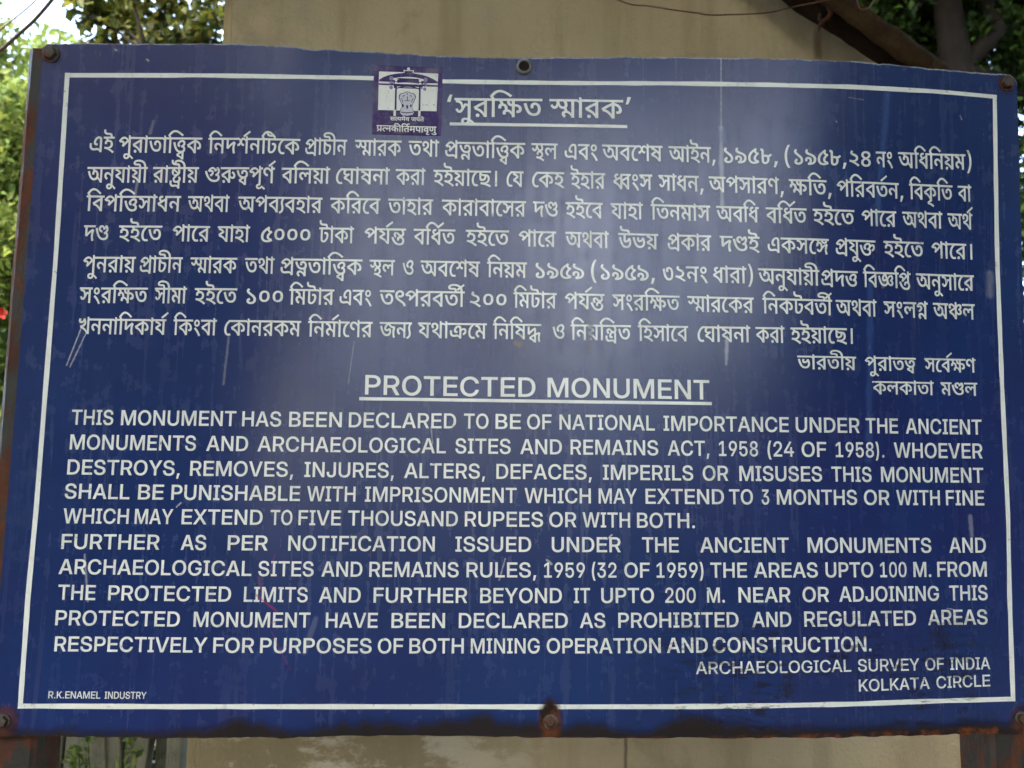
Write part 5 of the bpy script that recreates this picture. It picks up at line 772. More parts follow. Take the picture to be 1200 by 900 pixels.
  (1.27609,0.36130,1.35902,0.36236, -7, 2528, 32.59, "B50,0,0 B61,529,0 B42,820,0 B131,1290,0 B129,1290,0 B34,2031,0"),
 ]),
 ('কলকাতা মণ্ডল', [
  (1.19116,0.32510,1.29007,0.32667, -7, 2855, 31.08, "B20,0,0 B47,639,0 B20,1217,0 B54,1856,0 B35,2079,0 B54,2626,0"),
  (1.30150,0.32684,1.36060,0.32750, -7, 1668, 31.41, "B44,0,0 B332,484,0 B47,1083,0"),
 ]),
 ('PROTECTED MONUMENT', [
  (0.45172,0.31485,0.69514,0.31375, 63, 5974, 38.77, "L375,0,0 L384,640,0 L321,1300,0 L411,2066,0 L95,2708,0 L73,3320,0 L411,4063,0 L95,4704,0 L84,5317,0"),
  (0.71248,0.31361,0.94669,0.31294, 63, 5963, 38.83, "L292,0,0 L321,895,0 L300,1661,0 L424,2397,0 L292,3119,0 L95,4014,0 L300,4626,0 L411,5362,0"),
 ]),
 ('THIS MONUMENT HAS BEEN DECLARED TO BE OF NATIONAL IMPORTANCE UNDER THE ANCIENT', [
  (0.03979,0.26798,0.09840,0.26789, 23, 2357, 29.36, "L411,0,0 L161,642,0 L234,1373,0 L397,1758,0"),
  (0.10953,0.26785,0.27245,0.26717, 63, 5963, 29.31, "L292,0,0 L321,895,0 L300,1661,0 L424,2397,0 L292,3119,0 L95,4014,0 L300,4626,0 L411,5362,0"),
  (0.28107,0.26716,0.33573,0.26718, 63, 2034, 29.29, "L161,0,0 L2,731,0 L397,1435,0"),
  (0.34669,0.26721,0.42041,0.26748, 63, 2540, 29.38, "L65,0,0 L95,660,0 L95,1272,0 L300,1885,0"),
  (0.43023,0.26752,0.58227,0.26776, 63, 5266, 29.58, "L84,0,0 L95,714,0 L73,1326,0 L281,2069,0 L2,2633,0 L384,3336,0 L95,3996,0 L84,4609,0"),
  (0.59345,0.26773,0.62847,0.26761, 23, 1353, 29.65, "L411,0,0 L321,642,0"),
  (0.63843,0.26757,0.67465,0.26741, 63, 1222, 29.64, "L65,0,0 L95,660,0"),
  (0.68339,0.26737,0.71839,0.26723, 37, 1312, 29.64, "L321,0,0 L137,766,0"),
  (0.72958,0.26719,0.86651,0.26707, 63, 5195, 29.67, "L300,0,0 L2,736,0 L411,1439,0 L234,2081,0 L321,2466,0 L300,3232,0 L2,3968,0 L281,4671,0"),
  (0.87912,0.26708,1.06204,0.26721, 35, 6731, 29.83, "L234,0,0 L292,385,0 L375,1280,0 L321,1920,0 L384,2686,0 L411,3346,0 L2,3988,0 L300,4691,0 L73,5427,0 L95,6169,0"),
  (1.07240,0.26723,1.16915,0.26775, 60, 3398, 30.01, "L424,0,0 L300,722,0 L84,1458,0 L95,2171,0 L384,2784,0"),
  (1.17874,0.26784,1.22998,0.26842, 23, 1935, 30.26, "L411,0,0 L161,642,0 L95,1373,0"),
  (1.24265,0.26858,1.36544,0.26982, 7, 4516, 30.65, "L2,0,0 L300,703,0 L73,1439,0 L234,2182,0 L95,2567,0 L300,3179,0 L411,3915,0"),
 ]),
 ('MONUMENTS AND ARCHAEOLOGICAL SITES AND REMAINS ACT, 1958 (24 OF 1958). WHOEVER', [
  (0.03990,0.23298,0.21779,0.23220, 63, 6603, 29.14, "L292,0,0 L321,895,0 L300,1661,0 L424,2397,0 L292,3119,0 L95,4014,0 L300,4626,0 L411,5362,0 L397,6004,0"),
  (0.23245,0.23214,0.29077,0.23197, 7, 2096, 29.07, "L2,0,0 L300,703,0 L84,1439,0"),
  (0.30410,0.23195,0.56826,0.23218, 7, 9355, 29.26, "L2,0,0 L384,703,0 L73,1363,0 L161,2105,0 L2,2837,0 L95,3540,0 L321,4153,0 L281,4919,0 L321,5483,0 L141,6250,0 L234,7001,0 L73,7386,0 L2,8128,0 L281,8831,0"),
  (0.58182,0.23215,0.66031,0.23192, 36, 2891, 29.44, "L397,0,0 L234,653,0 L411,1038,0 L95,1679,0 L397,2292,0"),
  (0.67387,0.23188,0.73297,0.23171, 7, 2096, 29.43, "L2,0,0 L300,703,0 L84,1439,0"),
  (0.74534,0.23168,0.87097,0.23168, 63, 4591, 29.47, "L384,0,0 L95,660,0 L292,1273,0 L2,2167,0 L234,2871,0 L300,3256,0 L397,3992,0"),
  (0.88478,0.23170,0.94515,0.23179, 7, 2292, 29.58, "L2,0,0 L73,703,0 L411,1446,0 L1375,2087,0"),
  (0.95905,0.23181,1.01602,0.23188, 100, 2573, 29.66, "L1360,0,0 L1374,663,0 L1364,1325,0 L1367,1988,0"),
  (1.03001,0.23191,1.06870,0.23199, 127, 1685, 29.73, "L1380,0,0 L1361,409,0 L1372,1071,0"),
  (1.08034,0.23202,1.11714,0.23217, 37, 1312, 29.80, "L321,0,0 L137,766,0"),
  (1.13162,0.23225,1.20701,0.23286, 100, 3268, 29.98, "L1360,0,0 L1374,663,0 L1364,1325,0 L1367,1988,0 L1381,2650,0 L1376,3059,0"),
  (1.22228,0.23301,1.36556,0.23434, 7, 5028, 30.47, "L459,0,0 L161,993,0 L321,1724,0 L95,2490,0 L456,3103,0 L95,3802,0 L384,4414,0"),
 ]),
 ('DESTROYS, REMOVES, INJURES, ALTERS, DEFACES, IMPERILS OR MISUSES THIS MONUMENT', [
  (0.03887,0.19789,0.19687,0.19719, 63, 5590, 28.93, "L84,0,0 L95,714,0 L397,1326,0 L411,1979,0 L384,2620,0 L321,3280,0 L472,4047,0 L397,4732,0 L1375,5385,0"),
  (0.21151,0.19712,0.35507,0.19675, 63, 5103, 28.86, "L384,0,0 L95,660,0 L292,1273,0 L321,2167,0 L456,2934,0 L95,3633,0 L397,4245,0 L1375,4898,0"),
  (0.37069,0.19675,0.49542,0.19676, 35, 4540, 29.05, "L234,0,0 L300,385,0 L266,1121,0 L424,1688,0 L384,2410,0 L95,3070,0 L397,3683,0 L1375,4335,0"),
  (0.51006,0.19676,0.62436,0.19659, 7, 4040, 29.21, "L2,0,0 L281,703,0 L411,1268,0 L95,1909,0 L384,2522,0 L397,3182,0 L1375,3835,0"),
  (0.64028,0.19655,0.77530,0.19632, 63, 4829, 29.21, "L84,0,0 L95,714,0 L137,1326,0 L2,1913,0 L73,2616,0 L95,3359,0 L397,3971,0 L1375,4624,0"),
  (0.79132,0.19632,0.92098,0.19643, 35, 4741, 29.31, "L234,0,0 L292,385,0 L375,1280,0 L95,1920,0 L384,2533,0 L234,3193,0 L281,3578,0 L397,4142,0"),
  (0.93482,0.19645,0.97170,0.19650, 37, 1380, 29.43, "L321,0,0 L384,766,0"),
  (0.98808,0.19652,1.10971,0.19681, 63, 4518, 29.55, "L292,0,0 L234,895,0 L397,1280,0 L424,1932,0 L397,2654,0 L95,3307,0 L397,3919,0"),
  (1.12412,0.19687,1.18567,0.19721, 23, 2357, 29.78, "L411,0,0 L161,642,0 L234,1373,0 L397,1758,0"),
  (1.20074,0.19731,1.36564,0.19847, 63, 5963, 30.28, "L292,0,0 L321,895,0 L300,1661,0 L424,2397,0 L292,3119,0 L95,4014,0 L300,4626,0 L411,5362,0"),
 ]),
 ('SHALL BE PUNISHABLE WITH IMPRISONMENT WHICH MAY EXTEND TO 3 MONTHS OR WITH FINE', [
  (0.03777,0.16425,0.12802,0.16387, 36, 3176, 28.73, "L397,0,0 L161,653,0 L2,1384,0 L281,2087,0 L281,2652,0"),
  (0.14025,0.16382,0.17600,0.16367, 63, 1222, 28.70, "L65,0,0 L95,660,0"),
  (0.18702,0.16363,0.36578,0.16314, 63, 6356, 28.66, "L375,0,0 L424,640,0 L300,1362,0 L234,2098,0 L397,2483,0 L161,3136,0 L2,3867,0 L65,4570,0 L281,5230,0 L95,5794,0"),
  (0.37545,0.16312,0.44261,0.16306, 7, 2670, 28.81, "L459,0,0 L234,993,0 L411,1378,0 L161,2019,0"),
  (0.45592,0.16305,0.66919,0.16289, 35, 7964, 29.01, "L234,0,0 L292,385,0 L375,1280,0 L384,1920,0 L234,2580,0 L397,2965,0 L321,3618,0 L300,4384,0 L292,5120,0 L95,6015,0 L300,6627,0 L411,7363,0"),
  (0.68025,0.16289,0.77392,0.16289, 7, 3502, 29.01, "L459,0,0 L161,993,0 L234,1724,0 L73,2109,0 L161,2851,0"),
  (0.78505,0.16290,0.83946,0.16296, 63, 2259, 29.06, "L292,0,0 L2,895,0 L472,1598,0"),
  (0.85191,0.16298,0.96480,0.16321, 63, 3951, 29.19, "L95,0,0 L466,613,0 L411,1304,0 L95,1945,0 L300,2558,0 L84,3294,0"),
  (0.97247,0.16323,1.00692,0.16331, 23, 1353, 29.30, "L411,0,0 L321,642,0"),
  (1.01960,0.16335,1.03056,0.16338, 57, 583, 29.34, "L1371,0,0"),
  (1.04204,0.16341,1.16202,0.16387, 63, 4369, 29.48, "L292,0,0 L321,895,0 L300,1661,0 L411,2397,0 L161,3039,0 L397,3770,0"),
  (1.17288,0.16393,1.21295,0.16414, 37, 1380, 29.76, "L321,0,0 L384,766,0"),
  (1.22413,0.16420,1.29439,0.16462, 7, 2670, 30.04, "L459,0,0 L234,993,0 L411,1378,0 L161,2019,0"),
  (1.30438,0.16468,1.36578,0.16503, 63, 2270, 30.34, "L137,0,0 L234,587,0 L300,972,0 L95,1708,0"),
 ]),
 ('WHICH MAY EXTEND TO FIVE THOUSAND RUPEES OR WITH BOTH.', [
  (0.03793,0.13002,0.12901,0.12997, 7, 3502, 28.52, "L459,0,0 L161,993,0 L234,1724,0 L73,2109,0 L161,2851,0"),
  (0.13761,0.12997,0.19111,0.12995, 63, 2259, 28.49, "L292,0,0 L2,895,0 L472,1598,0"),
  (0.20327,0.12994,0.31535,0.12987, 63, 3951, 28.46, "L95,0,0 L466,613,0 L411,1304,0 L95,1945,0 L300,2558,0 L84,3294,0"),
  (0.32616,0.12986,0.35645,0.12983, 23, 1353, 28.51, "L411,0,0 L321,642,0"),
  (0.36491,0.12982,0.42351,0.12974, 63, 2233, 28.59, "L137,0,0 L234,587,0 L456,972,0 L95,1671,0"),
  (0.43319,0.12973,0.58671,0.12957, 23, 5610, 28.76, "L411,0,0 L161,642,0 L321,1373,0 L424,2139,0 L397,2861,0 L2,3513,0 L300,4217,0 L84,4953,0"),
  (0.59653,0.12956,0.70651,0.12951, 63, 3846, 28.82, "L384,0,0 L424,660,0 L375,1382,0 L95,2022,0 L95,2634,0 L397,3247,0"),
  (0.71514,0.12950,0.75330,0.12947, 37, 1380, 28.81, "L321,0,0 L384,766,0"),
  (0.76196,0.12947,0.82936,0.12940, 7, 2670, 28.85, "L459,0,0 L234,993,0 L411,1378,0 L161,2019,0"),
  (0.83932,0.12939,0.92221,0.12929, 63, 3008, 28.95, "L65,0,0 L321,660,0 L411,1426,0 L161,2067,0 L1376,2799,0"),
 ]),
 ('FURTHER AS PER NOTIFICATION ISSUED UNDER THE ANCIENT MONUMENTS AND', [
  (0.03819,0.09489,0.17413,0.09477, 63, 4568, 28.30, "L137,0,0 L424,587,0 L384,1309,0 L411,1968,0 L161,2610,0 L95,3341,0 L384,3954,0"),
  (0.20406,0.09478,0.23932,0.09479, 7, 1302, 28.24, "L2,0,0 L397,703,0"),
  (0.26901,0.09478,0.32389,0.09474, 63, 1867, 28.26, "L375,0,0 L95,640,0 L384,1253,0"),
  (0.35220,0.09469,0.55499,0.09449, 63, 7394, 28.47, "L300,0,0 L321,736,0 L411,1502,0 L234,2144,0 L137,2529,0 L234,3116,0 L73,3501,0 L2,4243,0 L411,4946,0 L234,5588,0 L321,5973,0 L300,6739,0"),
  (0.58387,0.09454,0.68987,0.09483, 35, 3682, 28.60, "L234,0,0 L397,385,0 L397,1038,0 L424,1690,0 L95,2412,0 L84,3025,0"),
  (0.71875,0.09492,0.81570,0.09516, 60, 3398, 28.62, "L424,0,0 L300,722,0 L84,1458,0 L95,2171,0 L384,2784,0"),
  (0.84619,0.09522,0.89832,0.09532, 23, 1935, 28.74, "L411,0,0 L161,642,0 L95,1373,0"),
  (0.92917,0.09538,1.05749,0.09568, 7, 4516, 28.93, "L2,0,0 L300,703,0 L73,1439,0 L234,2182,0 L95,2567,0 L300,3179,0 L411,3915,0"),
  (1.08541,0.09574,1.27804,0.09573, 63, 6603, 29.40, "L292,0,0 L321,895,0 L300,1661,0 L424,2397,0 L292,3119,0 L95,4014,0 L300,4626,0 L411,5362,0 L397,6004,0"),
  (1.30742,0.09573,1.36588,0.09582, 7, 2096, 30.07, "L2,0,0 L300,703,0 L84,1439,0"),
 ]),
 ('ARCHAEOLOGICAL SITES AND REMAINS RULES, 1959 (32 OF 1959) THE AREAS UPTO 100 M. FROM', [
  (0.03725,0.06071,0.30321,0.05998, 7, 9355, 28.05, "L2,0,0 L384,703,0 L73,1363,0 L161,2105,0 L2,2837,0 L95,3540,0 L321,4153,0 L281,4919,0 L321,5483,0 L141,6250,0 L234,7001,0 L73,7386,0 L2,8128,0 L281,8831,0"),
  (0.31278,0.05995,0.38831,0.05963, 36, 2891, 28.10, "L397,0,0 L234,653,0 L411,1038,0 L95,1679,0 L397,2292,0"),
  (0.39905,0.05958,0.45506,0.05935, 7, 2096, 28.22, "L2,0,0 L300,703,0 L84,1439,0"),
  (0.46471,0.05931,0.58892,0.05925, 63, 4591, 28.35, "L384,0,0 L95,660,0 L292,1273,0 L2,2167,0 L234,2871,0 L300,3256,0 L397,3992,0"),
  (0.59986,0.05927,0.69712,0.05967, 63, 3417, 28.38, "L384,0,0 L424,660,0 L281,1382,0 L95,1946,0 L397,2559,0 L1375,3212,0"),
  (0.70806,0.05972,0.76501,0.05996, 100, 2565, 28.38, "L1360,0,0 L1374,663,0 L1364,1325,0 L1374,1988,0"),
  (0.77481,0.06000,0.80934,0.06011, 127, 1645, 28.42, "L1380,0,0 L1371,409,0 L1361,1071,0"),
  (0.82041,0.06014,0.85640,0.06023, 37, 1312, 28.48, "L321,0,0 L137,766,0"),
  (0.86634,0.06025,0.93313,0.06043, 100, 2913, 28.57, "L1360,0,0 L1374,663,0 L1364,1325,0 L1374,1988,0 L1381,2650,0"),
  (0.94317,0.06046,0.99576,0.06065, 23, 1935, 28.70, "L411,0,0 L161,642,0 L95,1373,0"),
  (1.00587,0.06068,1.09933,0.06101, 7, 3278, 28.85, "L2,0,0 L384,703,0 L95,1363,0 L2,1976,0 L397,2679,0"),
  (1.11105,0.06103,1.18389,0.06107, 60, 2714, 29.12, "L424,0,0 L375,722,0 L411,1362,0 L321,2003,0"),
  (1.19487,0.06106,1.23673,0.06098, 100, 1922, 29.40, "L1360,0,0 L1359,663,0 L1359,1325,0"),
  (1.24801,0.06096,1.27676,0.06092, 63, 1104, 29.61, "L292,0,0 L1376,895,0"),
  (1.28674,0.06091,1.36589,0.06108, 63, 2827, 29.89, "L137,0,0 L384,587,0 L321,1247,0 L292,2013,0"),
 ]),
 ('THE PROTECTED LIMITS AND FURTHER BEYOND IT UPTO 200 M. NEAR OR ADJOINING THIS', [
  (0.03870,0.02612,0.08985,0.02574, 23, 1935, 27.87, "L411,0,0 L161,642,0 L95,1373,0"),
  (0.10774,0.02565,0.27685,0.02522, 63, 5974, 27.82, "L375,0,0 L384,640,0 L321,1300,0 L411,2066,0 L95,2708,0 L73,3320,0 L411,4063,0 L95,4704,0 L84,5317,0"),
  (0.29455,0.02515,0.38143,0.02468, 63, 3470, 27.87, "L281,0,0 L234,565,0 L292,950,0 L234,1845,0 L411,2229,0 L397,2871,0"),
  (0.39677,0.02458,0.45373,0.02425, 7, 2096, 28.00, "L2,0,0 L300,703,0 L84,1439,0"),
  (0.47155,0.02417,0.60127,0.02420, 63, 4568, 28.15, "L137,0,0 L424,587,0 L384,1309,0 L411,1968,0 L161,2610,0 L95,3341,0 L384,3954,0"),
  (0.61928,0.02429,0.73277,0.02503, 63, 4117, 28.16, "L65,0,0 L95,660,0 L472,1272,0 L321,1958,0 L300,2724,0 L84,3460,0"),
  (0.74963,0.02514,0.77199,0.02526, 35, 986, 28.18, "L234,0,0 L411,385,0"),
  (0.78773,0.02535,0.86196,0.02566, 60, 2714, 28.25, "L424,0,0 L375,722,0 L411,1362,0 L321,2003,0"),
  (0.87793,0.02572,0.92144,0.02589, 72, 1922, 28.37, "L1361,0,0 L1359,663,0 L1359,1325,0"),
  (0.93755,0.02596,0.96299,0.02608, 63, 1104, 28.47, "L292,0,0 L1376,895,0"),
  (0.98285,0.02619,1.05804,0.02661, 63, 2666, 28.60, "L300,0,0 L95,736,0 L2,1349,0 L384,2052,0"),
  (1.07582,0.02670,1.11485,0.02684, 37, 1380, 28.78, "L321,0,0 L384,766,0"),
  (1.13052,0.02688,1.28795,0.02671, 7, 5685, 29.20, "L2,0,0 L84,703,0 L266,1417,0 L321,1984,0 L234,2750,0 L300,3135,0 L234,3871,0 L300,4256,0 L141,4993,0"),
  (1.30482,0.02671,1.36589,0.02700, 23, 2357, 29.78, "L411,0,0 L161,642,0 L234,1373,0 L397,1758,0"),
 ]),
 ('PROTECTED MONUMENT HAVE BEEN DECLARED AS PROHIBITED AND REGULATED AREAS', [
  (0.03784,-0.00820,0.20855,-0.00869, 63, 5974, 27.64, "L375,0,0 L384,640,0 L321,1300,0 L411,2066,0 L95,2708,0 L73,3320,0 L411,4063,0 L95,4704,0 L84,5317,0"),
  (0.22750,-0.00869,0.38615,-0.00934, 63, 5963, 27.63, "L292,0,0 L321,895,0 L300,1661,0 L424,2397,0 L292,3119,0 L95,4014,0 L300,4626,0 L411,5362,0"),
  (0.40724,-0.00949,0.47809,-0.00990, 63, 2696, 27.82, "L161,0,0 L2,731,0 L456,1435,0 L95,2134,0"),
  (0.49708,-0.00997,0.57102,-0.00993, 63, 2540, 27.93, "L65,0,0 L95,660,0 L95,1272,0 L300,1885,0"),
  (0.59015,-0.00984,0.74100,-0.00869, 63, 5266, 27.95, "L84,0,0 L95,714,0 L73,1326,0 L281,2069,0 L2,2633,0 L384,3336,0 L95,3996,0 L84,4609,0"),
  (0.75781,-0.00858,0.79320,-0.00837, 7, 1302, 27.98, "L2,0,0 L397,703,0"),
  (0.81133,-0.00829,0.98178,-0.00767, 63, 6138, 28.16, "L375,0,0 L384,640,0 L321,1300,0 L161,2066,0 L234,2798,0 L65,3183,0 L234,3842,0 L411,4227,0 L95,4869,0 L84,5481,0"),
  (1.00166,-0.00758,1.05830,-0.00733, 7, 2096, 28.44, "L2,0,0 L300,703,0 L84,1439,0"),
  (1.07731,-0.00727,1.24932,-0.00777, 63, 5925, 28.84, "L384,0,0 L95,660,0 L141,1273,0 L424,2024,0 L281,2745,0 L2,3310,0 L411,4013,0 L95,4655,0 L84,5268,0"),
  (1.26891,-0.00789,1.36450,-0.00793, 7, 3278, 29.56, "L2,0,0 L384,703,0 L95,1363,0 L2,1976,0 L397,2679,0"),
 ]),
 ('RESPECTIVELY FOR PURPOSES OF BOTH MINING OPERATION AND CONSTRUCTION.', [
  (0.03936,-0.04293,0.24776,-0.04291, 63, 7484, 27.41, "L384,0,0 L95,660,0 L397,1273,0 L375,1925,0 L95,2565,0 L73,3178,0 L411,3920,0 L234,4562,0 L456,4947,0 L95,5646,0 L281,6259,0 L472,6823,0"),
  (0.25611,-0.04291,0.31135,-0.04302, 63, 1967, 27.40, "L137,0,0 L321,587,0 L384,1353,0"),
  (0.31965,-0.04305,0.47084,-0.04403, 63, 5292, 27.53, "L375,0,0 L424,640,0 L384,1362,0 L375,2022,0 L321,2662,0 L397,3428,0 L95,4081,0 L397,4693,0"),
  (0.47923,-0.04407,0.51407,-0.04417, 37, 1312, 27.68, "L321,0,0 L137,766,0"),
  (0.52250,-0.04418,0.59746,-0.04395, 63, 2718, 27.73, "L65,0,0 L321,660,0 L411,1426,0 L161,2067,0"),
  (0.60710,-0.04388,0.70208,-0.04305, 63, 3829, 27.74, "L292,0,0 L234,895,0 L300,1280,0 L234,2016,0 L300,2401,0 L141,3137,0"),
  (0.71172,-0.04297,0.87056,-0.04229, 37, 5830, 27.78, "L321,0,0 L375,766,0 L95,1406,0 L384,2019,0 L2,2679,0 L411,3382,0 L234,4024,0 L321,4409,0 L300,5175,0"),
  (0.87923,-0.04228,0.93706,-0.04224, 7, 2096, 27.98, "L2,0,0 L300,703,0 L84,1439,0"),
  (0.94459,-0.04223,1.17760,-0.04269, 37, 8400, 28.32, "L73,0,0 L321,742,0 L300,1508,0 L397,2245,0 L411,2897,0 L384,3539,0 L424,4199,0 L73,4920,0 L411,5663,0 L234,6304,0 L321,6689,0 L300,7455,0 L1376,8191,0"),
 ]),
 ('ARCHAEOLOGICAL SURVEY OF INDIA', [
  (0.91972,-0.07114,1.14513,-0.07005, 8, 9286, 22.66, "T2,0,0 T384,691,0 T73,1348,0 T161,2089,0 T2,2818,0 T95,3510,0 T321,4117,0 T281,4883,0 T321,5444,0 T141,6210,0 T234,6960,0 T73,7335,0 T2,8076,0 T281,8767,0"),
  (1.15582,-0.07012,1.25238,-0.07124, 37, 3968, 23.16, "T397,0,0 T424,645,0 T384,1366,0 T456,2023,0 T95,2711,0 T472,3318,0"),
  (1.26229,-0.07138,1.29238,-0.07176, 40, 1306, 23.46, "T321,0,0 T137,766,0"),
  (1.30230,-0.07186,1.36586,-0.07209, 36, 2858, 23.67, "T234,0,0 T300,374,0 T84,1108,0 T234,1819,0 T2,2193,0"),
 ]),
 ('KOLKATA CIRCLE', [
  (1.15614,-0.09761,1.26788,-0.09729, 66, 4658, 22.44, "T271,0,0 T321,669,0 T281,1436,0 T271,1996,0 T2,2666,0 T411,3357,0 T2,3993,0"),
  (1.27920,-0.09727,1.36484,-0.09637, 40, 3630, 22.88, "T73,0,0 T234,741,0 T384,1116,0 T73,1772,0 T281,2514,0 T95,3074,0"),
 ]),
 ('R.K.ENAMEL INDUSTRY', [
  (0.03616,-0.10464,0.10613,-0.10468, 66, 5944, 12.58, "T384,0,0 T1376,656,0 T271,943,0 T1376,1612,0 T95,1899,0 T300,2506,0 T2,3239,0 T292,3930,0 T95,4818,0 T281,5425,0"),
  (0.11216,-0.10466,0.16886,-0.10440, 36, 5128, 12.57, "T234,0,0 T300,374,0 T84,1108,0 T424,1819,0 T397,2540,0 T411,3185,0 T384,3822,0 T472,4478,0"),
 ]),
 ('सत्यमेव जयते', [
  (0.47761,0.72453,0.50660,0.72476, -22, 2753, 8.81, "D60,-22,0 D60,22,0 D60,0,20 D198,654,0 D198,698,0 D198,676,20 D51,960,0 D51,1004,0 D51,982,20 D50,1540,0 D50,1584,0 D50,1562,20 D75,2138,0 D75,2182,0 D75,2160,20 D57,2138,0 D57,2182,0 D57,2160,20"),
  (0.50850,0.72477,0.52809,0.72482, -22, 1928, 8.82, "D32,-22,0 D32,22,0 D32,0,20 D51,720,0 D51,764,0 D51,742,20 D40,1300,0 D40,1344,0 D40,1322,20 D75,1870,0 D75,1914,0 D75,1892,20"),
 ]),
 ('प्रत्नकीर्तिमपावृणु', [
  (0.45794,0.70727,0.54675,0.70770, -22, 6060, 14.51, "D274,-22,0 D274,22,0 D274,0,20 D198,546,0 D198,590,0 D198,568,20 D44,885,0 D44,929,0 D44,907,20 D25,1440,0 D25,1484,0 D25,1462,20 D655,2202,0 D655,2246,0 D655,2224,20 D631,2461,0 D631,2505,0 D631,2483,20 D40,2720,0 D40,2764,0 D40,2742,20 D50,3290,0 D50,3334,0 D50,3312,20 D46,3888,0 D46,3932,0 D46,3910,20 D66,4456,0 D66,4500,0 D66,4478,20 D57,4715,0 D57,4759,0 D57,4737,20 D71,5271,0 D71,5315,0 D71,5293,20 D39,5271,0 D39,5315,0 D39,5293,20 D69,5994,0 D69,6038,0 D69,6016,20"),
 ]),
]
PLATE_TOP = [(-0.02726, 0.8354), (0.02206, 0.83869), (0.23897, 0.83685), (0.40312, 0.83088), (0.52995, 0.82916), (0.65796, 0.82656), (0.91471, 0.83114), (1.17319, 0.82863), (1.31138, 0.82673), (1.42161, 0.82442)]
PLATE_BOTTOM = [(-0.01781, -0.15387), (0.20509, -0.15492), (0.43321, -0.15268), (0.66466, -0.15376), (0.89924, -0.15606), (1.1453, -0.15976), (1.34808, -0.16313)]
BORDER = [[(-0.00082, 0.78745), (0.02981, 0.78832), (0.06082, 0.78879), (0.09213, 0.7889), (0.12363, 0.78873), (0.15521, 0.78839), (0.18676, 0.788), (0.21823, 0.78746), (0.24956, 0.78687), (0.28073, 0.78655), (0.31177, 0.78655), (0.34271, 0.78686), (0.37362, 0.78746), (0.40456, 0.78827), (0.43558, 0.78899), (0.46671, 0.7893), (0.49796, 0.7891), (0.52933, 0.7887), (0.56078, 0.7882), (0.59229, 0.78834), (0.62382, 0.78826), (0.65535, 0.78802), (0.68686, 0.78772), (0.71837, 0.78744), (0.7499, 0.78742), (0.78147, 0.78769), (0.8131, 0.78809), (0.84479, 0.78856), (0.87653, 0.78905), (0.90827, 0.78948), (0.93997, 0.78948), (0.97161, 0.78929), (1.00319, 0.78901), (1.03476, 0.7887), (1.06639, 0.78825), (1.09821, 0.78795), (1.13037, 0.78802), (1.163, 0.78854), (1.19617, 0.78886), (1.22994, 0.78935), (1.26425, 0.79015), (1.29887, 0.79102), (1.33341, 0.79087), (1.36759, 0.78986), (1.40119, 0.78825)], [(1.40119, 0.78825), (1.40086, 0.75566), (1.40051, 0.72316), (1.40015, 0.69075), (1.39977, 0.65843), (1.39937, 0.6262), (1.39895, 0.59407), (1.39851, 0.56204), (1.39831, 0.53011), (1.39859, 0.49832), (1.39885, 0.46662), (1.39908, 0.43502), (1.3993, 0.40353), (1.3995, 0.37215), (1.39973, 0.34087), (1.40017, 0.30972), (1.40058, 0.27867), (1.40098, 0.24774), (1.40136, 0.21692), (1.40173, 0.18621), (1.40207, 0.15562), (1.40154, 0.12511), (1.401, 0.09472), (1.40045, 0.06445), (1.39988, 0.03431), (1.39968, 0.00429), (1.39951, -0.02559), (1.39932, -0.05536), (1.39912, -0.085), (1.3989, -0.11451)], [(1.3989, -0.11451), (1.36428, -0.11506), (1.32868, -0.11521), (1.29244, -0.11503), (1.25602, -0.11465), (1.21989, -0.1145), (1.18437, -0.11444), (1.14961, -0.11454), (1.1156, -0.11434), (1.08223, -0.11428), (1.04935, -0.11436), (1.01683, -0.11449), (0.98456, -0.11441), (0.95248, -0.11436), (0.92055, -0.11432), (0.88878, -0.1142), (0.85719, -0.11397), (0.82579, -0.1138), (0.79457, -0.11372), (0.76351, -0.11374), (0.73258, -0.11387), (0.70173, -0.11407), (0.67091, -0.11427), (0.64009, -0.11449), (0.60926, -0.11469), (0.57842, -0.11484), (0.5476, -0.11489), (0.51683, -0.11484), (0.48616, -0.11469), (0.4556, -0.11446), (0.42517, -0.11419), (0.39485, -0.11394), (0.36462, -0.11372), (0.33442, -0.11357), (0.30421, -0.11351), (0.27394, -0.11356), (0.24357, -0.11371), (0.21308, -0.11396), (0.18249, -0.11419), (0.15182, -0.11441), (0.12114, -0.11461), (0.09055, -0.11476), (0.06012, -0.11482), (0.02994, -0.11477), (9e-05, -0.11459)], [(6e-05, -0.11425), (-0.00023, -0.08587), (-0.00052, -0.05729), (-0.00079, -0.02851), (-0.00106, 0.00046), (-0.00131, 0.02962), (-0.00091, 0.05893), (-0.0005, 0.08843), (-8e-05, 0.11814), (0.00032, 0.14804), (0.00034, 0.17817), (0.00036, 0.2085), (0.0004, 0.23902), (0.00044, 0.26974), (0.00051, 0.30065), (0.00058, 0.33177), (0.00067, 0.36307), (0.00077, 0.39458), (0.00089, 0.42627), (0.00102, 0.45817), (0.00116, 0.49026), (0.00117, 0.52254), (0.00088, 0.55504), (0.00059, 0.58773), (0.00032, 0.62061), (6e-05, 0.65368), (-0.00018, 0.68694), (-0.00042, 0.72039), (-0.00064, 0.75403), (-0.00084, 0.78785)]]
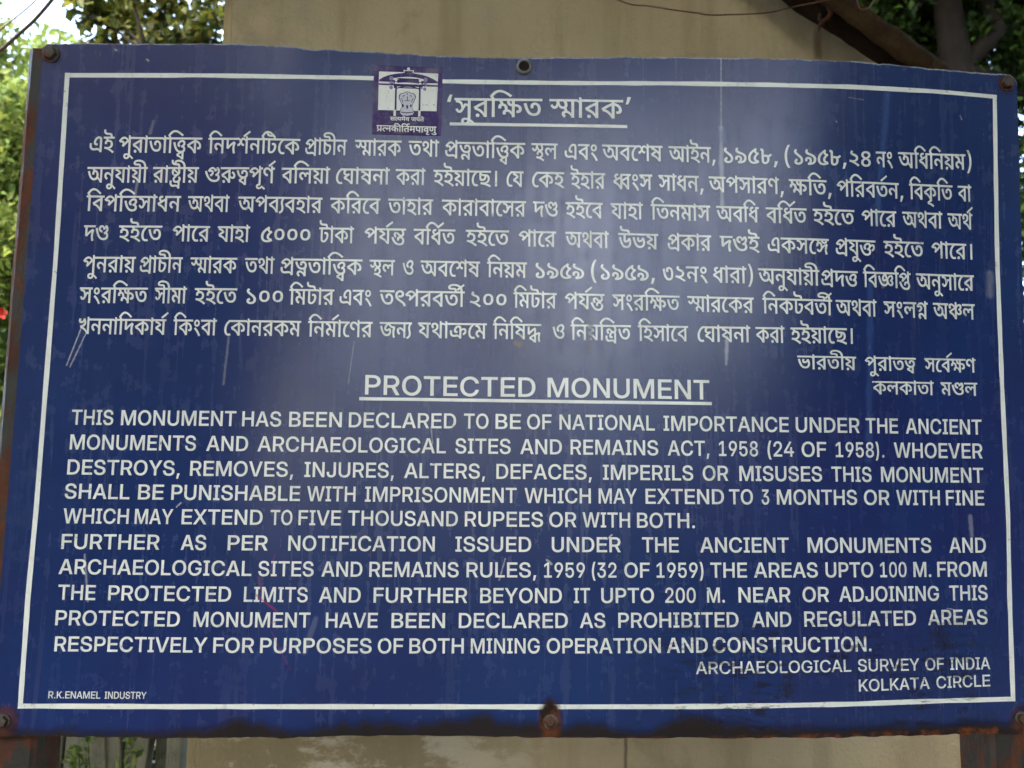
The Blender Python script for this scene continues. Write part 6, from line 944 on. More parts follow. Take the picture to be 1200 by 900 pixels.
UNDERLINES = [[(0.56614, 0.72217), (0.58644, 0.72221), (0.60674, 0.72216), (0.62705, 0.72204), (0.64735, 0.72187), (0.66765, 0.72167), (0.68794, 0.72146), (0.70823, 0.72124), (0.72852, 0.72104), (0.74883, 0.72088), (0.76915, 0.72078), (0.7895, 0.72072), (0.80988, 0.72072), (0.83029, 0.72075)], [(0.44393, 0.30872), (0.48231, 0.3088), (0.52087, 0.30881), (0.55958, 0.30872), (0.59836, 0.30852), (0.63714, 0.30825), (0.67591, 0.30795), (0.71467, 0.30766), (0.75348, 0.30743), (0.79242, 0.30727), (0.83153, 0.3072), (0.87082, 0.30717), (0.91027, 0.30717), (0.94983, 0.30716)]]
EMBLEM = [('purple', [(0.4521, 0.80996), (0.55465, 0.80904), (0.55301, 0.70368), (0.45178, 0.70298)]), ('white', [(0.45976, 0.80016), (0.49623, 0.80049), (0.51096, 0.80052), (0.54782, 0.79991), (0.54646, 0.74115), (0.45955, 0.74024)]), ('purple', [(0.46024, 0.78737), (0.46637, 0.79156), (0.47472, 0.79513), (0.48479, 0.7977), (0.49625, 0.79925), (0.51099, 0.79927), (0.52204, 0.7977), (0.53228, 0.795), (0.54084, 0.79114), (0.54736, 0.78704), (0.54741, 0.78454), (0.46014, 0.78453)]), ('purple', [(0.45987, 0.78167), (0.54745, 0.78187), (0.54733, 0.77919), (0.45977, 0.77918)]), ('purple', [(0.49564, 0.8044), (0.51173, 0.80448), (0.51183, 0.79948), (0.49575, 0.79922)]), ('white', [(0.49684, 0.80355), (0.51039, 0.80372), (0.51041, 0.80265), (0.49686, 0.80248)]), ('white', [(0.49615, 0.80424), (0.4975, 0.80429), (0.4976, 0.79966), (0.49625, 0.7996)]), ('white', [(0.5097, 0.80441), (0.51122, 0.80446), (0.51132, 0.79964), (0.5098, 0.79959)]), ('white', [(0.5015, 0.80767), (0.50334, 0.80881), (0.50523, 0.80763), (0.50597, 0.80427), (0.50106, 0.80408)]), ('purple', [(0.48122, 0.79114), (0.52591, 0.79069), (0.52451, 0.77514), (0.48225, 0.77536)]), ('white', [(0.48073, 0.79041), (0.48487, 0.79136), (0.48901, 0.79212), (0.49317, 0.7927), (0.49732, 0.79308), (0.50149, 0.79327), (0.50566, 0.79326), (0.50984, 0.79307), (0.51402, 0.79268), (0.51821, 0.7921), (0.5224, 0.79132), (0.52659, 0.79035), (0.52665, 0.78732), (0.52246, 0.78829), (0.51827, 0.78907), (0.51408, 0.78965), (0.5099, 0.79004), (0.50572, 0.79023), (0.50155, 0.79024), (0.49739, 0.79005), (0.49323, 0.78967), (0.48908, 0.7891), (0.48494, 0.78834), (0.4808, 0.78738)]), ('white', [(0.4831, 0.78268), (0.48677, 0.78326), (0.49044, 0.78371), (0.49412, 0.78405), (0.4978, 0.78427), (0.50149, 0.78437), (0.50518, 0.78434), (0.50888, 0.7842), (0.51258, 0.78394), (0.51628, 0.78355), (0.51998, 0.78304), (0.52369, 0.78242), (0.52375, 0.77975), (0.52004, 0.78037), (0.51633, 0.78088), (0.51263, 0.78127), (0.50893, 0.78153), (0.50524, 0.78168), (0.50155, 0.7817), (0.49786, 0.7816), (0.49418, 0.78139), (0.4905, 0.78105), (0.48683, 0.78059), (0.48316, 0.78001)]), ('white', [(0.4849, 0.77742), (0.48836, 0.77778), (0.49183, 0.77807), (0.49529, 0.77829), (0.49876, 0.77844), (0.50223, 0.77851), (0.5057, 0.77851), (0.50918, 0.77844), (0.51266, 0.77829), (0.51614, 0.77807), (0.51963, 0.77778), (0.52311, 0.77741), (0.52314, 0.77581), (0.51966, 0.77618), (0.51617, 0.77647), (0.51269, 0.77669), (0.50921, 0.77684), (0.50574, 0.77691), (0.50226, 0.77691), (0.49879, 0.77684), (0.49532, 0.77669), (0.49186, 0.77648), (0.4884, 0.77619), (0.48494, 0.77582)]), ('white', [(0.4836, 0.79053), (0.48697, 0.79067), (0.48687, 0.77999), (0.4835, 0.77985)]), ('white', [(0.51947, 0.79047), (0.52287, 0.79023), (0.52272, 0.78025), (0.51933, 0.78049)]), ('grey', [(0.48141, 0.79044), (0.48112, 0.78896), (0.48026, 0.78774), (0.47899, 0.78704), (0.47757, 0.78698), (0.47627, 0.78757), (0.47535, 0.78871), (0.475, 0.79016), (0.47528, 0.79164), (0.47614, 0.79285), (0.47741, 0.79356), (0.47884, 0.79362), (0.48014, 0.79303), (0.48106, 0.79189)]), ('grey', [(0.48141, 0.78278), (0.48114, 0.78139), (0.48032, 0.78024), (0.47912, 0.77957), (0.47777, 0.77951), (0.47654, 0.78008), (0.47568, 0.78115), (0.47535, 0.78253), (0.47561, 0.78393), (0.47643, 0.78508), (0.47763, 0.78575), (0.47898, 0.7858), (0.48021, 0.78524), (0.48108, 0.78416)]), ('grey', [(0.48089, 0.77583), (0.48065, 0.77459), (0.47993, 0.77357), (0.47886, 0.77298), (0.47766, 0.77293), (0.47657, 0.77343), (0.4758, 0.77439), (0.47551, 0.77561), (0.47574, 0.77685), (0.47647, 0.77787), (0.47754, 0.77846), (0.47874, 0.77851), (0.47983, 0.77801), (0.4806, 0.77705)]), ('grey', [(0.5322, 0.78982), (0.53191, 0.78834), (0.53104, 0.78713), (0.52976, 0.78644), (0.52833, 0.78639), (0.52702, 0.78701), (0.52611, 0.78815), (0.52576, 0.78961), (0.52605, 0.79109), (0.52692, 0.7923), (0.5282, 0.793), (0.52964, 0.79304), (0.53094, 0.79243), (0.53186, 0.79128)]), ('grey', [(0.53183, 0.78232), (0.53156, 0.78092), (0.53073, 0.77978), (0.52952, 0.77912), (0.52816, 0.77908), (0.52693, 0.77966), (0.52606, 0.78074), (0.52573, 0.78213), (0.52601, 0.78353), (0.52683, 0.78467), (0.52805, 0.78533), (0.5294, 0.78537), (0.53064, 0.78479), (0.53151, 0.7837)]), ('grey', [(0.53061, 0.77516), (0.53038, 0.77399), (0.52969, 0.77304), (0.52868, 0.77249), (0.52755, 0.77246), (0.52653, 0.77294), (0.5258, 0.77385), (0.52553, 0.775), (0.52576, 0.77616), (0.52645, 0.77711), (0.52746, 0.77766), (0.52859, 0.7777), (0.52961, 0.77721), (0.53034, 0.77631)]), ('white', [(0.48682, 0.77465), (0.51961, 0.77445), (0.51942, 0.74126), (0.48672, 0.74152)]), ('purple', [(0.48421, 0.7781), (0.48674, 0.77821), (0.4869, 0.74099), (0.48404, 0.74088)]), ('purple', [(0.51954, 0.778), (0.52208, 0.77809), (0.52213, 0.74081), (0.51942, 0.74091)]), ('white', [(0.48269, 0.74118), (0.48622, 0.74115), (0.4861, 0.73178), (0.48257, 0.73182)]), ('white', [(0.51925, 0.74125), (0.52263, 0.74118), (0.5223, 0.73198), (0.51909, 0.73205)]), ('purple', [(0.48701, 0.77377), (0.48994, 0.77507), (0.49288, 0.77611), (0.49583, 0.77689), (0.49878, 0.7774), (0.50174, 0.77766), (0.50471, 0.77766), (0.50768, 0.7774), (0.51066, 0.77687), (0.51364, 0.77609), (0.51663, 0.77504), (0.51963, 0.77374), (0.51959, 0.77551), (0.5166, 0.77682), (0.51361, 0.77787), (0.51062, 0.77865), (0.50764, 0.77917), (0.50467, 0.77944), (0.5017, 0.77944), (0.49874, 0.77918), (0.49579, 0.77866), (0.49284, 0.77788), (0.4899, 0.77685), (0.48697, 0.77555)]), ('purple', [(0.50227, 0.77046), (0.50533, 0.76968), (0.50773, 0.76835), (0.51111, 0.76811), (0.5142, 0.76609), (0.51545, 0.7624), (0.51434, 0.75881), (0.51274, 0.75433), (0.51079, 0.75071), (0.50985, 0.74714), (0.51164, 0.74189), (0.5136, 0.737), (0.51148, 0.7334), (0.50225, 0.73149), (0.4933, 0.73311), (0.49086, 0.73673), (0.49276, 0.7421), (0.49469, 0.7466), (0.49427, 0.75047), (0.49216, 0.75447), (0.49038, 0.75847), (0.48963, 0.76199), (0.4909, 0.76559), (0.4939, 0.76748), (0.49759, 0.76833), (0.49925, 0.76963)]), ('pale', [(0.5023, 0.7695), (0.50505, 0.76876), (0.5072, 0.76749), (0.51025, 0.76726), (0.51303, 0.76533), (0.51416, 0.76182), (0.51317, 0.75842), (0.51173, 0.75416), (0.50998, 0.75073), (0.50914, 0.74734), (0.51076, 0.74235), (0.51252, 0.7377), (0.51062, 0.73428), (0.50231, 0.73248), (0.49425, 0.73404), (0.49206, 0.73748), (0.49376, 0.74258), (0.49549, 0.74685), (0.49511, 0.75053), (0.4932, 0.75433), (0.4916, 0.75814), (0.49092, 0.76148), (0.49206, 0.76489), (0.49476, 0.76668), (0.49808, 0.76749), (0.49958, 0.76872)]), ('purple', [(0.50337, 0.76641), (0.50328, 0.76595), (0.50301, 0.76557), (0.50261, 0.76535), (0.50216, 0.76533), (0.50175, 0.76552), (0.50146, 0.76588), (0.50135, 0.76634), (0.50144, 0.76681), (0.50171, 0.76719), (0.50211, 0.76741), (0.50256, 0.76742), (0.50297, 0.76723), (0.50326, 0.76687)]), ('purple', [(0.49535, 0.76292), (0.49834, 0.76481), (0.49904, 0.76377), (0.49604, 0.76188)]), ('purple', [(0.50645, 0.76475), (0.50952, 0.76344), (0.50886, 0.76235), (0.50613, 0.76367)]), ('purple', [(0.50193, 0.76281), (0.50311, 0.76285), (0.50326, 0.75577), (0.50208, 0.75572)]), ('purple', [(0.49852, 0.7563), (0.50662, 0.7566), (0.5063, 0.75552), (0.49888, 0.75525)]), ('purple', [(0.49324, 0.75894), (0.49424, 0.75933), (0.49672, 0.75375), (0.4959, 0.75301)]), ('purple', [(0.5106, 0.75993), (0.51162, 0.75961), (0.50938, 0.7535), (0.50852, 0.75418)]), ('purple', [(0.49461, 0.75013), (0.49678, 0.75092), (0.49805, 0.74672), (0.49573, 0.74487)]), ('purple', [(0.50105, 0.7486), (0.50322, 0.74939), (0.50449, 0.74518), (0.50185, 0.74243)]), ('purple', [(0.50709, 0.75023), (0.50946, 0.74961), (0.50819, 0.74567), (0.50647, 0.74738)]), ('purple', [(0.49318, 0.73858), (0.50212, 0.73767), (0.5117, 0.73906), (0.51139, 0.73781), (0.50215, 0.73626), (0.49337, 0.73735)])]
LEFT_EDGE = -0.03914
GROMMET = [(0.67597, 0.81183)]

M = {
    'blue': mat_enamel('blue_enamel', (0.009, 0.025, 0.098), 0.215),
    'white': mat_enamel('white_enamel', (0.66, 0.71, 0.625), 0.30, True),
    'purple': mat_enamel('violet_print', (0.035, 0.015, 0.105), 0.45, True, 0.18),
    'pale': mat_enamel('pale_print', (0.50, 0.52, 0.56), 0.45, True, 0.2),
    'grey': mat_enamel('grey_print', (0.20, 0.20, 0.32), 0.45, True, 0.2),
    'edge': mat_plain('chipped_edge', (0.30, 0.31, 0.29), 0.55, 0.5, 60),
    'steel': mat_rusty_steel('rusty_painted_steel', cover=0.485, paint=(0.024, 0.026, 0.019)),
    'bolt': mat_rusty_steel('rusted_bolt', (0.075, 0.070, 0.05), 0.50),
    'hook': mat_rusty_steel('rusted_iron', (0.03, 0.018, 0.012), 0.42),
    'rimsteel': mat_rusty_steel('worn_bare_steel', (0.22, 0.23, 0.21), 0.56),
    'hole': mat_plain('bore_shade', (0.010, 0.005, 0.004), 0.9),  # near black, painted for the darkness inside the grommet
    'wall': mat_wall(),
    'log': mat_wood('weathered_log', (0.042, 0.026, 0.011), (0.095, 0.060, 0.027), (34, 34, 34), 1.0),
    'darklog': mat_wood('shade_band_log', (0.012, 0.007, 0.004), (0.030, 0.017, 0.009), (34, 34, 34), 1.0),  # near-black colour paints the band of shadow below the brown log
    'plank': mat_wood('grey_plank', (0.10, 0.105, 0.075), (0.19, 0.19, 0.145), (60, 60, 3)),
    'bark': mat_wood('bark', (0.005, 0.004, 0.003), (0.014, 0.011, 0.008), (14, 14, 3)),
    'wire': mat_plain('rusty_wire', (0.16, 0.075, 0.045), 0.6),
    'cable': mat_plain('brown_cable', (0.12, 0.075, 0.03), 0.6),
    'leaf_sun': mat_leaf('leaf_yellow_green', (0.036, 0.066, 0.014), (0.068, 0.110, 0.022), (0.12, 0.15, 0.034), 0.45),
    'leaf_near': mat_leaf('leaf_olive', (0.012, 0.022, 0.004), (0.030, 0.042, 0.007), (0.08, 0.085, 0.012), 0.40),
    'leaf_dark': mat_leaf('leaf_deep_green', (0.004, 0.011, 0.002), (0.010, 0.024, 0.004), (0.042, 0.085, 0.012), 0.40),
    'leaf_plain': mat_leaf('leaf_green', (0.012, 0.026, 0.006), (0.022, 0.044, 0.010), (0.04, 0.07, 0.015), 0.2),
    'petal': mat_plain('red_petal', (0.60, 0.035, 0.02), 0.6, 0.15),
    'soil': mat_plain('soil', (0.05, 0.04, 0.027), 0.95, 0.45, 3),
}

# ---------------------------------------------------------------- ground
g = MB()
n, R = 40, 150.0
gx = [math.copysign(abs(t) ** 2.2, t) * R for t in np.linspace(-1, 1, n)]
rg = random.Random(3)
gv = [(x, y, rg.uniform(-0.03, 0.03) - 0.02) for y in gx for x in gx]
g.add(gv, [(j * n + i, j * n + i + 1, (j + 1) * n + i + 1, (j + 1) * n + i) for j in range(n - 1) for i in range(n - 1)], 0, True)
tag(g.build('ground', M['soil']), kind='structure')

# ---------------------------------------------------------------- plastered wall with a sloping top
tl = at(278, 0, WALL_Y); bl = at(222, 900, WALL_Y)
xl = (tl.x + bl.x) / 2
s0, s1 = at(935, 0, WALL_Y), at(1105, 80, WALL_Y)
slope = (s1.z - s0.z) / (s1.x - s0.x)
xr = at(1158, 450, WALL_Y).x
ztop = 3.30
xk = s0.x + (ztop - s0.z) / slope
zr = s0.z + slope * (xr - s0.x)
wall = empty('plastered_wall', (0, WALL_Y + 0.3, 0))
tag(wall, 'beige plastered wall with sloping right shoulder behind the blue board', 'wall')
w = MB()
prof = [(xl, -0.05), (xr, -0.05), (xr, zr), (xk, ztop), (xl, ztop)]
# front face as a fine grid-free ngon plus sides
fr = [Vector((x, WALL_Y, z)) for x, z in prof]
bk = [Vector((x, WALL_Y + 0.6, z)) for x, z in prof]
w.add(fr, [(0, 1, 2, 3, 4)])
w.add(bk, [(4, 3, 2, 1, 0)])
for i in range(5):
    j = (i + 1) % 5
    w.add([fr[i], bk[i], bk[j], fr[j]], [(0, 1, 2, 3)])
w.build('masonry_face', M['wall'], wall)
c = MB()
x1 = at(262, 30, WALL_Y + 0.05).x
c.box((x1, WALL_Y + 0.05, -0.05), (xl - 0.002, WALL_Y + 0.55, ztop))
c.box((x1 + 0.012, WALL_Y + 0.044, -0.05), (x1 + 0.020, WALL_Y + 0.0502, ztop))
c.build('corner_strip', M['wall'], wall)

# ---------------------------------------------------------------- logs and iron on the sloping top
def log(name, p0, p1, rad, mat, label, seed):
    r = random.Random(seed)
    p0, p1 = Vector(p0), Vector(p1)
    pts, rr = [], []
    for i in range(25):
        t = i / 24
        q = p0.lerp(p1, t)
        q += Vector((r.uniform(-1, 1), r.uniform(-1, 1), r.uniform(-1, 1))) * rad * 0.08
        pts.append(q)
        rr.append(rad * (1.0 + 0.10 * math.sin(t * 9 + seed) - 0.12 * t))
    m = MB()
    m.tube(pts, rr, 18, 0, True, 0.07, r)
    return tag(m.build(name, mat), label, 'log', 'logs on the sloping top of the wall')

d0, d1 = at(990, 8, 0.74), at(1092, 80, 0.74)
dv = (d1 - d0)
log('wooden_log', d0 - dv * 0.55, d1 + dv * 0.75, 0.026, M['log'], 'weathered brown log lying along the sloping shoulder of the wall', 3)
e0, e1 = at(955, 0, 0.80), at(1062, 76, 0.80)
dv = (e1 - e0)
log('wooden_log', e0 - dv * 0.9, e1 + dv * 0.9, 0.040, M['darklog'], 'dark log standing in for the shadow under the brown one, touching the wall', 5)  # fills the shadow band beside the brown log

h = MB()
hp = [at(x, y, 0.76) for x, y in ((990, -8), (978, 0), (971, 8), (974, 15), (970, 22), (963, 25), (960, 31), (959, 37))]
h.tube(hp, [0.007, 0.007, 0.0065, 0.006, 0.006, 0.0055, 0.004, 0.002], 8)
h.tube([at(x, y, 0.78) for x, y in ((944, -6), (955, 4), (962, 12), (960, 22), (966, 29))], [0.006, 0.006, 0.0055, 0.005, 0.003], 8)
tag(h.build('iron_hook', M['hook']), 'twisted rusty iron hook hanging from the dark log over a stain', 'hook')

# wires across the wall
def wire(name, pts, r, mat, label, cat):
    m = MB()
    # smooth the polyline
    q = []
    for i in range(len(pts) - 1):
        a, b, c2, d = [Vector(pts[min(max(i + k, 0), len(pts) - 1)]) for k in (-1, 0, 1, 2)]
        for s in range(6):
            t = s / 6
            q.append(0.5 * ((2 * b) + (c2 - a) * t + (2 * a - 5 * b + 4 * c2 - d) * t * t + (3 * b - a - 3 * c2 + d) * t ** 3))
    q.append(Vector(pts[-1]))
    m.tube(q, r, 6)
    return tag(m.build(name, mat), label, cat, 'loose wires by the wall' if cat == 'wire' else 'cables across the sky')

wire('wire', [at(x, y, 0.72) for x, y in ((690, -22), (712, -6), (727, 1), (742, 5.5), (760, 7), (785, 11), (815, 15), (832, 17.5), (858, 17), (885, 16), (905, 14), (930, 8), (960, 2), (985, -4))],
     0.0016, M['wire'], 'thin red-brown wire sagging across the top of the beige wall', 'wire')
wire('wire', [at(x, y, 0.70) for x, y in ((1003, -8), (1006, 6), (1010, 11), (1018, 9), (1024, 0), (1030, -10))],
     0.0013, M['wire'], 'short loop of wire round the upper end of the brown log', 'wire')
wire('cable', [at(x, y, 2.2) for x, y in ((-1900, 1500), (-700, 620), (-140, 178), (-60, 112), (0, 60), (20, 42), (40, 24), (60, 1), (92, -40), (130, -110), (300, -420), (900, -1500))],
     0.0075, M['cable'], 'brown cable slanting up across the bright sky left of the board', 'cable')
wire('cable', [at(x, y, 3.0) for x, y in ((-1700, 960), (-600, 400), (-120, 110), (-40, 62), (0, 35), (15, 23), (40, 2), (90, -50), (300, -270), (900, -900))],
     0.005, M['cable'], 'thinner far cable crossing the sky at the corner above the other', 'cable')

# ---------------------------------------------------------------- the notice board
WARP = (-0.013190700150009036, 0.006014755656704493, -0.005922280490265259, -0.00046822157679752473, -0.002986604093354226, 0.0009954378451961048, 0.0058889255960327255, -0.0030203118027081906, -0.010048403086077967, 0.003379770232775442)
NZ = 6
UL, UR = LEFT_EDGE, 1.437
board = empty('notice_board', (0, 0.05, 0))
tag(board, 'blue enamel protected monument notice board with white Bengali and English lettering', 'notice board')


def warp(u, v):
    t = u / 1.40 * 2 - 1
    s = v / 0.46
    z = 0.0
    for k in range(NZ):
        z += WARP[k] * math.cos((k + 2) * math.pi * (t + 1) / 2)
    z += s * (WARP[NZ] * math.cos(math.pi * (t + 1)) + WARP[NZ + 1] * math.cos(1.5 * math.pi * (t + 1)) + WARP[NZ + 2] * math.cos(0.5 * math.pi * (t + 1)))
    return z + WARP[NZ + 3] * s * s


def on_board(u, v, h=0.0):
    return board_to_world(u, v, warp(u, v) + h)


def interp(poly, u):
    if u <= poly[0][0]:
        a, b = poly[0], poly[1]
    elif u >= poly[-1][0]:
        a, b = poly[-2], poly[-1]
    else:
        for a, b in zip(poly, poly[1:]):
            if a[0] <= u <= b[0]: break
    return a[1] + (b[1] - a[1]) * (u - a[0]) / (b[0] - a[0])


re_ = random.Random(11)
NU, NV = 300, 120
# small chips of lost enamel along the edges
def jag(n, amp, chips):
    a = np.array([re_.gauss(0, 1) for _ in range(n)])
    a = np.convolve(a, np.ones(3) / 3, 'same') * amp
    for pos, wd, dp in chips:
        a += -dp * np.clip(1 - (np.abs(np.linspace(0, 1, n) - pos) / wd) ** 4, 0, 1)
    return a
top_j = jag(NU + 1, 0.0006, [(0.372, 0.006, 0.0022), (0.47, 0.004, 0.0012), (0.655, 0.003, 0.0015), (0.71, 0.003, 0.001), (0.014, 0.014, 0.0030)])
bot_j = jag(NU + 1, 0.0010, [])
RC = 0.016
pm = MB()
vs, uvs = [], []
for i in range(NU + 1):
    t = i / NU
    # finer columns near both ends for the rounded corners
    t = t - 0.9 * math.sin(2 * math.pi * t) / (2 * math.pi)
    u = UL + (UR - UL) * t
    vt = interp(PLATE_TOP, u) + top_j[i]
    vb = interp(PLATE_BOTTOM, u) - bot_j[i]
    for e, rc in ((u - UL, 0.004), (UR - u, RC)):
        if e < rc:
            d = rc - math.sqrt(max(0.0, rc * rc - (rc - e) ** 2))
            vt -= d
            vb += d
    for j in range(NV + 1):
        v = vb + (vt - vb) * j / NV
        vs.append(on_board(u, v))
        uvs.append((u, v))
fs = []
for i in range(NU):
    for j in range(NV):
        a = i * (NV + 1) + j
        fs.append((a, a + NV + 1, a + NV + 2, a + 1))
pm.add(vs, fs, 0, True)
# back sheet and rim, 2.5 mm thick
nb = len(vs)
pm.add([p + Vector((0, 0.0025, 0)) for p in vs], [f[::-1] for f in fs], 1, True)
uvs = uvs + uvs
ring = [i * (NV + 1) for i in range(NU + 1)] + [NU * (NV + 1) + j for j in range(1, NV + 1)] + \
       [i * (NV + 1) + NV for i in range(NU - 1, -1, -1)] + [j for j in range(NV - 1, 0, -1)]
rim = []
for k in range(len(ring)):
    a, b = ring[k], ring[(k + 1) % len(ring)]
    rim.append((a, a + nb, b + nb, b))
flat_ = sorted({i for f in rim for i in f})
where = {i: k for k, i in enumerate(flat_)}
uvs += [uvs[i] for i in flat_]
pm.add([pm.v[i] for i in flat_], [tuple(where[i] for i in f) for f in rim], 1, False)
plate = pm.build('plate', [M['blue'], M['edge']], board, uvs)
rl = plate.data.uv_layers.new(name='rim')
top_of = {}
for i in range(NU + 1):
    top_of[i] = uvs[i * (NV + 1) + NV][1]
for lp in plate.data.loops:
    i = lp.vertex_index
    k = (i % nb) // (NV + 1) if i < 2 * nb else 0
    rl.data[lp.index].uv = (0.0, top_of[k] - uvs[i][1])


def cdt_fill(contours, grid=0.0):
    """triangles inside the contours by the non-zero rule"""
    pts, eds = [], []
    for cn in contours:
        b = len(pts)
        pts += [Vector((x, y)) for x, y in cn]
        eds += [(b + i, b + (i + 1) % len(cn)) for i in range(len(cn))]
    if grid:                                              # extra points so that the shape can follow the warp
        xs, ys = [p.x for p in pts], [p.y for p in pts]
        for i in range(1, int((max(xs) - min(xs)) / grid) + 1):
            for j in range(1, int((max(ys) - min(ys)) / grid) + 1):
                pts.append(Vector((min(xs) + i * grid + 0.137, min(ys) + j * grid + 0.211)))
    vo, eo, fo, *_ = delaunay_2d_cdt(pts, eds, [], 0, 1e-4)
    tris = []
    if fo:
        V_ = np.array([(p.x, p.y) for p in vo])
        c_ = np.array([V_[list(f)].mean(0) for f in fo])
        A_ = np.array([p for cn in contours for p in cn], float)
        B_ = np.array([cn[(i + 1) % len(cn)] for cn in contours for i in range(len(cn))], float)
        X, Y = c_[:, :1], c_[:, 1:]
        up = (A_[:, 1] <= Y) & (B_[:, 1] > Y)
        dn = (B_[:, 1] <= Y) & (A_[:, 1] > Y)
        dy = np.where(B_[:, 1] == A_[:, 1], 1.0, B_[:, 1] - A_[:, 1])
        xc = A_[:, 0] + (Y - A_[:, 1]) * (B_[:, 0] - A_[:, 0]) / dy
        hit = X < xc
        wind = (up & hit).sum(1) - (dn & hit).sum(1)
        tris = [tuple(f) for f, w_ in zip(fo, wind) if w_]
    return [(p.x, p.y) for p in vo], tris


class Print:
    """flat shapes raised a hair above the plate, with a skirt down to it"""

    def __init__(self):
        self.mb = MB()
        self.uv = []

    def tris(self, uvp, tris, h, mat=0):
        n_ = len(uvp)
        seen = {}
        for t in tris:
            for i in range(len(t)):
                e = (t[i], t[(i + 1) % len(t)])
                if (e[1], e[0]) in seen: del seen[(e[1], e[0])]
                else: seen[e] = 1
        self.mb.add([on_board(u, v, h) for u, v in uvp], tris, mat)
        self.uv += list(uvp)
        b = len(self.mb.v)
        sk = list(seen)
        ids = sorted({i for e in sk for i in e})
        pos = {i: k for k, i in enumerate(ids)}
        self.mb.add([on_board(*uvp[i], h) for i in ids] + [on_board(*uvp[i], -0.0002) for i in ids],
                    [(pos[a], pos[a] + len(ids), pos[b2] + len(ids), pos[b2]) for a, b2 in sk], mat)
        self.uv += [uvp[i] for i in ids] * 2

    def poly(self, uvp, h, mat=0):
        P, T = cdt_fill([[(u * 1000, v * 1000) for u, v in uvp]], 4.0)
        self.tris([(x / 1000, y / 1000) for x, y in P], [t if area(P, t) > 0 else t[::-1] for t in T], h, mat)

    def strip(self, line, wd, h, mat=0, r=None):
        L = [Vector(p) for p in line]
        P = []
        for i, p in enumerate(L):
            t = (L[min(i + 1, len(L) - 1)] - L[max(i - 1, 0)]).normalized()
            nn = Vector((-t.y, t.x))
            e = (r.uniform(-1, 1) * 0.05) if r else 0
            P += [tuple(p - nn * wd * (0.5 + e)), tuple(p + nn * wd * (0.5 + e))]
        T = [(2 * i, 2 * i + 2, 2 * i + 3, 2 * i + 1) for i in range(len(L) - 1)]
        self.tris(P, T, h, mat)

    def build(self, name, mats, parent):
        return self.mb.build(name, mats, parent, self.uv)


def area(P, t):
    (x0, y0), (x1, y1), (x2, y2) = [P[i] for i in t[:3]]
    return (x1 - x0) * (y2 - y0) - (x2 - x0) * (y1 - y0)


GLY = {k: [[(c[i], c[i + 1]) for i in range(0, len(c), 2)] for c in cons] for k, cons in GLYPHS.items()}

rb = random.Random(5)
pb = Print()
ends = []
for k, L in enumerate(BORDER):
    L = list(L)
    d = (Vector(L[-1]) - Vector(L[-2])).normalized() * 0.00325
    L[-1] = tuple(Vector(L[-1]) + d)                     # run to the outer corner
    pb.strip(L, 0.0065, 0.0006 + 0.00003 * k, 0, rb)
pb.build('border_line', M['white'], plate)
for L in UNDERLINES:
    q = Print(); q.strip(L, 0.0046, 0.00075); q.build('underline', M['white'], plate)

em = None
for text, words in LINES:
    q = Print()
    high = 0.0016 if text.startswith(('सत्य', 'प्रत्न')) else 0.0006
    for u0, v0, u1, v1, lo, hi, sy, run in words:
        sy *= 1e-6
        cs = []
        for tok in run.split():
            gid, gx_, gy_ = tok.split(',')
            cs += [[(x + float(gx_), y + float(gy_)) for x, y in cn] for cn in GLY[gid]]
        P, T = cdt_fill(cs)
        uvp = []
        for x, y in P:
            t = (x - lo) / (hi - lo)
            uvp.append((u0 + (u1 - u0) * t, v0 + (v1 - v0) * t + y * sy))
        q.tris(uvp, [t if area(P, t) > 0 else t[::-1] for t in T], high)
    q.build('motto_line' if high > 0.001 else 'text_line', M['white'], plate)

cols = ['purple', 'white', 'pale', 'grey']
q = Print(); q.poly(EMBLEM[0][1], 0.0008); q.build('emblem_panel', M['purple'], plate)
q = Print()
for k, (cname, pts) in enumerate(EMBLEM[1:]):
    q.poly(pts, 0.00095 + 0.00002 * k, cols.index(cname))
q.build('emblem_drawing', [M[c_] for c_ in cols], plate)

# bolts, grommet
def hexbolt(u, v, r, seed, tilt=0.0):
    m = MB()
    o = on_board(u, v, 0.0)
    rr = random.Random(seed)
    a0 = rr.uniform(0, 1)
    rot = Euler((rr.uniform(-.12, .12) + tilt, rr.uniform(-.1, .1), rr.uniform(-.1, .1))).to_matrix()
    def ringp(rad, y, n_, ph=0.0):
        return [o + rot @ Vector((math.cos(2 * math.pi * i / n_ + ph) * rad, -y, math.sin(2 * math.pi * i / n_ + ph) * rad)) for i in range(n_)]
    # washer
    W = [ringp(r * 1.35, 0.0002, 24), ringp(r * 1.33, 0.0022, 24), ringp(r * 0.5, 0.0024, 24)]
    vs = sum(W, [])
    m.add(vs, [(i + 24 * k, (i + 1) % 24 + 24 * k, (i + 1) % 24 + 24 * (k + 1), i + 24 * (k + 1)) for k in range(2) for i in range(24)], 0, False)
    H = [ringp(r, 0.002, 6, a0), ringp(r, 0.0085, 6, a0), ringp(r * 0.86, 0.0100, 6, a0)]
    vs = sum(H, [])
    m.add(vs, [(i + 6 * k, (i + 1) % 6 + 6 * k, (i + 1) % 6 + 6 * (k + 1), i + 6 * (k + 1)) for k in range(2) for i in range(6)] + [tuple(range(12, 18))], 0, False)
    return m
for i, (bu, bv) in enumerate(BOLT_SPOTS):
    hexbolt(bu, bv, (0.0098, 0.0088, 0.0075, 0.0075, 0.0075)[i], i, 0.0 if i != 2 else -0.35).build('bolt', M['bolt'], board)

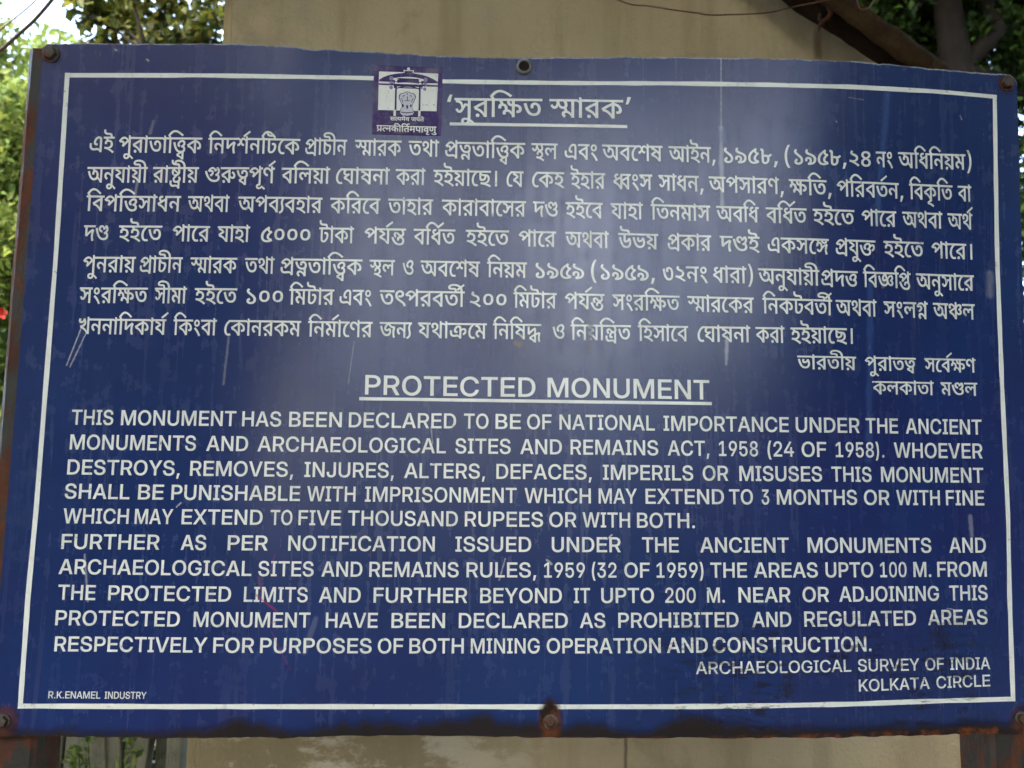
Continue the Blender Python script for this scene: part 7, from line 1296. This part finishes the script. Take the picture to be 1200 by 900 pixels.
gu, gv_ = GROMMET[0]
o = on_board(gu, gv_)
m = MB()
rings = [(0.0122, 0.0), (0.0116, 0.004), (0.0098, 0.0062), (0.0082, 0.0056), (0.0078, 0.002), (0.0078, -0.02)]
nn = 28
vs = []
for r_, y_ in rings:
    vs += [o + Vector((math.cos(2 * math.pi * i / nn) * r_, -y_, math.sin(2 * math.pi * i / nn) * r_)) for i in range(nn)]
fs = [(i + nn * k, (i + 1) % nn + nn * k, (i + 1) % nn + nn * (k + 1), i + nn * (k + 1)) for k in range(len(rings) - 1) for i in range(nn)]
m.add(vs, fs, 0, True)
gro = m.build('grommet', M['rimsteel'], board)
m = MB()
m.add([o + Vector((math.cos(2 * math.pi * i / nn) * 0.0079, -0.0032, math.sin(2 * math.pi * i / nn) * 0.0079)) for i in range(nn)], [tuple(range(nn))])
m.build('bore_dark', M['hole'], gro)  # dark disc set in the tube as the shade of its hollow

# posts behind the plate: rectangular hollow sections, rusting
def post(x0, x1, ztop_, seed):
    m = MB()
    r = random.Random(seed)
    us = [x + U0 for x in (x0, x1)] + [(x0 + x1) / 2 + U0]
    y0 = max(-warp(min(max(u, UL), UR), v) for u in us for v in (-0.15, 0.1, 0.3, 0.5, 0.7, 0.82)) + 0.0035
    y1 = y0 + 0.096
    n_ = 60
    rings_ = []
    for i in range(n_ + 1):
        z = -0.05 + (ztop_ + 0.05) * i / n_
        c_ = 0.006
        prof_ = [(x0 + c_, y0), (x1 - c_, y0), (x1, y0 + c_), (x1, y1 - c_), (x1 - c_, y1), (x0 + c_, y1), (x0, y1 - c_), (x0, y0 + c_)]
        rings_.append([Vector((x + r.uniform(-1, 1) * 0.0006, y + r.uniform(-1, 1) * 0.0005, z)) for x, y in prof_])
    vs = sum(rings_, [])
    m.add(vs, [(i + 8 * k, (i + 1) % 8 + 8 * k, (i + 1) % 8 + 8 * (k + 1), i + 8 * (k + 1)) for k in range(n_) for i in range(8)] + [tuple(range(8 * n_, 8 * n_ + 8))], 0, False)
    m.build('post', M['steel'], board)

pl0, pl1 = at(29, 80, 0.016).x, at(38, 880, 0.016).x
post(pl0, pl1, at(45, 54, 0.016).z, 1)
pr0 = at(1172, 880, 0.016).x
post(pr0, pr0 + (pl1 - pl0), at(1190, 96, 0.016).z - 0.02, 2)

# ---------------------------------------------------------------- planting
def leaf_cloud(name, clumps, size, mat, seed, parent=None, droop=0.3, aspect=0.5, yup=0.6):
    """clumps: (centre, radii, number); small folded leaves scattered through each clump"""
    r = np.random.default_rng(seed)
    V, F = [], []
    base = 0
    for cen, rad, n_ in clumps:
        cen = np.array(cen, float)
        rad = np.array(rad if hasattr(rad, '__len__') else (rad,) * 3, float)
        d = r.normal(size=(n_, 3)); d /= np.linalg.norm(d, axis=1)[:, None]
        rr = r.random(n_) ** (1 / 2.2)
        p = cen + d * rr[:, None] * rad
        ax = r.normal(size=(n_, 3)); ax[:, 2] -= droop; ax /= np.linalg.norm(ax, axis=1)[:, None]
        nr = r.normal(size=(n_, 3)) * 0.8; nr[:, 2] += yup
        sd_ = np.cross(ax, nr); sd_ /= np.linalg.norm(sd_, axis=1)[:, None] + 1e-9
        nr = np.cross(sd_, ax)
        L = size * r.uniform(0.55, 1.25, n_)[:, None]
        W = L * aspect * r.uniform(0.8, 1.2, n_)[:, None] / 2
        q0 = p - ax * L / 2
        q1 = p - ax * L * 0.08 + sd_ * W + nr * W * 0.35
        q2 = p + ax * L / 2 - nr * L * 0.08
        q3 = p - ax * L * 0.08 - sd_ * W + nr * W * 0.35
        V.append(np.stack([q0, q1, q2, q3], 1).reshape(-1, 3))
        i0 = base + 4 * np.arange(n_)
        F.append(np.stack([i0, i0 + 1, i0 + 2], 1)); F.append(np.stack([i0, i0 + 2, i0 + 3], 1))
        base += 4 * n_
    V = np.concatenate(V); F = np.concatenate(F)
    me = bpy.data.meshes.new(name)
    me.vertices.add(len(V)); me.vertices.foreach_set('co', V.ravel())
    me.loops.add(F.size); me.loops.foreach_set('vertex_index', F.ravel())
    me.polygons.add(len(F)); me.polygons.foreach_set('loop_start', np.arange(0, F.size, 3))
    me.update(calc_edges=True)
    me.materials.append(mat)
    return link(name, me, parent)


def limbs(name, base, top, rad, ends_, mat, parent, seed, low=4):
    r = random.Random(seed)
    m = MB()
    base, top = Vector(base), Vector(top)
    pts = [base.lerp(top, i / 8) + Vector((r.uniform(-1, 1), r.uniform(-1, 1), 0)) * rad * 0.5 * (i > 0) for i in range(9)]
    m.tube(pts, [rad * (1.25 - 0.75 * i / 8) for i in range(9)], 12, 0, True, 0.05, r)
    for e in ends_:
        e = Vector(e)
        s = pts[r.randint(low, 8)]
        q = [s.lerp(e, i / 6) + Vector((r.uniform(-1, 1), r.uniform(-1, 1), r.uniform(-.2, 1))) * 0.06 * (e - s).length * (0 < i < 6) for i in range(7)]
        m.tube(q, [rad * 0.42 * (1 - 0.86 * i / 6) for i in range(7)], 7, 0, True, 0.04, r)
    return m.build(name, mat, parent)


def tree(name, base, top, rad, clumps, size, leaf, label, seed, cat='tree', group=None, bark=None, low=4, **kw):
    t = empty(name, base)
    tag(t, label, cat, group)
    r = random.Random(seed)
    ends_ = [c_[0] for c_ in r.sample(clumps, min(len(clumps), 14))]
    limbs('trunk', base, top, rad, ends_, bark or M['bark'], t, seed, low)
    leaf_cloud('crown', clumps, size, leaf, seed, t, **kw)
    return t


def scatter(cen, rad, k, r0, n_, seed, squash=0.75):
    """k clumps spread through an ellipsoid"""
    r = np.random.default_rng(seed)
    out = []
    for _ in range(k):
        d = r.normal(size=3); d /= np.linalg.norm(d)
        p = np.array(cen) + d * (r.random() ** 0.45) * np.array(rad)
        s = r0 * r.uniform(0.6, 1.3)
        out.append((tuple(p), (s, s, s * squash), int(n_ * r.uniform(0.6, 1.3))))
    return out


# bright tree to the left, lit from above
p = at(20, 290, 6.0)
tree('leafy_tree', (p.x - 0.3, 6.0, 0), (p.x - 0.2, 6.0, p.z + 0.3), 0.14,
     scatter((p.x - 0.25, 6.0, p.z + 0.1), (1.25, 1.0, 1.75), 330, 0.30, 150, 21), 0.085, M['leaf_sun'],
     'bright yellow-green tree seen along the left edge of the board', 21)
# darker bough hanging in front of the sky, top left
p = at(190, -10, 3.6)
cl = []
rr_ = np.random.default_rng(4)
for x, y, k in ((95, -30, 1.1), (120, 5, 1), (150, 20, 1), (150, -20, 1.2), (185, 32, 1), (190, 0, 1), (215, 22, .6), (240, 34, .8), (245, 8, .5), (260, -20, 1), (210, -40, 1.2), (128, 34, .7), (100, 8, .7), (170, -55, 1.4), (230, 46, .8), (280, 20, .8), (165, 44, .9), (115, 44, .5), (205, 48, .9), (88, -8, .5)):
    q_ = at(x, y, 3.6 + rr_.uniform(-0.35, 0.35))
    cl.append((tuple(q_), 0.10 * (0.8 + 0.4 * k), int(112 * k)))
tree('overhanging_tree', (p.x + 1.3, 3.9, 0), (p.x + 0.9, 3.8, 2.6), 0.09, cl, 0.075, M['leaf_near'],
     'dark olive bough with sky gaps above the upper left corner of the board', 4, aspect=0.6)
# dark trees at the right
p = at(1110, 10, 6.5)
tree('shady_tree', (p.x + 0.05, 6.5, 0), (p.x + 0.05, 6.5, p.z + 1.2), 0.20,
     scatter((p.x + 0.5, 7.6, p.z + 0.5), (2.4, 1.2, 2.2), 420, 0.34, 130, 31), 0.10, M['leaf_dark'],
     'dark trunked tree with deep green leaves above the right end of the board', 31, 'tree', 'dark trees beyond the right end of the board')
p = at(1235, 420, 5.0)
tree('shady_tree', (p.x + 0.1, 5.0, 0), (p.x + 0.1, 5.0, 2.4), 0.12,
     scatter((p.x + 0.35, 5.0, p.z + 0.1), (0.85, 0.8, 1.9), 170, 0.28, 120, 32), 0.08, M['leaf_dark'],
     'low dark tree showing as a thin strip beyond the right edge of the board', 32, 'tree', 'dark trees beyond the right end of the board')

# hibiscus bush behind the left post with one red flower
p = at(0, 420, 2.4)
bush = empty('flowering_bush', (p.x - 0.15, 2.4, 0))
tag(bush, 'green bush with one red flower behind the left post', 'bush')
m = MB()
rs = random.Random(9)
for i in range(7):
    m.tube([(p.x - 0.15 + rs.uniform(-.05, .05), 2.4, 0), (p.x - 0.15 + rs.uniform(-.2, .2), 2.4 + rs.uniform(-.2, .2), 0.7), (p.x - 0.12 + rs.uniform(-.3, .25), 2.4 + rs.uniform(-.3, .3), 1.7)], [0.016, 0.012, 0.005], 6)
m.build('stem', M['bark'], bush)
leaf_cloud('foliage', scatter((p.x - 0.16, 2.45, p.z - 0.35), (0.26, 0.3, 0.75), 26, 0.14, 40, 41), 0.07, M['leaf_dark'], 41, bush)
m = MB()
fc = at(3, 368, 2.6)
for k in range(5):
    a = 2 * math.pi * k / 5 + 0.3
    d = Vector((math.cos(a), -0.35, math.sin(a))).normalized()
    s = Vector((-math.sin(a), 0, math.cos(a)))
    m.add([fc, fc + d * 0.012 + s * 0.009, fc + d * 0.024 + s * 0.007 + Vector((0, -.004, 0)), fc + d * 0.028, fc + d * 0.024 - s * 0.007 + Vector((0, -.004, 0)), fc + d * 0.012 - s * 0.009], [(0, 1, 2, 3, 4, 5)], 0, True)
m.tube([fc, fc + Vector((0.004, -0.02, 0.004))], [0.002, 0.0015], 6)
m.build('flower', M['petal'], bush)

# leaning grey planks and weeds, lower left
fence = empty('plank_fence', (at(150, 890, 1.5).x, 1.5, 0))
tag(fence, 'rough fence of leaning grey planks left of the beige wall', 'fence')
rp = random.Random(12)
for px, wpx, lean in ((88, 24, 0.05), (116, 20, -0.10), (134, 18, -0.12), (150, 12, 0.03), (166, 15, 0.10), (186, 14, -0.02), (206, 16, 0.0), (60, 22, 0.02), (36, 22, -.03), (12, 22, .04), (-14, 24, 0), (-42, 24, .02)):
    c_ = at(px, 890, 1.5)
    hw = wpx / 2 / FOCAL * 2.9
    m = MB()
    m.box((c_.x - hw, 1.5 + rp.uniform(-.03, .03), -0.02), (c_.x + hw, 1.5 + rp.uniform(.035, .055), c_.z + rp.uniform(0.12, 0.28)),
          0, Matrix.Rotation(lean, 3, 'Y'), (c_.x, 1.5, c_.z))
    m.build('plank', M['plank'], fence, bevel=0.004)
m = MB()
m.box((at(-60, 890, 1.56).x, 1.57, 0.75), (at(215, 890, 1.56).x, 1.60, 0.84))
m.build('rail', M['plank'], fence, bevel=0.004)

weeds = empty('weed_plant', (at(108, 890, 1.3).x, 1.3, 0))
tag(weeds, 'leafy weed growing in front of the grey planks', 'plant')
m = MB()
for px, py in ((84, 892), (92, 880), (103, 868), (150, 862), (160, 880), (140, 885)):
    q_ = at(px, py, 1.3)
    m.tube([(weeds.location.x, 1.3, 0), (weeds.location.x * 0.5 + q_.x * 0.5 + 0.03, 1.32, q_.z * 0.6), q_], [0.006, 0.005, 0.002], 5)
m.build('stem', M['leaf_sun'], weeds)
cl = [(tuple(at(px, py, 1.3)), r_, k) for px, py, r_, k in ((84, 892, .022, 12), (93, 879, .022, 12), (103, 866, .02, 12), (152, 866, .02, 10), (158, 880, .022, 8), (100, 900, .04, 14), (150, 905, .05, 14), (120, 930, .08, 30))]
leaf_cloud('foliage', cl, 0.030, M['leaf_sun'], 51, weeds)

shrub = empty('dense_shrub', (at(140, 890, 3.0).x, 3.2, 0))
tag(shrub, 'dark dense shrub filling the gaps behind the grey planks', 'shrub')
m = MB()
for i in range(6):
    m.tube([(shrub.location.x, 3.2, 0), (shrub.location.x - 0.5 + 0.2 * i, 3.2, 0.9)], [0.02, 0.008], 6)
m.build('stem', M['bark'], shrub)
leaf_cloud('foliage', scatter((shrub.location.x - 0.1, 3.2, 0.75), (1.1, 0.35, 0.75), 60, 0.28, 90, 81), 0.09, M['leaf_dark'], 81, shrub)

# trees across the lane, behind the photographer: the board mirrors them and the gap of sky between
def back_tree(x, y, z0, rad, k, r0, seed, label):
    cl_ = scatter((x, y, z0), rad, k, r0, 75, seed)
    tree('roadside_tree', (x, y, 0), (x, y, z0), 0.2, cl_, 0.42, M['leaf_plain'], label, seed, 'tree', 'roadside trees across the lane', aspect=0.7)
back_tree(-5.3, -8.0, 3.6, (4.4, 1.5, 3.6), 190, 0.9, 61, 'roadside tree across the lane with a broad crown, left of the gap')
back_tree(7.0, -8.0, 3.6, (3.9, 1.5, 3.8), 170, 0.9, 62, 'roadside tree across the lane with a tall crown, right of the gap')
back_tree(0.9, -9.5, 1.6, (3.5, 1.0, 1.3), 90, 0.7, 63, 'low spreading tree across the lane, under the gap of sky')
back_tree(7.6, -2.2, 2.6, (1.8, 3.4, 2.7), 130, 0.9, 64, 'unseen wide low tree added on the right to close off side light')  # added out of view to shut off skylight from the right
back_tree(-8.0, -3.0, 2.6, (1.8, 3.4, 2.7), 130, 0.9, 65, 'unseen wide low tree added on the left to close off side light')  # its added counterpart, keeping skylight out on the left
back_tree(3.9, -8.6, 3.6, (1.3, 1.0, 3.2), 22, 0.5, 67, 'unseen airy tree added across the lane to soften the right edge of the gap')  # added sparse leaves blur the hard edge of the mirrored glare
hedge = empty('hedge', (0.5, -7.0, 0))  # added out of sight: cuts low light and hides bright ground from the reflection
tag(hedge, 'long unseen hedge added across the lane to block low light', 'hedge')
for i in range(19):
    x = -9 + i
    hm = MB()
    hm.tube([(x, -7.0, -0.02), (x + 0.1, -7.0, 0.6), (x, -6.95, 1.3)], [0.03, 0.025, 0.01], 6)
    hm.build('stem', M['bark'], hedge)
leaf_cloud('foliage', [((-9 + 0.5 * i, -7.0, 0.25 + 0.55 * k), (0.45, 0.4, 0.4), 60) for i in range(40) for k in range(3)], 0.30, M['leaf_plain'], 66, hedge, aspect=0.7)

# unseen shade tree, its crown laid overhead to cut skylight on board and wall
cl = scatter((0.2, -1.9, 5.5), (6.0, 4.4, 0.8), 330, 0.9, 80, 71, 0.6) + scatter((0.3, -5.2, 4.45), (3.0, 0.6, 0.30), 30, 0.5, 26, 72, 0.6)  # thin front fringe added to veil the sky mirrored at the board's top
tree('shade_tree', (3.1, -0.8, 0), (2.8, -0.8, 4.9), 0.28, cl, 0.36, M['leaf_plain'], 'big unseen shade tree, its crown spread overhead to dim the board and wall', 71, 'tree', 'shade trees', aspect=0.65)

# added to darken the right: a second broad crown and a sky-blocking stand behind
cl = scatter((5.0, 6.0, 8.0), (5.6, 5.0, 0.9), 380, 0.9, 80, 73, 0.6)
tree('shade_tree', (8.2, 7.4, 0), (8.0, 7.4, 7.4), 0.26, cl, 0.34, M['leaf_plain'], 'second broad shade tree, added behind the wall to shade the dark trees', 73, 'tree', 'shade trees', low=8, aspect=0.65)
tree('thicket_tree', (6.4, 11.5, 0), (6.4, 11.5, 3.2), 0.2, scatter((6.6, 11.5, 3.3), (4.6, 1.2, 3.4), 330, 0.5, 60, 74), 0.20, M['leaf_dark'],
     'tall thick tree far behind the right end of the board, closing off the sky', 74, 'tree', 'dark trees beyond the right end of the board')
# far stand of trees and ground cover on the left, closing the view past the bright tree
for x, y, s_, zz in ((-15.5, 15.0, 75, 2.4), (-11.5, 16.0, 76, 2.2), (-7.5, 15.0, 77, 2.5), (-19.5, 13.0, 78, 2.3)):
    tree('far_tree', (x, y, 0), (x, y, zz), 0.16, scatter((x, y, zz), (2.5, 1.3, 2.2), 130, 0.5, 70, s_), 0.20, M['leaf_sun'],
         {75: 'far green tree, second from the left in the row beyond the bright tree', 76: 'far green tree, third from the left in the row and the furthest back',
          77: 'far green tree nearest the beige wall, behind the bright tree', 78: 'far green tree at the left end of the distant row'}[s_], s_, 'tree', 'far trees on the left')
